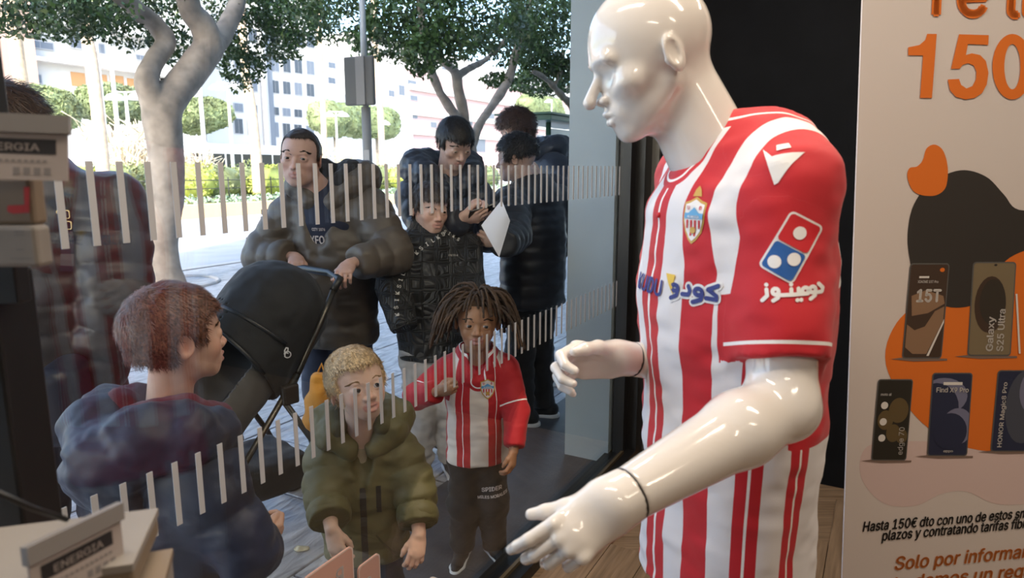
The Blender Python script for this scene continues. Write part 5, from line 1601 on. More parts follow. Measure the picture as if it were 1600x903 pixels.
# ---- two cards standing in the window, lettering facing the street
pl = at_o(560, 893, -0.16); pa, po = ao(pl)
card_z = at_o(548, 853, -0.12).z
plinth = tag(MB().sbox(pa - 0.45, pa + 0.35, -0.30, -0.105, 0.0, card_z - 0.26, 0.008).build('window_plinth', mat('plinth_white', (0.55, 0.50, 0.47), 0.6), None), 'low pale plinth inside the window under the two cards', 'plinth')
def window_card(label, px, py, o, letters, w):
    c = at_o(px, py, o); a_, _ = ao(c)
    z0 = card_z - 0.26
    M = fr(S(a_, o, z0), -GD, (0, 0, 1)); M = Matrix((-GD, Vector((0, 0, 1)), GN)).transposed().to_4x4(); M.translation = S(a_, o, z0)
    v_, f_ = rrect(0, 0, w, c.z - z0, 0.012, 5)
    card = MB().plate(v_, M, -0.002, 0.002)
    t = thing('window_card', label, 'card', S(a_ - w / 2, o, z0), 'cards in the window')
    card.build('card', mat('card_salmon', (0.52, 0.30, 0.24), 0.6), t)
    e = 0.003
    pts = v_ + [(w / 2 + (x - w / 2) * (1 - 2 * e / w), (c.z - z0) / 2 + (y - (c.z - z0) / 2) * (1 - 2 * e / (c.z - z0))) for x, y in v_]
    n_ = len(v_)
    for zz in (0.0024, -0.0024):
        flat_mark('card_edge', pts, [(i, (i + 1) % n_, n_ + (i + 1) % n_, n_ + i) for i in range(n_)], M, mat('card_rim', (0.66, 0.54, 0.50), 0.6), t, zz)
    tv, tf = text_polys(letters, 0.066, 0.01, 'LEFT')
    M2 = M.copy()
    for zz in (0.0026, -0.0026):
        flat_mark('card_lettering', [(x + 0.030, y + (c.z - z0) - 0.066) for x, y in tv], tf, M, mat('card_white', (0.72, 0.66, 0.64), 0.6), t, zz)
window_card('larger salmon card with a reversed letter below the blond boy\'s hand', 550, 851, -0.115, 'P', 0.15)
window_card('smaller salmon card half hidden by the card beside it', 592, 862, -0.125, 'e', 0.075)

# ---- display stand at the left edge: black column, tag holders, packs
M_STAND = mat('stand_black', (0.010, 0.010, 0.011), 0.4)
M_CLEAR = mat('tag_grey_plastic', (0.22, 0.205, 0.20), 0.4)
M_CARD = mat('tag_card', (0.36, 0.31, 0.29), 0.6)
M_PACK = mat('pack_cream', (0.20, 0.15, 0.105), 0.6)
M_PACKW = mat('pack_white', (0.25, 0.225, 0.205), 0.6)
M_TAGINK = mat('tag_ink', (0.016, 0.014, 0.016), 0.6)
st = thing('display_stand', 'black display stand at the left edge below the price tags', 'display stand', (-0.60, 0.62, 0))
def px_box(mb, x0, y0, x1, y1, zc, depth, bev=0.004, yaw=0.0):
    """box whose front face covers the pixel rectangle at camera depth zc"""
    a = at_d(x0, y1, zc); b = at_d(x1, y1, zc); c = at_d(x0, y0, zc); m_ = (b + c) / 2
    cen = Vector(((a.x + b.x) / 2, a.y + depth / 2, (a.z + c.z) / 2))
    M = Matrix.Translation(cen) @ Matrix.Rotation(yaw, 4, 'Z')
    return mb.box(M, (b.x - a.x) / 2, depth / 2, abs(c.z - a.z) / 2, bev)
tz = at(40, 428, 0.66).z
e0 = at(70, 560, 0.72)
MB().abox((e0.x - 0.30, 0.66, 0.0), (e0.x, 0.72, tz), 0.004).build('column', M_STAND, st)
e1 = at(6, 100, 0.68)
MB().abox((e1.x - 0.03, 0.66, tz - 0.03), (e1.x, 0.68, 1.62), 0.002).build('upright', M_STAND, st)
MB().abox((e0.x - 0.30, 0.36, 0.0), (e0.x - 0.03, 0.66, 0.98), 0.006).build('counter', M_STAND, st)
MB().abox((e0.x - 0.32, 0.34, 0.98), (e0.x + 0.005, 0.66, 1.0), 0.004).build('counter_top', mat('counter_grey', (0.3, 0.28, 0.26), 0.5), st)
def price_tag(label, corners, zcs, band, group='price tags on the display stand'):
    """corners: tl, tr, br, bl pixels; zcs their camera depths"""
    P = [at_d(x, y, z) for (x, y), z in zip(corners, zcs)]
    x = (P[1] - P[0]); y = (P[0] - P[3]); n = x.cross(y).normalized()
    W = x.length; Hh = y.length
    xx = x.normalized(); yy = n.cross(xx)
    M = Matrix((xx, yy, n)).transposed().to_4x4(); M.translation = P[3]
    t = thing('price_tag', label, 'price tag', P[3], group)
    MB().plate([(0, 0), (W, 0), (W, Hh), (0, Hh)], M, -0.002, 0.0).build('card', M_CARD, t)
    MB().plate([(-0.002, Hh * 0.72), (W + 0.002, Hh * 0.72), (W + 0.002, Hh * 1.0), (-0.002, Hh * 1.0)], M, -0.004, 0.003).build('holder_rail', M_CLEAR, t)
    flat_mark('band_print', *poly([(W * band[0], Hh * 0.40), (W * band[1], Hh * 0.40), (W * band[1], Hh * 0.63), (W * band[0], Hh * 0.63)]), M, M_TAGINK, t, 0.0004)
    v_, f_ = text_polys('ENERGIA', Hh * 0.22, 0.02, 'CENTER')
    flat_mark('band_lettering', [(q[0] * 1.25 + W * (band[0] + band[1]) / 2, q[1] + Hh * 0.445) for q in v_], f_, M, M_CARD, t, 0.0008)
    flat_mark('fine_print', *merge2d(*[poly([(W * (band[0] + 0.06 + k_ * 0.055), Hh * 0.27), (W * (band[0] + 0.095 + k_ * 0.055), Hh * 0.27), (W * (band[0] + 0.095 + k_ * 0.055), Hh * 0.31), (W * (band[0] + 0.06 + k_ * 0.055), Hh * 0.31)]) for k_ in range(13)]), M, mat('tag_grey_ink', (0.20, 0.18, 0.18), 0.6), t, 0.0004)
    flat_mark('fine_print', *merge2d(*[poly([(W * (band[0] + 0.10 + k_ * 0.09), Hh * 0.08), (W * (band[0] + 0.16 + k_ * 0.09), Hh * 0.08), (W * (band[0] + 0.16 + k_ * 0.09), Hh * 0.19), (W * (band[0] + 0.10 + k_ * 0.09), Hh * 0.19)]) for k_ in (0, 1, 2, 4, 5, 6, 7)]), M, MATS['tag_grey_ink'], t, 0.0004)
    return t
price_tag('upright price tag with a black band at the upper left edge', [(-75, 174), (106, 182), (106, 276), (-75, 278)], (0.60, 0.62, 0.62, 0.60), (0.06, 0.90))
price_tag('tilted price tag with a black band at the lower left corner', [(50, 850), (192, 783), (190, 868), (54, 960)], (0.52, 0.60, 0.60, 0.52), (0.10, 0.88))
# packs under the upper tag
pk = thing('hanging_pack', 'cream and white pack with a red mark under the upper price tag', 'pack', at_d(30, 420, 0.625))
mb = MB(); px_box(mb, -60, 276, 55, 352, 0.632, 0.02).build('upper_panel', M_PACK, pk)
mb = MB(); px_box(mb, -60, 352, 62, 418, 0.632, 0.022).build('lower_panel', M_PACKW, pk)
def face_mark(name, pix, zc, m, parent, dy):
    P = [at_d(x, y, zc) for x, y in pix]; yy = min(p.y for p in P)
    me = bpy.data.meshes.new(name); me.from_pydata([(p.x, p.y + dy, p.z) for p in P], [], [tuple(range(len(P)))]); me.update()
    return link(name, me, m, parent)
p_ = at_d(40, 300, 0.632)
def front_mark(name, pix, m, parent, yplane):
    P = []
    for x, y in pix:
        d = ray(x, y); P.append(CAM + d * (yplane / d.y))
    me = bpy.data.meshes.new(name); me.from_pydata([tuple(p) for p in P], [], [tuple(range(len(P) - 1, -1, -1))]); me.update()
    return link(name, me, m, parent)
yf = at_d(0, 352, 0.632).y - 0.0008
front_mark('red_mark', [(37, 292), (46, 292), (46, 332), (20, 334), (11, 330), (12, 321), (38, 320)], mat('pack_red', (0.45, 0.02, 0.02), 0.6), pk, yf)
yf2 = at_d(0, 418, 0.632).y - 0.0008
for (x0, y0, x1, y1) in ((22, 360, 38, 363), (22, 366, 38, 368), (25, 389, 37, 391), (16, 403, 50, 405)):
    front_mark('fine_print', [(x0, y0), (x1, y0), (x1, y1), (x0, y1)], MATS['tag_grey_ink'], pk, yf2)
# stacked flat boxes on the counter
zt_ = 1.0
boxes = [('lowest long cream box stacked on the counter at the lower left', (-0.42, 0.50), 0.24, 1.00, 1.045, 0.30, M_PACK), ('middle pale box of the stack at the lower left', (-0.42, 0.53), 0.22, 1.046, 1.085, 0.33, M_PACKW), ('top cream box of the stack at the lower left, under the dark cord', (-0.435, 0.555), 0.20, 1.086, 1.118, 0.28, M_PACK)]
for i, (lb, (cx_, cy_), ln, z0, z1, yw, m) in enumerate(boxes):
    t = thing('phone_box', lb, 'box', (cx_, cy_, z0), 'boxes on the counter')
    Mx = Matrix.Translation((cx_, cy_, (z0 + z1) / 2)) @ Matrix.Rotation(yw, 4, 'Z')
    MB().box(Mx, ln / 2, 0.05, (z1 - z0) / 2 - 0.006, 0.003).build('box_base', m, t)
    MB().box(Mx @ Matrix.Translation((0, 0, (z1 - z0) / 2 - 0.004)), ln / 2 + 0.001, 0.051, 0.004, 0.001).build('box_lid', M_PACKW if m is M_PACK else M_PACK, t)
    MB().box(Mx @ Matrix.Translation((ln * 0.2, -0.0505, 0)), 0.012, 0.0006, 0.008).build('box_print', M_TAGINK, t)
c0 = at_d(-20, 762, 0.50); c1 = at_d(105, 812, 0.56)
tag(MB().tube([c0, c0.lerp(c1, 0.5) + Vector((0, 0, -0.002)), c1], 0.0022, 8).build('security_cord', M_STAND, None), 'thin dark cord running over the stacked boxes', 'cord')
# ================================================================== PEOPLE
def cloth(name, col, rough=0.8, sheen=0.1, vary=0.12, bump=0.12, bscale=260, spec=0.3):
    return mat(name, col, rough, spec=spec, sheen=sheen, vary=vary, vscale=14, bump=bump, bscale=bscale)
M_SKIN = mat('skin', (0.5, 0.35, 0.28), 0.5, attr='skin', bump=0.04, bscale=500, sss=0.12)
HV = v3
class Fig:
    def __init__(s, label, base, h, yaw, child, skin, lip, headc=None, headH=None, hyaw=None, hpitch=0.0, hroll=0.0, width=1.0, shz=None, nkz=None):
        L = lambda a, b: a + (b - a) * child
        s.h = h; s.child = child; s.skin = skin; s.lip = lip; s.yaw = yaw
        s.base = np.array(base, float); s.gz = s.base[2]
        s.f = v3(math.cos(yaw), math.sin(yaw), 0); s.l = v3(-math.sin(yaw), math.cos(yaw), 0)
        s.H = headH or L(0.135, 0.205) * h
        s.hipz = L(0.50, 0.43) * h; s.shz = (shz or L(0.79, 0.715)) * h; s.nkz = (nkz or L(0.84, 0.775)) * h
        s.sw = L(0.108, 0.102) * h * width; s.ua = L(0.172, 0.155) * h; s.fa = L(0.150, 0.135) * h; s.hand = L(0.108, 0.105) * h
        s.headc = np.array(headc, float) if headc is not None else s.P(0.02 * h, 0, h - s.H / 2)
        s.hM = frame_face(Vector(tuple(s.headc)), hyaw if hyaw is not None else yaw, hpitch, hroll)
        s.t = thing('person', label, 'person', tuple(s.base))
        s.parts = []; s.sh = {}; s.el = {}; s.wr = {}
        for sd in (-1, 1): s.sh[sd] = s.P(-0.005 * h, sd * s.sw, s.shz)
    def P(s, f, l, z):
        return s.base + s.f * f + s.l * l + v3(0, 0, z)
    def arm(s, sd, wrist, hint, straight=False):
        s.wr[sd] = np.array(wrist, float)
        if straight: s.ua = s.fa = 0.508 * np.linalg.norm(s.wr[sd] - s.sh[sd])
        d = s.wr[sd] - s.sh[sd]; mx = (s.ua + s.fa) * 0.985
        if np.linalg.norm(d) > mx: s.wr[sd] = s.sh[sd] + d / np.linalg.norm(d) * mx
        s.el[sd] = np.array(ik(s.sh[sd], s.wr[sd], s.ua, s.fa, hint))
    def add(s, V, Fq, C): s.parts.append((V, Fq, C))
    def flat(s, V, col=None): return np.tile(np.array(col or s.skin, float), (len(V), 1))
    def trunk(s, legs=True):
        h = s.h; b = SDF()
        b.chain([s.P(0, 0, s.hipz), s.P(0, 0, (s.hipz + s.shz) / 2), s.P(0, 0, s.shz - 0.03 * h), s.P(0, 0, s.nkz - 0.01 * h)], [0.070 * h, 0.066 * h, 0.078 * h, 0.04 * h], 0.03, sq=(s.f, 0.62))
        for sd in (-1, 1):
            if sd in s.el: b.chain([s.sh[sd], s.el[sd], s.wr[sd]], [0.028 * h, 0.022 * h, 0.014 * h], 0.02)
            if legs: b.chain([s.P(0, sd * 0.045 * h, s.hipz - 0.02 * h), s.P(0.01 * h, sd * 0.055 * h, s.hipz * 0.5), s.P(0, sd * 0.06 * h, 0.05 * h)], [0.048 * h, 0.032 * h, 0.021 * h], 0.02)
        V, Fq = b.mesh(0.008 * max(h, 0.9)); s.add(V, Fq, s.flat(V))
    def head(s, vox=None, gaze=(0, -1, 0), iris=(0.06, 0.03, 0.015), eyes=True, mouth=0.0, lid=1.0, flush=0.25, jaw=1.0, fat=0.0, noseL=1.0, neck_r=None):
        inv = s.hM.inverted(); r = neck_r or s.H * (0.205 if s.child > 0.5 else 0.235)
        n1 = inv @ Vector(tuple(s.headc + np.array(s.hM.to_3x3() @ Vector((0, 0.09 * s.H, -0.25 * s.H)))))
        n0 = inv @ Vector(tuple(s.P(0, 0, s.nkz - 0.035 * s.h)))
        sd = head_sdf(s.H, s.child, 'person', neck=[(tuple(n1), tuple(n0), r, r * 1.08)], mouth=mouth, lid=lid, jaw=jaw, fat=fat, noseL=noseL)
        V, Fq = sd.mesh(vox or s.H / 75)
        s.meta = sd.meta
        s.add(xform(V, s.hM), Fq, skin_colors(V, sd.meta, s.skin, s.lip, flush))
        if eyes: eyeballs(s.t, s.hM, s.H, s.child, gaze, iris)
    def put_hand(s, sd, fingers, palm, vox=None, **kw):
        L = s.hand
        ft_ = 1.0 + 0.22 * s.child
        hs_ = hand_sdf(L, left=(sd == 1), fat=ft_, **kw)
        M = hand_frame(Vector(tuple(s.wr[sd])), fingers, palm)
        e_ = M.inverted() @ Vector(tuple(s.el[sd])); e_ = e_.normalized() * 0.6 * L
        hs_.cap((0.02 * L, 0, 0), tuple(e_), 0.125 * L * ft_, 0.165 * L * ft_, 0.06 * L)
        V, Fq = hs_.mesh(vox or L / 48)
        C = s.flat(V); C *= (1 + 0.05 * noise3(V, 120))[:, None]
        red = np.array(s.skin) * np.array((1.0, 0.70, 0.62))
        w = np.clip((V[:, 0] / L - 0.55) * 1.2, 0, 0.5)[:, None]
        C = C * (1 - w) + red * w
        s.add(xform(V, M), Fq, C)
        return M
    def finish(s): return compose('body', s.parts, M_SKIN, s.t)
    def brows(s, col, thick=0.012, raise_=0.0, n=150, length=0.055):
        g = random.Random(5); mb = MB(); H = s.H; ez = -0.045 * s.child
        V = []; Fc = []
        for sd in (-1, 1):
            for i in range(n):
                t = g.random()
                x = (0.055 + 0.165 * t); z = ez + 0.083 + raise_ + 0.032 * math.sin(min(t * 1.25, 1) * PI * 0.8) + g.gauss(0, thick * (1 - 0.5 * t))
                y = -0.378 + 0.085 * t * t - 0.004 * g.random()
                p = Vector((sd * x, y, z)) * H
                d = Vector((sd * (0.8 + 0.2 * t), 0.05 + 0.5 * t, 0.45 * (1 - t) - 0.1)).normalized() * H * length
                w_ = Vector((0, 0, 1)).cross(d).normalized() * 0.0; sdv = Vector((0, -0.25, 1)).normalized() * H * 0.006
                b = len(V); V += [s.hM @ (p - sdv), s.hM @ (p + sdv), s.hM @ (p + d)]; Fc.append((b, b + 1, b + 2))
        mb.add(V, Fc); mb.build('eyebrows', col, s.t)
    def hair(s, m, th=0.045, front=0.24, n=5000, length=0.07, width=0.007, nape=-0.26, fringe=0.0, seed=1, vox=None, jitter=0.35, lift=0.25, whorl=(0.02, 0.20, 0.50), temple=-0.16, sideburn=-0.02, strand_m=None, top=0.0, bias=(0, -0.3, 0), disp=0.012, recede=0.0):
        H = s.H; c = s.child
        L = lambda a, b: a + (b - a) * c
        q = SDF()
        def P(x, y, z): return (x * H, y * H, z * H)
        q.ell(P(0, 0.05, L(0.12, 0.10) + top * 0.4), P(L(0.325, 0.365) + th, L(0.425, 0.435) + th, L(0.38, 0.40) + th + top), None, 0.01 * H)
        q.ell(P(0, 0.20, -0.10), P(L(0.25, 0.28), 0.24 + th * 0.6, 0.26), None, 0.08 * H)
        q.rbox(P(0, temple - 0.45, front - 0.60), P(0.50, 0.45, 0.60), 0.10 * H, None, 0.03 * H, True)
        if recede:
            for sg in (-1, 1): q.ell(P(sg * 0.17, -0.36, front + 0.04), P(0.11, 0.22, 0.13), None, 0.02 * H, True)
        for sg in (-1, 1):
            q.rbox(P(sg * 0.36, 0.0, sideburn - 0.40), P(0.16, 0.145, 0.40), 0.05 * H, None, 0.02 * H, True)
            q.ell(P(sg * 0.38, 0.07, L(-0.035, -0.07)), P(0.10, 0.085, 0.13), None, 0.01 * H, True)
        q.cut(P(0, 0, nape), (0, 0.25, -1), 0.03 * H)
        V, Fq = q.mesh(vox or H / 48)
        V = V + normals(V, Fq) * (H * disp * noise3(V / H * np.array((1, 1, 0.5)), 14, seed))[:, None]
        me = mesh_from('hair', xform(V, s.hM), Fq, True)
        hr = link('hair', me, m, s.t)
        wv = np.array(whorl) * H; bs = np.array(bias)
        def flow(Pp, N):
            d = Pp - wv; d = d / (np.linalg.norm(d, axis=1, keepdims=True) + 1e-9)
            return d + bs * np.clip(Pp[:, 2:3] / H * 2, 0, 1)
        SV, SF = strands('strands', V, Fq, None, int(n * 1.3), length * 1.15 * H, width * 1.4 * H, flow, None, None, seed, lift * 0.85, s.hM, jitter, 4, 0.15)
        sm_ = MATS.get(m.name + '_strand')
        if sm_ is None:
            bc = m['base']
            sm_ = mat(m.name + '_strand', tuple(q_ * 1.25 for q_ in bc), 0.45, vary=0.65, vscale=170)
        link('hair_strands', mesh_from('hair_strands', SV, SF), strand_m or sm_, hr)
        return hr
    def jacket(s, m, name='jacket', hem=None, rc=0.105, dep=0.74, rs=(0.052, 0.048, 0.036), puff=None, spuff=None, neck=None, wr=0.006, wscale=16, vox=0.007, k=0.03, opening=None, belly=1.0, cuff_in=0.02, seed=2, shoulder=0.052, extra=None, attrs=None, hemr=1.0):
        h = s.h; q = SDF(); hem = hem if hem is not None else s.hipz - 0.08 * h
        zs = [hem, hem + (s.shz - hem) * 0.35, hem + (s.shz - hem) * 0.72, s.shz - 0.01 * h]
        rr = [rc * h * 0.98 * hemr, rc * h * 0.97 * belly, rc * h, rc * h * 0.86]
        for i in range(3):
            q.cap(s.P(0, 0, zs[i]), s.P(0, 0, zs[i + 1]), rr[i], rr[i + 1], k, sq=(s.f, dep), puff=(puff[0], puff[1]) if puff else None)
        q.chain([s.P(0, -s.sw * 0.85, s.shz - 0.005 * h), s.P(-0.005 * h, 0, s.shz + 0.015 * h), s.P(0, s.sw * 0.85, s.shz - 0.005 * h)], [shoulder * h, 0.062 * h, shoulder * h], 0.05)
        q.cap(s.P(0, 0, s.shz), s.P(0.0, 0, neck or s.nkz + 0.01 * h), 0.066 * h, 0.056 * h, 0.04)
        q.cut(s.P(0, 0, hem), (0, 0, -1), 0.012)
        for sd in (-1, 1):
            if sd not in s.el: continue
            w = s.wr[sd]; e = s.el[sd]; dv = (w - e) / np.linalg.norm(w - e)
            q.cap(s.sh[sd], e, rs[0] * h, rs[1] * h, k + 0.015, puff=spuff)
            q.cap(e, w - dv * cuff_in * h, rs[1] * h, rs[2] * h, 0.015, puff=spuff, flat=True)
        if opening: opening(q)
        else: q.cap(s.P(0.004 * h, 0, s.nkz - 0.01 * h), s.P(0.02 * h, 0, s.nkz + 0.12 * h), 0.046 * h, 0.06 * h, 0.006, True)
        if extra: extra(q)
        def dsp(V):
            a = noise3(V * np.array((1, 1, 1.7)), wscale, seed); b_ = noise3(V * np.array((1, 1, 2.2)), wscale * 2.3, seed + 3)
            return wr * (1 - np.abs(a) * 1.6) + wr * 0.45 * b_
        o = sdf_obj(name, q, vox, m, s.t, None, dsp, attrs)
        s.jk = o
        return o
    def hood_down(s, m, r=0.05, drop=0.0, w=1.0, back=0.10, name='hood', vox=0.008, lining=None, z=0.0, seed=4):
        h = s.h; q = SDF(); zz = s.nkz + 0.01 * h + z
        pts = [s.P(0.062 * h, 0.030 * h * w, zz - 0.045 * h), s.P(0.035 * h, 0.070 * h * w, zz - 0.005 * h), s.P(-0.03 * h, 0.080 * h * w, zz + 0.018 * h), s.P(-back * h * 0.8, 0.045 * h * w, zz + 0.02 * h), s.P(-back * h, 0, zz + 0.012 * h - drop)]
        rad = [r * 0.50 * h, r * 0.75 * h, r * 0.95 * h, r * h, r * 1.0 * h]
        q.chain(pts, rad, 0.02)
        q.chain([p - 2 * s.l * ((p - s.base) @ s.l) for p in pts], rad, 0.02)
        q.cap(s.P(-back * h * 1.0, 0, zz - 0.02 * h), s.P(-back * h * 0.85, 0, zz - 0.075 * h - drop), r * 1.15 * h, r * 0.8 * h, 0.04)
        def dsp(V): return 0.006 * noise3(V * np.array((1, 1, 1.5)), 26, seed) + 0.003 * noise3(V, 60, seed)
        o = sdf_obj(name, q, vox, m, s.t, None, dsp)
        if lining is not None:
            q = SDF(); pp = [p + s.f * 0.022 * h + v3(0, 0, r * 0.40 * h) - s.l * ((p - s.base) @ s.l) * 0.26 for p in pts[1:]]
            q.chain(pp, [x * 0.60 for x in rad[1:]], 0.02); q.chain([p - 2 * s.l * ((p - s.base) @ s.l) for p in pp], [x * 0.60 for x in rad[1:]], 0.02)
            sdf_obj('hood_lining', q, vox, lining, o, None, dsp)
        return o
    def trousers(s, m, feet=None, r=(0.066, 0.050, 0.040), vox=0.008, wr=0.005, seed=6, knee=0.015, bottom=0.045, hipr=0.088, name='trousers', spread=0.052):
        h = s.h; q = SDF()
        q.cap(s.P(0, 0, s.hipz - 0.03 * h), s.P(0, 0, s.hipz + 0.06 * h), hipr * h, hipr * 0.96 * h, 0.03, sq=(s.f, 0.78))
        s.ft = {}
        for sd in (-1, 1):
            ft = np.array(feet[sd], float) if feet else s.P(0, sd * (spread + 0.006) * h, 0)
            s.ft[sd] = ft
            hp = s.P(0, sd * 0.046 * h, s.hipz - 0.02 * h)
            an = ft + v3(0, 0, bottom * h)
            kn = (hp + an) / 2 + s.f * knee * h
            q.cap(hp, kn, r[0] * h, r[1] * h, 0.03); q.cap(kn, an, r[1] * h, r[2] * h, 0.03, flat=True)
        def dsp(V): return wr * (noise3(V * np.array((1, 1, 2.0)), 15, seed) + 0.6 * noise3(V * np.array((1, 1, 1.6)), 33, seed))
        s.tr = sdf_obj(name, q, vox, m, s.t, None, dsp)
        return s.tr
    def shoes(s, m, sole, yaw=None, size=0.155, vox=0.005, stripe=None):
        h = s.h
        for sd in (-1, 1):
            y = (yaw[sd] if isinstance(yaw, dict) else yaw) if yaw is not None else s.yaw
            f = v3(math.cos(y), math.sin(y), 0); l_ = v3(-math.sin(y), math.cos(y), 0); p = s.ft[sd] * np.array((1, 1, 0)) + v3(0, 0, s.gz)
            Ls = size * h; w = 0.19 * Ls
            def Q(a, b, z): return p + f * a * Ls + l_ * b * Ls + v3(0, 0, z * Ls)
            q = SDF()
            q.chain([Q(-0.20, 0, 0.20), Q(0.10, 0, 0.19), Q(0.50, 0, 0.13), Q(0.66, 0, 0.11)], [0.17 * Ls, 0.17 * Ls, 0.135 * Ls, 0.10 * Ls], 0.05 * Ls)
            q.cap(Q(-0.14, 0, 0.2), Q(-0.08, 0, 0.42), 0.155 * Ls, 0.145 * Ls, 0.05 * Ls, flat=True)
            q.cut(Q(0, 0, 0.055), (0, 0, -1))
            o = sdf_obj('shoe', q, vox, m, s.t)
            q = SDF()
            q.chain([Q(-0.22, 0, 0.05), Q(0.10, 0, 0.05), Q(0.50, 0, 0.05), Q(0.68, 0, 0.06)], [0.18 * Ls, 0.17 * Ls, 0.185 * Ls, 0.13 * Ls], 0.04 * Ls)
            q.cut(Q(0, 0, 0.115), (0, 0, 1)); q.cut(Q(0, 0, 0.0), (0, 0, -1))
            sdf_obj('sole', q, vox, sole, o)
            mb = MB()
            for i in range(4):
                c = Q(0.10 + 0.09 * i, 0, 0.335 - 0.045 * i)
                mb.tube([tuple(c - l_ * 0.09 * Ls), tuple(c + v3(0, 0, 0.012 * Ls)), tuple(c + l_ * 0.09 * Ls)], 0.014 * Ls, 6)
            mb.build('laces', sole, o)
def front_strip(name, target_bvh, pts, w, m, parent, d, lift=0.002):
    """a ribbon laid on a garment: pts = world points in front, cast along d"""
    V = []; Fc = []; d = Vector(d).normalized(); n = len(pts)
    hits = []
    for p in pts:
        hh = target_bvh.ray_cast(Vector(p), d, 1.0)
        if hh[0] is not None: hits.append((hh[0] - d * lift, hh[1]))
    for i, (p, nn) in enumerate(hits):
        t = (hits[min(i + 1, len(hits) - 1)][0] - hits[max(i - 1, 0)][0]).normalized(); sd = t.cross(-d).normalized() * w / 2
        V += [p - sd, p + sd, p + sd - d * 0.0015, p - sd - d * 0.0015]
    for i in range(len(hits) - 1):
        a = 4 * i; b = 4 * (i + 1)
        for k_ in range(4): Fc.append((a + k_, a + (k_ + 1) % 4, b + (k_ + 1) % 4, b + k_))
    if not V: return None
    return MB().add(V, Fc).build(name, m, parent)

def gnd(p, z=PZ): return (p[0], p[1], z)
DG = math.radians
M_SHOE_B = cloth('shoe_black', (0.015, 0.015, 0.017), 0.6)
M_SOLE_W = mat('sole_white', (0.62, 0.62, 0.62), 0.6)
M_NAVYTR = cloth('navy_trouser', (0.022, 0.028, 0.05))
M_BLKTR = cloth('black_trouser', (0.013, 0.013, 0.014))

# ---------------------------------------------------------------- boy in the olive coat
hc = at_d(558, 600, 1.90)
yawB = DG(-82)
fb = np.array([math.cos(yawB), math.sin(yawB)])
bs = (hc.x - 0.015 * fb[0], hc.y + 0.055, PZ)
P1 = Fig('small blond boy in an olive green hooded coat looking up at the mannequin', bs, hc.z + 0.105 - PZ, yawB, 1.0, (0.66, 0.43, 0.32), (0.56, 0.24, 0.19), tuple(hc), 0.205, DG(-57), DG(-13), DG(-7), width=1.05, shz=0.665, nkz=0.735)
P1.hand *= 1.12
P1.arm(-1, at_d(518, 826, 1.83), (-0.6, 1, 0), True); P1.arm(1, at_d(655, 834, 1.90), (0.6, 1, 0), True)
P1.trunk(); P1.head(vox=0.0026, gaze=(0.28, -1, 0.28), iris=(0.05, 0.035, 0.025), mouth=0.014, lid=1.25, flush=0.35)
P1.put_hand(-1, at_d(528, 872, 1.81) - at_d(516, 822, 1.83), (0.15, 0.95, -0.05), curl=(24, 32, 20), thumb=(30, 8, 8))
P1.put_hand(1, at_d(648, 886, 1.87) - at_d(655, 832, 1.90), (-0.30, 0.90, 0), curl=(24, 34, 20), thumb=(32, 8, 8))
P1.finish()
M_BLOND = mat('blond_hair', (0.46, 0.32, 0.17), 0.55, vary=0.25, vscale=30)
P1.hair(M_BLOND, 0.035, 0.25, 5200, 0.075, 0.007, bias=(0.15, -0.9, 0), lift=0.2, disp=0.012, temple=-0.18, jitter=0.22)
P1.brows(mat('brow_sand', (0.30, 0.18, 0.09), 0.7), 0.007)
M_OLIVE = cloth('olive_nylon', (0.115, 0.102, 0.040), 0.55, 0.05, 0.10, 0.05, 120, 0.4)
def open_neck(F, depth=0.10, wide=0.020):
    def fn(q):
        h = F.h
        q.cap(F.P(0.004 * h, 0, F.nkz - 0.015 * h), F.P(0.02 * h, 0, F.nkz + 0.12 * h), 0.052 * h, 0.075 * h, 0.006, True)
        q.cap(F.P(0.07 * h, 0, F.nkz - 0.01 * h), F.P(0.105 * h, 0, F.nkz - depth * h), 0.045 * h, wide * h * 0.4, 0.008, True)
    return fn
P1.jacket(M_OLIVE, 'coat', hem=P1.hipz - 0.075 * P1.h, rc=0.122, dep=0.78, rs=(0.058, 0.056, 0.050), puff=(2, 0.008), spuff=(2, 0.010), wr=0.006, wscale=13, vox=0.0055, k=0.02, opening=open_neck(P1, 0.15, 0.03), cuff_in=0.03, belly=1.03, seed=11, shoulder=0.058)
P1.hood_down(M_OLIVE, 0.056, 0.0, 1.20, 0.085, z=0.0, vox=0.006, lining=cloth('olive_lining', (0.075, 0.068, 0.030), 0.8))
q = SDF(); h = P1.h
q.chain([P1.P(0.0, 0, P1.nkz - 0.12 * h), P1.P(0.01 * h, 0, P1.nkz - 0.012 * h)], [0.085 * h, 0.046 * h], 0.02, sq=(P1.f, 0.75))
sdf_obj('jumper', q, 0.007, cloth('oat_knit', (0.36, 0.29, 0.20), 0.9), P1.t)
jb = bvh_of(P1.jk); fdir = tuple(-P1.f)
M_ZIP = mat('zip_black', (0.012, 0.012, 0.012), 0.5)
front_strip('zip', jb, [tuple(P1.P(0.5, 0.002, P1.nkz - (0.135 + 0.012 * i) * h)) for i in range(40)], 0.018, M_ZIP, P1.jk, fdir, 0.001)
front_strip('chest_zip', jb, [tuple(P1.P(0.5, 0.045 * h, P1.nkz - (0.13 + 0.010 * i) * h)) for i in range(9)], 0.014, M_ZIP, P1.jk, fdir, 0.001)
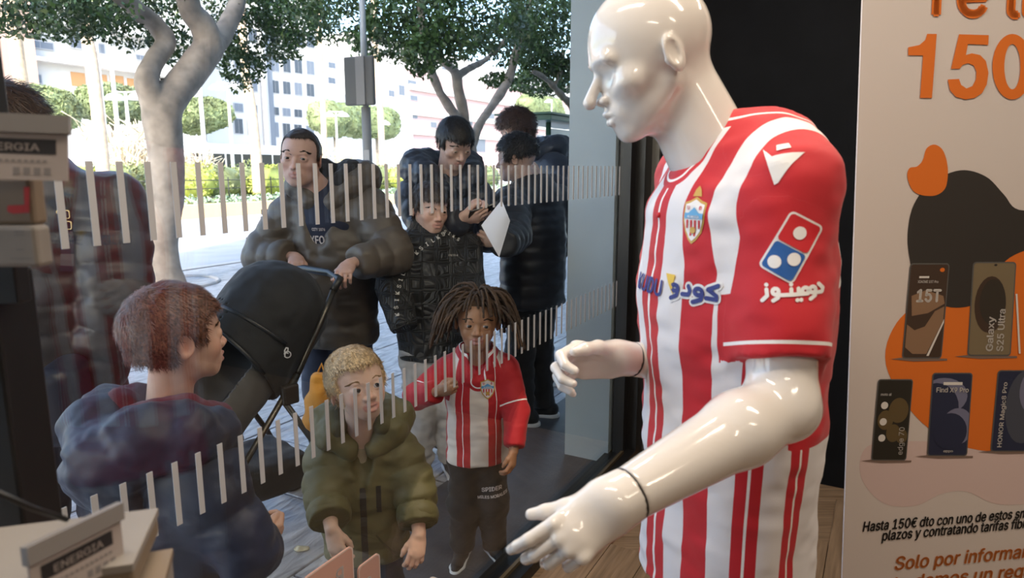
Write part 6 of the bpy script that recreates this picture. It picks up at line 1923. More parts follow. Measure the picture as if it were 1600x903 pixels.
for sd in (-1, 1):
    front_strip('pocket_flap', jb, [tuple(P1.P(0.5, sd * (0.035 + 0.006 * i) * h, P1.hipz + (0.03 - 0.010 * i) * h)) for i in range(9)], 0.006, cloth('olive_seam', (0.075, 0.066, 0.025)), P1.jk, fdir, 0.001)
    e = P1.el[sd]; w = P1.wr[sd]; dv = (w - e) / np.linalg.norm(w - e); c = w - dv * 0.062 * h
    q = SDF().cap(c, c + dv * 0.036 * h, 0.060 * h, 0.056 * h, 0.004, flat=True).cut(c, -dv)
    sdf_obj('cuff_strap', q, 0.005, M_OLIVE, P1.jk, None, lambda V: 0.003 * noise3(V, 40, 3))
P1.trousers(M_NAVYTR); P1.shoes(M_SHOE_B, M_SOLE_W)

# ---------------------------------------------------------------- boy at the left, seen from behind
hc = at_d(278, 524, 1.43)
P2 = Fig('boy with short auburn hair in a navy hooded coat, back turned, at the lower left', (hc.x - 0.045, hc.y + 0.0, PZ), hc.z + 0.108 - PZ, DG(62), 0.75, (0.60, 0.36, 0.26), (0.5, 0.22, 0.18), tuple(hc), 0.212, DG(46), DG(-3), DG(3), width=0.90, shz=0.69, nkz=0.755)
P2.arm(-1, at_d(402, 846, 1.60), (0.5, -0.6, -0.5)); P2.arm(1, at_d(215, 800, 1.72), (-0.9, 0.2, 0))
P2.trunk(); P2.head(vox=0.0030, gaze=(0, -1, 0), flush=0.4)
P2.put_hand(-1, at_d(440, 826, 1.66) - at_d(402, 846, 1.60), (-0.6, 0.4, 0.3), curl=(45, 60, 40), thumb=(25, 15, 10))
P2.finish()
M_AUB = mat('auburn_hair', (0.115, 0.045, 0.024), 0.5, vary=0.3, vscale=30)
P2.hair(M_AUB, 0.045, 0.22, 7000, 0.085, 0.006, lift=0.22, seed=3, disp=0.012, nape=-0.27, bias=(0.1, -0.7, 0), temple=-0.14)
P2.brows(mat('brow_dark', (0.04, 0.02, 0.012), 0.7))
M_NAVYC = cloth('navy_nylon', (0.016, 0.020, 0.042), 0.5, 0.05, 0.1, 0.05, 150, 0.4)
P2.jacket(M_NAVYC, 'coat', hem=P2.hipz - 0.10 * P2.h, rc=0.112, dep=0.80, rs=(0.054, 0.050, 0.042), spuff=(2, 0.008), wr=0.007, wscale=11, vox=0.0065, seed=21, shoulder=0.056)
P2.hood_down(M_NAVYC, 0.056, 0.03, 1.20, 0.095, z=-0.025, lining=cloth('maroon_lining', (0.10, 0.018, 0.030), 0.8))
q = SDF(); h = P2.h; q.cap(P2.P(0, 0, P2.nkz - 0.02 * h), P2.P(0.004, 0, P2.nkz + 0.035 * h), 0.048 * h, 0.047 * h, 0.004, flat=True)
sdf_obj('collar', q, 0.006, cloth('red_collar', (0.45, 0.03, 0.04)), P2.t)
P2.trousers(M_BLKTR); P2.shoes(M_SHOE_B, M_SOLE_W)

# ---------------------------------------------------------------- child with dreadlocks
hc = at_d(746, 500, 2.45)
yawD = DG(-84)
P3 = Fig('child with brown dreadlocks in a red and white striped football shirt', (hc.x - 0.005, hc.y + 0.03, PZ), hc.z + 0.10 - PZ, yawD, 0.95, (0.36, 0.185, 0.10), (0.34, 0.125, 0.095), tuple(hc), 0.212, DG(-86), DG(-2), DG(3), width=1.0)
P3.arm(-1, at_d(684, 612, 2.30), (-1, 0.2, -0.6)); P3.arm(1, at_d(803, 708, 2.42), (1, 0.5, 0))
P3.trunk(); P3.head(vox=0.0028, gaze=(0.02, -1, 0.03), iris=(0.03, 0.015, 0.008), mouth=0.003, lid=0.85, flush=0.12, noseL=0.98)
P3.put_hand(-1, at_d(716, 604, 2.26) - at_d(684, 612, 2.30), (0.15, 0.9, 0.1), curl=(50, 75, 50), thumb=(30, 20, 15))
P3.put_hand(1, at_d(798, 752, 2.40) - at_d(803, 708, 2.42), (-0.8, 0.4, 0), curl=(25, 38, 25), thumb=(30, 10, 10))
P3.finish()
P3.brows(mat('brow_black', (0.010, 0.007, 0.005), 0.7), 0.009)
h = P3.h
CF = P3.f; CL = P3.l; CB = P3.base
def c_loc(V): q_ = V - CB; return q_ @ CF, q_ @ CL
hemz = P3.hipz - 0.045 * h
def c_arc(V):
    f_, l_ = c_loc(V); return np.arctan2(l_, (f_ + 0.004) / 0.78) * 0.100 + 0.006
def c_sleeve(V):
    f_, l_ = c_loc(V); z = V[:, 2] - CB[2]
    base_ = np.abs(l_) - (0.078 * h + 0.020 * h * np.clip((P3.shz - z) / (0.09 * h), 0, 1.4))
    arm_ = np.full(len(V), -1.0)
    for sd in (-1, 1):
        d = np.minimum(seg_dist(V, [P3.sh[sd] * 0.6 + P3.el[sd] * 0.4, P3.el[sd]]), seg_dist(V, [P3.el[sd], P3.wr[sd]])); arm_ = np.maximum(arm_, 0.047 * h - d)
    return np.maximum(np.where(z > P3.shz - 0.10 * h, base_, -1), arm_)
def c_cuff(V):
    out = np.full(len(V), 1.0)
    for sd in (-1, 1):
        u_ = P3.el[sd] - P3.sh[sd]; L_ = np.linalg.norm(u_); u_ = u_ / L_; t_ = (V - P3.sh[sd]) @ u_
        d = np.linalg.norm(V - P3.sh[sd] - t_[:, None] * u_, axis=1); out = np.where((d < 0.06 * h), t_ - L_ * 0.80, out)
    return out
def c_collar(V):
    f_, l_ = c_loc(V); z = V[:, 2] - CB[2]
    a = np.array((0.004 * h, 0, P3.nkz - 0.01 * h)); b = np.array((0.075 * h, 0, P3.nkz - 0.075 * h))
    Q_ = np.stack([f_, l_, z], 1); d1 = np.sqrt((f_ - 0.01 * h) ** 2 + l_ ** 2) - 0.052 * h
    ba = b - a; hh = np.clip(((Q_ - a) @ ba) / (ba @ ba), 0, 1); d2 = np.linalg.norm(Q_ - a - hh[:, None] * ba, axis=1) - (0.056 - 0.040 * hh) * h
    return 0.022 - np.minimum(np.where(z > P3.nkz - 0.03 * h, d1, 9), d2)
st2 = [(-0.32, 1)]
for kk in range(-3, 4):
    c = 0.104 * kk - 0.045
    st2 += [(c - 0.0245, 0), (c - 0.0012, 2), (c + 0.0012, 0), (c + 0.0245, 1)]
M_JERSEY2 = jersey_mat('child_striped_shirt', st2, -0.32, 0.32, (0.46, 0.008, 0.014), (0.70, 0.63, 0.57))
def c_open(q):
    q.cap(P3.P(0.004 * h, 0, P3.nkz - 0.015 * h), P3.P(0.02 * h, 0, P3.nkz + 0.12 * h), 0.050 * h, 0.07 * h, 0.005, True)
    q.cap(P3.P(0.055 * h, 0, P3.nkz - 0.01 * h), P3.P(0.10 * h, 0, P3.nkz - 0.085 * h), 0.036 * h, 0.006 * h, 0.005, True)
P3.jacket(M_JERSEY2, 'shirt', hem=hemz, rc=0.108, dep=0.78, rs=(0.048, 0.042, 0.036), wr=0.0035, wscale=14, vox=0.0050, k=0.02, opening=c_open, cuff_in=0.015, seed=31, shoulder=0.044, hemr=1.06, attrs=dict(arc=c_arc, sleeve=c_sleeve, cuff=c_cuff, collar=c_collar))
q = SDF().chain([P3.P(0.0, 0, P3.nkz - 0.14 * h), P3.P(0.008 * h, 0, P3.nkz - 0.018 * h)], [0.084 * h, 0.047 * h], 0.02, sq=(P3.f, 0.76))
sdf_obj('undershirt', q, 0.006, cloth('red_cotton', (0.42, 0.012, 0.016)), P3.t)
jb = bvh_of(P3.jk)
cn = Vector(tuple(P3.f * 0.9 + P3.l * 0.42))
Mc3 = view_frame(762, 607, 2.10, 0.0, None, 0.0)
crest(Mc3, jb, 0.026, 0.034, P3.jk, 0.0014, 0.008)
P3.trousers(M_BLKTR, r=(0.062, 0.054, 0.045), wr=0.005, hipr=0.086, spread=0.054)
tb = bvh_of(P3.tr)
Mtx = view_frame(772, 782, 2.42, DG(8), Vector((0.1, -1, 0.15)), 0.25)
tv = merge2d(*[([(x, y + yy) for x, y in v_], f_) for (v_, f_), yy in ((text_polys('SPIDER', 0.030, 0.03, 'CENTER', 0.1), 0.0), (text_polys('MILES MORALES', 0.020, 0.03, 'CENTER', 0.1), -0.026))])
wrap_mark('trouser_lettering', *tv, Mtx, tb, mat('print_offwhite', (0.55, 0.48, 0.45), 0.7), P3.tr, 0.002, 0.01)
P3.shoes(M_SHOE_B, M_SOLE_W, yaw={-1: DG(-100), 1: DG(-62)})
# dreadlocks: bumpy ropes rooted over the crown
M_DREAD = mat('dreadlocks', (0.060, 0.032, 0.016), 0.8, vary=0.6, vscale=22, bump=0.6, bscale=160)
g = random.Random(12); mb = MB(); H3 = P3.H
cap_ = SDF().ell((0, 0.05 * H3, 0.12 * H3), (0.385 * H3, 0.455 * H3, 0.405 * H3), None, 0.01)
cap_.rbox((0, -0.52 * H3, -0.34 * H3), (0.5 * H3, 0.36 * H3, 0.60 * H3), 0.1 * H3, None, 0.02, True).cut((0, 0, -0.22 * H3), (0, 0.3, -1), 0.01)
V, Fq = cap_.mesh(0.006); link('hair', mesh_from('hair', xform(V, P3.hM), Fq, True), M_DREAD, P3.t)
nd = 0
while nd < 250:
    th = g.uniform(0, 2 * PI); ph = math.acos(g.uniform(0.02, 1.0))
    d = Vector((math.sin(ph) * math.cos(th), math.sin(ph) * math.sin(th), math.cos(ph)))
    root = Vector((d.x * 0.37 * H3, (0.05 + d.y * 0.44) * H3, (0.12 + d.z * 0.39) * H3))
    if root.y < -0.16 * H3 and root.z < 0.24 * H3: continue
    if root.y < -0.24 * H3 and abs(root.x) < 0.16 * H3 and g.random() < 0.75: continue
    nd += 1
    frontal = root.y < -0.10 * H3
    ln = H3 * g.uniform(0.55, 0.95) * (0.50 if frontal and abs(d.x) < 0.5 else 1.0)
    out = Vector((d.x, d.y, 0)); out = out.normalized() if out.length > 0.01 else Vector((g.uniform(-1, 1), g.uniform(-1, 1), 0)).normalized()
    if frontal and abs(d.x) >= 0.45: out = Vector((math.copysign(1.0, d.x), 0.35, 0)).normalized()
    if frontal and abs(d.x) < 0.45: out = Vector((math.copysign(0.9, d.x + g.gauss(0, 0.15)), -0.65, 0)).normalized()
    pts = []; p = root.copy(); v = (d * 0.9 + out * 0.5 + Vector((0, 0, 0.25))).normalized(); seg = 9
    wob = g.uniform(0, 6)
    for i in range(seg + 1):
        pts.append(P3.hM @ p)
        v = (v + Vector((0, 0, -0.42)) + out * 0.05 + Vector((math.sin(i * 1.7 + wob), math.cos(i * 1.3 + wob), 0)) * 0.10).normalized()
        p = p + v * ln / seg
        # keep clear of the skull
        e = Vector((p.x / (0.40 * H3), (p.y - 0.05 * H3) / (0.47 * H3), max(p.z - 0.12 * H3, 0) / (0.42 * H3)))
        if e.length < 1.0: p = Vector((p.x / e.length, 0.05 * H3 + (p.y - 0.05 * H3) / e.length, p.z))
    r0 = H3 * g.uniform(0.022, 0.032)
    P_, R_ = smooth_path(pts, [r0 * (1 - 0.35 * i / seg) for i in range(seg + 1)], 2)
    mb.tube(P_, [r * (1 + 0.16 * ((i % 2) * 2 - 1) + g.gauss(0, 0.05)) for i, r in enumerate(R_)], 6)
mb.build('dreadlocks', M_DREAD, P3.t)
# pushchair frame: U forward, VL across
U = Vector((-0.66, -0.75, 0)).normalized(); VL = Vector((-U.y, U.x, 0))
SO = Vector((-1.085, 2.58, PZ))
def st_(u_, v_, z_): return SO + U * u_ + VL * v_ + Vector((0, 0, z_))
# ---------------------------------------------------------------- man with the pushchair
hc = at_d(470, 247, 3.05)
M1 = Fig('dark-haired man in a brown puffer coat holding the pushchair handle', (hc.x + 0.10, hc.y + 0.10, PZ), hc.z + 0.125 - PZ, DG(-100), 0.0, (0.50, 0.31, 0.25), (0.42, 0.20, 0.17), tuple(hc), 0.252, DG(-88), DG(2), DG(4), width=1.04, shz=0.785, nkz=0.835)
HL = st_(-0.385, -0.17, 1.055); HR = st_(-0.385, 0.17, 1.055)
M1.arm(-1, HL + Vector((-0.02, 0.085, 0.035)), (-1, 0.3, -0.5)); M1.arm(1, HR + Vector((0.02, 0.085, 0.035)), (1, 0.3, -0.5))
M1.trunk(); M1.head(vox=0.0036, gaze=(-0.05, -1, -0.02), iris=(0.03, 0.018, 0.01), lid=0.75, jaw=1.12, fat=0.018, flush=0.3)
M1.put_hand(-1, (0.25, -0.8, -0.25), (0.1, -0.3, -0.9), curl=(35, 60, 40), thumb=(30, 15, 10)); M1.put_hand(1, (-0.05, -0.85, -0.3), (-0.1, -0.3, -0.9), curl=(35, 60, 40), thumb=(30, 15, 10))
M1.finish()
M_DKHAIR = mat('dark_brown_hair', (0.030, 0.020, 0.015), 0.5, vary=0.3, vscale=30)
M1.hair(M_DKHAIR, 0.018, 0.34, 3500, 0.05, 0.006, temple=-0.10, nape=-0.24, lift=0.15, seed=5)
M1.brows(MATS['brow_black'], 0.013)
M_BROWNC = cloth('brown_puffer', (0.085, 0.068, 0.053), 0.5, 0.05, 0.12, 0.05, 120, 0.4)
h = M1.h
def man_open(q):
    q.cap(M1.P(0.004 * h, 0, M1.nkz - 0.03 * h), M1.P(0.02 * h, 0, M1.nkz + 0.12 * h), 0.050 * h, 0.075 * h, 0.006, True)
    q.cap(M1.P(0.09 * h, -0.004 * h, M1.nkz - 0.02 * h), M1.P(0.125 * h, -0.01 * h, M1.nkz - 0.20 * h), 0.052 * h, 0.022 * h, 0.012, True)
M1.jacket(M_BROWNC, 'coat', hem=M1.hipz - 0.10 * h, rc=0.120, dep=0.80, rs=(0.056, 0.050, 0.040), puff=(2, 0.010), spuff=(3, 0.010), wr=0.008, wscale=9, vox=0.0085, k=0.025, opening=man_open, seed=41, shoulder=0.060, neck=M1.nkz - 0.01 * h, belly=1.02)
M1.hood_down(M_BROWNC, 0.050, 0.02, 1.10, 0.085, z=0.012, lining=cloth('hood_dark', (0.020, 0.019, 0.020)))
q = SDF().chain([M1.P(0.0, 0, M1.hipz), M1.P(0.004 * h, 0, M1.shz - 0.03 * h), M1.P(0.006 * h, 0, M1.nkz - 0.02 * h)], [0.105 * h, 0.108 * h, 0.044 * h], 0.03, sq=(M1.f, 0.74))
tee = sdf_obj('t_shirt', q, 0.010, cloth('navy_tee', (0.018, 0.022, 0.042)), M1.t)
tb = bvh_of(tee); mf = Vector(tuple(M1.f))
lp = Vector(tuple(M1.P(0.4, 0.0, M1.nkz - 0.135 * h)))
xl = Vector((0, 0, 1)).cross(mf).normalized(); Mtt = Matrix((xl, Vector((0, 0, 1)), mf)).transposed().to_4x4(); Mtt.translation = lp
for tx, yy, sz in (('CITY 1876', 0.050, 0.024), ('OXFORD', -0.010, 0.070), ('TOWN ST', -0.050, 0.040), ('Co', -0.080, 0.026)):
    v_, f_ = text_polys(tx, sz, 0.03, 'CENTER'); wrap_mark('tee_lettering', [(x * 0.72, y + yy) for x, y in v_], f_, Mtt, tb, MATS['print_offwhite'], tee, 0.002, 0.02)
jb = bvh_of(M1.jk)
front_strip('zip', jb, [tuple(M1.P(0.5, -0.012 * h, M1.nkz - (0.235 + 0.012 * i) * h)) for i in range(20)], 0.014, mat('zip_grey', (0.10, 0.095, 0.09), 0.4, metal=0.5), M1.jk, tuple(-M1.f), 0.001)
M1.trousers(M_NAVYTR, vox=0.011); M1.shoes(M_SHOE_B, M_SOLE_W, vox=0.008)

# ---------------------------------------------------------------- boy in the black jacket with lettered shoulders
hc = at_d(672, 326, 3.10)
S1 = Fig('boy in a black jacket with lettering along the shoulders, behind the dreadlocked child', (hc.x - 0.005, hc.y + 0.04, PZ), hc.z + 0.112 - PZ, DG(-72), 0.45, (0.58, 0.37, 0.29), (0.48, 0.23, 0.19), tuple(hc), 0.222, DG(-56), DG(6), DG(2), width=1.12, shz=0.785, nkz=0.845)
h = S1.h
S1.arm(-1, at_d(630, 504, 3.04), (-1, 0.2, -0.1), True); S1.arm(1, at_d(722, 508, 3.08), (0.6, 1, 0), True)
S1.trunk(); S1.head(vox=0.0036, gaze=(0.1, -1, -0.02), iris=(0.03, 0.018, 0.01), lid=0.65, flush=0.3); S1.finish()
S1.hair(mat('brown_hair', (0.035, 0.022, 0.016), 0.55, vary=0.3, vscale=30), 0.05, 0.20, 3500, 0.09, 0.007, seed=7, temple=-0.14, bias=(0, -0.8, 0))
S1.brows(MATS['brow_black'], 0.008, -0.012)
M_QUILT = cloth('black_quilt', (0.018, 0.018, 0.019), 0.45, 0.05, 0.1, 0.0, 100, 0.5)
def hex_bump(m, sc):
    n = m.node_tree.nodes; l = m.node_tree.links; p = n['Principled BSDF']
    tc = n.new('ShaderNodeTexCoord'); mp = n.new('ShaderNodeMapping'); mp.inputs['Scale'].default_value = (sc, sc, sc)
    vo = n.new('ShaderNodeTexVoronoi'); vo.feature = 'DISTANCE_TO_EDGE'; vo.inputs['Randomness'].default_value = 0.12; vo.inputs['Scale'].default_value = 1.0
    wv = n.new('ShaderNodeMath'); wv.operation = 'MULTIPLY'; wv.inputs[1].default_value = 40
    sn = n.new('ShaderNodeMath'); sn.operation = 'SINE'
    bn = n.new('ShaderNodeBump'); bn.inputs['Strength'].default_value = 0.6; bn.inputs['Distance'].default_value = 0.01
    l.new(tc.outputs['Object'], mp.inputs[0]); l.new(mp.outputs[0], vo.inputs['Vector']); l.new(vo.outputs['Distance'], wv.inputs[0]); l.new(wv.outputs[0], sn.inputs[0])
    l.new(sn.outputs[0], bn.inputs['Height']); l.new(bn.outputs[0], p.inputs['Normal'])
hex_bump(M_QUILT, 16)
S1.jacket(M_QUILT, 'jacket', hem=S1.hipz - 0.045 * h, rc=0.118, dep=0.72, rs=(0.056, 0.052, 0.042), wr=0.005, wscale=10, vox=0.0085, seed=51, shoulder=0.050, cuff_in=-0.02, neck=S1.nkz + 0.04 * h)
jb = bvh_of(S1.jk)
# lettering tape over the shoulder and down the sleeve
M_TAPEL = mat('tape_lettering', (0.52, 0.50, 0.47), 0.6)
tp = [(690 - 10, 362), (664, 372), (646, 384), (632, 398), (622, 414), (615, 432), (610, 452), (608, 474), (611, 496)]
k_ = 0
word = 'SIKSILK'
dirv = (CAM - Vector(tuple(S1.P(0, 0, S1.shz)))).normalized()
for i in range(len(tp) - 1):
    for j in range(2):
        x = tp[i][0] + (tp[i + 1][0] - tp[i][0]) * j / 2; y = tp[i][1] + (tp[i + 1][1] - tp[i][1]) * j / 2
        ang = math.atan2(-(tp[i + 1][1] - tp[i][1]), tp[i + 1][0] - tp[i][0]) + PI
        Mx = view_frame(x + 14, y + 6, 2.7, ang, None, 0.0)
        v_, f_ = text_polys(word[(len(word) * 9 - k_) % 7], 0.034, 0.02, 'CENTER'); k_ += 1
        wrap_mark('tape_lettering', v_, f_, Mx, jb, M_TAPEL, S1.jk, 0.003, 0.02)
for i, (x, y) in enumerate(((694, 364), (701, 367), (708, 371), (715, 376))):
    Mx = view_frame(x, y, 2.7, DG(-30), None, 0.0); v_, f_ = text_polys('SIKS'[i], 0.028, 0.02, 'CENTER'); wrap_mark('tape_lettering', v_, f_, Mx, jb, M_TAPEL, S1.jk, 0.003, 0.02)
Mx = view_frame(708, 400, 2.7, 0, None, 0.0); v_, f_ = text_polys('SIKSILK', 0.016, 0.02, 'CENTER'); wrap_mark('chest_lettering', v_, f_, Mx, jb, M_TAPEL, S1.jk, 0.003, 0.02)
S1.trousers(cloth('light_grey_jersey', (0.42, 0.41, 0.41), 0.9), r=(0.068, 0.052, 0.046), vox=0.010, wr=0.010, spread=0.05); S1.shoes(M_SHOE_B, M_SOLE_W, vox=0.008)

# ---------------------------------------------------------------- boy with the phone
hc = at_d(711, 224, 3.42)
T1 = Fig('dark-haired teenage boy in a navy puffer jacket looking down at a phone', (hc.x - 0.06, hc.y + 0.10, PZ), hc.z + 0.105 - PZ, DG(-66), 0.0, (0.55, 0.36, 0.29), (0.46, 0.23, 0.20), tuple(hc), 0.238, DG(-60), DG(30), DG(-2), width=0.98, shz=0.785, nkz=0.83)
h = T1.h
PH = at_d(754, 331, 3.14)
T1.arm(-1, PH + Vector((-0.105, -0.01, -0.035)), (-0.6, 0.3, -1)); T1.arm(1, PH + Vector((0.030, 0.09, -0.05)), (0.1, 0.6, -1))
T1.trunk(); T1.head(vox=0.0042, gaze=(0, -1, -0.5), lid=0.5, flush=0.25)
T1.put_hand(-1, (0.95, -0.05, 0.16), (0.1, 0.75, 0.6), curl=(30, 45, 30), thumb=(30, 10, 10)); T1.put_hand(1, (-0.15, -0.45, 0.75), (-0.7, -0.5, 0.2), curl=(35, 50, 30), thumb=(30, 10, 10))
T1.finish()
M_BLKHAIR = mat('black_hair', (0.012, 0.010, 0.010), 0.45, vary=0.3, vscale=30)
T1.hair(M_BLKHAIR, 0.05, 0.22, 3500, 0.09, 0.007, seed=9, temple=-0.14, bias=(0, -0.8, 0)); T1.brows(MATS['brow_black'], 0.010)
M_NAVYP = cloth('navy_puffer', (0.016, 0.019, 0.030), 0.45, 0.05, 0.1, 0.05, 100, 0.5)
T1.jacket(M_NAVYP, 'jacket', hem=T1.hipz - 0.02 * h, rc=0.104, dep=0.78, rs=(0.050, 0.045, 0.036), puff=(2, 0.010), spuff=(3, 0.008), wr=0.006, wscale=10, vox=0.0095, seed=61, shoulder=0.052, k=0.02, cuff_in=-0.01)
T1.hood_down(M_NAVYP, 0.055, 0.0, 1.0, 0.075, z=0.02, vox=0.010)
T1.trousers(M_BLKTR, vox=0.011); T1.shoes(M_SHOE_B, M_SOLE_W, vox=0.008)
ph = thing('mobile_phone', 'dark phone held by the boy in the navy puffer jacket', 'phone', tuple(PH))
Mph = Matrix.Translation(PH) @ Matrix.Rotation(0.30, 4, 'Z') @ Matrix.Rotation(-0.75, 4, 'X') @ Matrix.Rotation(-0.35, 4, 'Y')
MB().box(Mph, 0.075, 0.037, 0.0045, 0.003).build('body', mat('phone_black', (0.01, 0.01, 0.012), 0.2), ph)
MB().box(Mph @ Matrix.Translation((0, 0, 0.0047)), 0.071, 0.034, 0.0004).build('screen', mat('phone_screen', (0.02, 0.022, 0.03), 0.05), ph)

# ---------------------------------------------------------------- teenager seen from behind with the paper
hc = at_d(806, 248, 3.78)
T2 = Fig('teenager with cropped black hair seen from behind, holding a white sheet', (hc.x + 0.10, hc.y + 0.02, PZ), hc.z + 0.112 - PZ, DG(140), 0.0, (0.55, 0.37, 0.30), (0.46, 0.23, 0.2), tuple(hc), 0.245, DG(165), DG(4), 0, width=1.2, shz=0.785, nkz=0.835)
h = T2.h
PW = at_d(759, 371, 3.16)
T2.arm(1, PW + Vector((0.08, 0.06, -0.03)), (0.6, 0.2, -1)); T2.arm(-1, T2.P(0.08, -0.22, 0.80), (0.4, 1, 0))
T2.trunk(); T2.head(vox=0.0046, flush=0.3)
T2.put_hand(1, (-0.95, -0.1, 0.15), (0.0, 0.95, 0.2), curl=(35, 55, 35), thumb=(30, 10, 10)); T2.finish()
T2.hair(M_BLKHAIR, 0.035, 0.24, 3500, 0.10, 0.008, nape=-0.02, seed=10, top=0.03, jitter=0.6, lift=0.5, temple=-0.16)
M_BLACKP = cloth('black_puffer', (0.012, 0.013, 0.017), 0.45, 0.05, 0.1, 0.05, 100, 0.5)
T2.jacket(M_BLACKP, 'jacket', hem=T2.hipz - 0.07 * h, rc=0.130, dep=0.78, rs=(0.062, 0.056, 0.040), puff=(3, 0.012), spuff=(4, 0.009), wr=0.006, wscale=9, vox=0.0105, seed=71, shoulder=0.055, k=0.02, cuff_in=-0.01)
T2.trousers(M_BLKTR, r=(0.064, 0.050, 0.044), vox=0.011); T2.shoes(M_SHOE_B, M_SOLE_W, yaw=DG(170), size=0.165, vox=0.008)
# the sheet, slightly bent
q0, q1, q2, q3 = at_d(784, 312, 3.10), at_d(797, 345, 3.10), at_d(780, 402, 3.08), at_d(752, 352, 3.08)
V = []; Fc = []; n_ = 6
for side in (0, 1):
    for i in range(n_ + 1):
        for j in range(n_ + 1):
            u_, w_ = i / n_, j / n_
            p = q0.lerp(q1, u_).lerp(q3.lerp(q2, u_), w_) + Vector((0, -0.012 * math.sin(u_ * PI) + side * 0.0008, 0)); V.append(p)
for side in (0, 1):
    o_ = side * (n_ + 1) ** 2
    for i in range(n_):
        for j in range(n_): Fc.append((o_ + i * (n_ + 1) + j, o_ + (i + 1) * (n_ + 1) + j, o_ + (i + 1) * (n_ + 1) + j + 1, o_ + i * (n_ + 1) + j + 1))
tag(MB().add(V, Fc, True).build('paper_sheet', mat('paper', (0.70, 0.72, 0.80), 0.8), None), 'white sheet of paper held by the teenager seen from behind', 'paper')

# ---------------------------------------------------------------- tall teenager behind
hc = at_d(806, 203, 4.50)
T3 = Fig('tall teenager with tousled brown hair behind the boy holding the sheet', (hc.x + 0.16, hc.y + 0.05, PZ), hc.z + 0.118 - PZ, DG(200), 0.0, (0.58, 0.39, 0.31), (0.46, 0.23, 0.2), tuple(hc), 0.245, DG(205), DG(14), 0, width=1.15, shz=0.80, nkz=0.845)
h = T3.h
T3.arm(1, at_d(845, 285, 4.15), (1.0, -0.3, -0.6)); T3.arm(-1, T3.P(0.10, -0.26, 0.85), (0, 1, 0))
T3.trunk(); T3.head(vox=0.0050, flush=0.3)
T3.put_hand(1, (-0.7, -0.25, 0.75), (-0.3, 0.9, -0.2), curl=(20, 25, 15), thumb=(40, 10, 10)); T3.finish()
T3.hair(mat('tousled_brown', (0.055, 0.026, 0.018), 0.5, vary=0.3, vscale=25), 0.09, 0.18, 4000, 0.16, 0.010, nape=-0.32, seed=13, jitter=0.5, lift=0.35, temple=-0.20, sideburn=-0.14, disp=0.03)
T3.jacket(M_NAVYP, 'jacket', hem=T3.hipz - 0.06 * h, rc=0.120, dep=0.76, rs=(0.055, 0.050, 0.036), spuff=(3, 0.008), wr=0.007, wscale=9, vox=0.011, seed=81, shoulder=0.050)
T3.hood_down(M_NAVYP, 0.045, 0.02, 1.0, 0.08, vox=0.011)
T3.trousers(M_NAVYTR, vox=0.012); T3.shoes(mat('shoe_grey', (0.05, 0.055, 0.07), 0.6), M_SOLE_W, yaw=DG(185), size=0.16, vox=0.009)

# ---------------------------------------------------------------- woman at the left edge
hc = at_d(12, 196, 2.05)
W1 = Fig('woman in a dark quilted jacket with a buckled bag strap, behind the upper price tag', (hc.x + 0.02, hc.y + 0.05, PZ), hc.z + 0.115 - PZ, DG(105), 0.0, (0.56, 0.36, 0.28), (0.5, 0.22, 0.2), tuple(hc), 0.232, DG(60), DG(2), 0, width=1.15, shz=0.795, nkz=0.84)
h = W1.h
W1.arm(-1, at_d(150, 590, 2.20), (1, -0.3, -0.2)); W1.arm(1, W1.P(0.15, 0.20, 0.90), (-1, 0, 0))
W1.trunk(); W1.head(vox=0.0042, flush=0.3)
W1.finish()
W1.hair(mat('chestnut_hair', (0.060, 0.028, 0.016), 0.45, vary=0.3, vscale=25), 0.06, 0.22, 3500, 0.22, 0.009, nape=-0.40, seed=15, temple=-0.14, sideburn=-0.20, disp=0.02)
M_DKBR = cloth('dark_brown_quilt', (0.020, 0.014, 0.014), 0.45, 0.05, 0.12, 0.05, 100, 0.5)
W1.jacket(M_DKBR, 'jacket', hem=W1.hipz - 0.13 * h, rc=0.118, dep=0.82, rs=(0.064, 0.060, 0.044), puff=(3, 0.014), spuff=(3, 0.013), wr=0.006, wscale=10, vox=0.0085, seed=91, shoulder=0.058, k=0.018, cuff_in=-0.02)
W1.trousers(M_NAVYTR, vox=0.011); W1.shoes(M_SHOE_B, M_SOLE_W, vox=0.008)
# shoulder bag with a buckled strap
jb = bvh_of(W1.jk)
bg_ = thing('shoulder_bag', 'dark shoulder bag with brass strap buckles on the woman at the left', 'bag', tuple(W1.P(-0.15, -0.12, 0.72)))
M_LEATH = mat('navy_leather', (0.014, 0.017, 0.032), 0.4)
M_BRASS = mat('brass', (0.55, 0.42, 0.22), 0.3, metal=1.0)
sp_ = [at_d(78, 302, 1.5), at_d(90, 318, 1.5), at_d(98, 335, 1.5), at_d(102, 352, 1.5), at_d(106, 380, 1.5), at_d(108, 420, 1.5), at_d(106, 470, 1.5)]
dense = []
for i in range(len(sp_) - 1):
    for j in range(4): dense.append(sp_[i].lerp(sp_[i + 1], j / 4))
dd = (Vector(sp_[2]) - CAM).normalized()
front_strip('strap', jb, [tuple(p) for p in dense], 0.034, M_LEATH, bg_, tuple(dd), 0.004)
for (x, y) in ((99, 335), (102, 352)):
    hh = jb.ray_cast(at_d(x, y, 1.2), ray(x, y).normalized(), 2)
    if hh[0] is not None:
        c = hh[0] - dd * 0.010
        Mx = Matrix((Vector((1, 0, 0)), Vector((0, 0, 1)), Vector((0, -1, 0)))).transposed().to_4x4(); Mx.translation = c
        pts = rrect(-0.019, -0.012, 0.019, 0.012, 0.006, 4)[0]
        MB().tube([Mx @ Vector((x_, y_, 0)) for x_, y_ in pts + [pts[0]]], 0.0024, 6).build('buckle', M_BRASS, bg_)
q = SDF().rbox(tuple(W1.P(-0.20, -0.10, 0.80)), (0.14, 0.05, 0.12), 0.04, Euler((0, 0, W1.yaw)), 0.01)
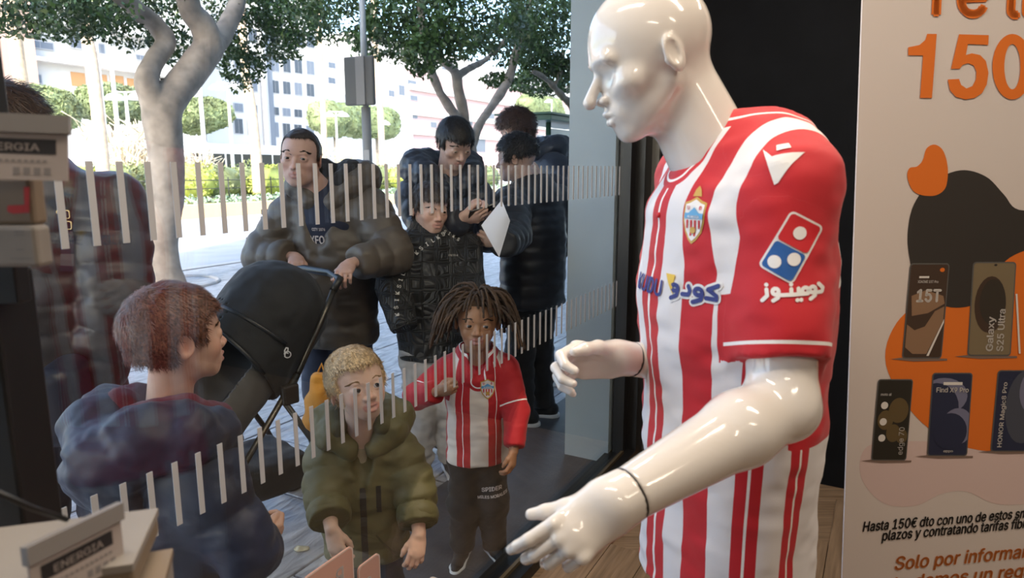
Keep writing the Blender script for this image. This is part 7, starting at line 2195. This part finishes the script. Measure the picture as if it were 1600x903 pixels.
sdf_obj('bag_body', q, 0.012, M_LEATH, bg_)

# ---------------------------------------------------------------- pushchair
pc = thing('pushchair', 'black folding pushchair with hood in front of the man', 'pushchair', tuple(SO))
M_PFAB = cloth('pushchair_fabric', (0.020, 0.020, 0.021), 0.75, 0.1)
M_PFAB2 = cloth('pushchair_panel', (0.085, 0.083, 0.080), 0.75, 0.1)
M_PTUBE = mat('pushchair_tube', (0.09, 0.08, 0.065), 0.3, metal=0.8)
M_PPLA = mat('pushchair_plastic', (0.015, 0.015, 0.015), 0.4)
for sg in (-1, 1):
    MB().tube([st_(-0.33, sg * 0.20, 1.0), st_(-0.25, sg * 0.205, 0.86), st_(-0.10, sg * 0.21, 0.62)], 0.012, 10).build('handle_tube', M_PTUBE, pc)
    MB().tube([st_(-0.14, sg * 0.215, 0.70), st_(0.10, sg * 0.215, 0.40), st_(0.34, sg * 0.20, 0.13)], 0.012, 10).build('front_leg', M_PTUBE, pc)
    MB().tube([st_(-0.08, sg * 0.22, 0.60), st_(-0.24, sg * 0.23, 0.32), st_(-0.34, sg * 0.24, 0.10)], 0.012, 10).build('rear_leg', M_PPLA, pc)
    MB().box(Matrix.Translation(st_(-0.10, sg * 0.222, 0.63)) @ Matrix.Rotation(math.atan2(U.y, U.x), 4, 'Z'), 0.035, 0.016, 0.04, 0.01).build('hinge', M_PPLA, pc)
    for (u_, r_) in ((0.36, 0.07), (-0.35, 0.085)):
        w_ = MB(); c0 = st_(u_, sg * 0.225, r_)
        w_.tube([c0 - VL * 0.018, c0 + VL * 0.018], r_, 20)
        o = w_.build('wheel', M_PPLA, pc)
        MB().tube([c0 - VL * 0.022, c0 + VL * 0.022], r_ * 0.55, 14).build('hub', mat('hub_grey', (0.12, 0.12, 0.12), 0.4), o)
MB().tube([st_(-0.33, -0.20, 1.0), st_(-0.37, -0.19, 1.04), st_(-0.385, -0.10, 1.055), st_(-0.385, 0.10, 1.055), st_(-0.37, 0.19, 1.04), st_(-0.33, 0.20, 1.0)], 0.016, 10).build('handlebar', M_PPLA, pc)
MB().tube([st_(0.30, -0.20, 0.17), st_(0.32, 0, 0.16), st_(0.30, 0.20, 0.17)], 0.010, 8).build('footrest_bar', M_PPLA, pc)
MB().tube([st_(-0.28, -0.23, 0.22), st_(-0.28, 0.23, 0.22)], 0.010, 8).build('rear_axle', M_PPLA, pc)
# seat: a padded tub along the reclined back, and the hood closing its upper end
RM = Matrix((U, VL, Vector((0, 0, 1)))).transposed()
ta = st_(0.13, 0, 0.49); tb_ = st_(-0.22, 0, 0.85); tx = (tb_ - ta).normalized(); tn = (U * tx.z - Vector((0, 0, 1)) * tx.dot(U)).normalized()
def tp_(t, n=0.0, v=0.0): return tuple(ta.lerp(tb_, t) + tn * n + VL * v)
q = SDF()
q.cap(tp_(-0.05, 0.05), tp_(1.0, 0.05), 0.175, 0.195, 0.01, sq=(tuple(tn), 0.85))
q.cap(tp_(-0.05, 0.085), tp_(1.0, 0.085), 0.155, 0.175, 0.01, True, sq=(tuple(tn), 0.85))
q.cut(tp_(0.5, 0.115), tuple(tn), 0.01)
q.rbox(tuple(st_(0.22, 0, 0.455)), (0.10, 0.165, 0.022), 0.02, RM, 0.05)
seat = sdf_obj('seat', q, 0.009, M_PFAB2, pc, None, lambda V: 0.003 * noise3(V, 25, 2))
q = SDF().rbox(tuple(st_(0.34, 0, 0.36)), (0.012, 0.16, 0.11), 0.011, RM @ Matrix.Rotation(0.35, 3, 'Y'), 0.01)
sdf_obj('calf_rest', q, 0.010, M_PFAB, pc)
sb = bvh_of(seat)
for sg in (-1, 1):
    front_strip('harness_strap', sb, [tuple(Vector(tp_(0.62 - 0.045 * i, 0.5, sg * (0.07 - 0.0015 * i)))) for i in range(13)], 0.026, M_PPLA, seat, tuple(-tn), 0.004)
    hh = sb.ray_cast(Vector(tp_(0.30, 0.5, sg * 0.063)), -tn, 2)
    if hh[0] is not None:
        Mz = Matrix((VL, tx, tn)).transposed().to_4x4(); Mz.translation = hh[0] + tn * 0.010
        MB().box(Mz, 0.020, 0.026, 0.006, 0.003).build('harness_buckle', M_PPLA, seat)
q = SDF()
q.cap(tp_(0.55, 0.06), tp_(1.02, 0.07), 0.205, 0.21, 0.01)
q.cap(tp_(0.30, 0.06), tp_(0.98, 0.07), 0.188, 0.193, 0.01, True)
q.cut(tp_(0.50, 0.0), tuple(-tx + tn * 0.25), 0.006)
hood_ = sdf_obj('hood', q, 0.009, M_PFAB, pc, None, lambda V: 0.006 * noise3(V, 13, 7) + 0.003 * noise3(V, 32, 8))
def hood_arc(t, r, n0):
    return [Vector(tp_(t, n0 + r * math.sin(a_), r * math.cos(a_))) + tx * ((n0 + r * math.sin(a_)) * (0.25 if t < 0.6 else 0.0)) for a_ in [PI * k / 20 for k in range(21)]]
for t_, r_ in ((0.50, 0.204), (0.80, 0.209), (1.05, 0.205)):
    MB().tube(hood_arc(t_, r_, 0.065), 0.008, 8).build('hood_rib', M_PPLA, hood_)
# curl emblem on the hood's front face
hb = bvh_of(hood_)
Mb_ = view_frame(449, 553, 2.10, 0.25, None, 0.0)
u = 0.012
curl = arc2(0.0, -0.2 * u, 1.0 * u, 150, -170, 16) + arc2(-0.25 * u, -0.1 * u, 0.55 * u, 190, 20, 6)
loop = [(-0.75 * u, 0.2 * u), (-0.45 * u, 1.3 * u), (0.25 * u, 2.0 * u), (0.75 * u, 1.7 * u), (0.5 * u, 1.0 * u), (-0.1 * u, 0.6 * u)]
wrap_mark('emblem', *merge2d(stroke2d(curl, 0.0045), stroke2d(loop, 0.0045)), Mb_, bvh_of(hood_, seat), mat('emblem_white', (0.75, 0.75, 0.75), 0.6), hood_, 0.004, 0.01)
# basket
q = SDF().rbox(tuple(st_(-0.02, 0, 0.27)), (0.20, 0.17, 0.07), 0.03, Matrix((U, VL, Vector((0, 0, 1)))).transposed(), 0.01)
sdf_obj('basket', q, 0.012, M_PFAB, pc, None, lambda V: 0.006 * noise3(V, 18, 4))

# yellow bag behind the blond boy
yb = at_d(503, 628, 2.35)
t = thing('yellow_bag', 'crumpled yellow and orange bag beside the blond boy\'s ear', 'bag', (yb.x, yb.y, yb.z - 0.12))
q = SDF().rbox(tuple(yb), (0.05, 0.04, 0.11), 0.03, Euler((0.1, 0.15, 0.3)), 0.01)
sdf_obj('bag_body', q, 0.006, cloth('yellow_nylon', (0.50, 0.22, 0.03), 0.6), t, None, lambda V: 0.012 * noise3(V, 28, 4))
MB().tube([yb + Vector((-0.02, 0, 0.08)), yb + Vector((0.0, 0.02, 0.13)), yb + Vector((0.02, 0, 0.08))], 0.005, 6).build('bag_strap', MATS['yellow_nylon'], t)

# litter
p = at_z(861, 701, PZ + 0.004)
t = thing('cigarette_end', 'cigarette end on the paving left of the grey reveal', 'cigarette end', tuple(p))
MB().tube([p + Vector((-0.022, 0, 0)), p + Vector((0.012, -0.004, 0))], 0.0045, 8).build('paper', mat('cig_paper', (0.75, 0.73, 0.7), 0.8), t)
MB().tube([p + Vector((0.012, -0.004, 0)), p + Vector((0.030, -0.006, 0))], 0.0045, 8).build('filter', mat('cig_filter', (0.55, 0.28, 0.10), 0.8), t)
p = at_z(471, 857, PZ + 0.004)
q = SDF().ell((p.x, p.y, p.z), (0.032, 0.022, 0.006), None, 0.002)
tag(sdf_obj('dried_leaf', q, 0.004, mat('leaf_cream', (0.55, 0.50, 0.36), 0.8), None, None, lambda V: 0.004 * noise3(V, 60, 4)), 'pale dried leaf on the paving left of the blond boy', 'leaf')
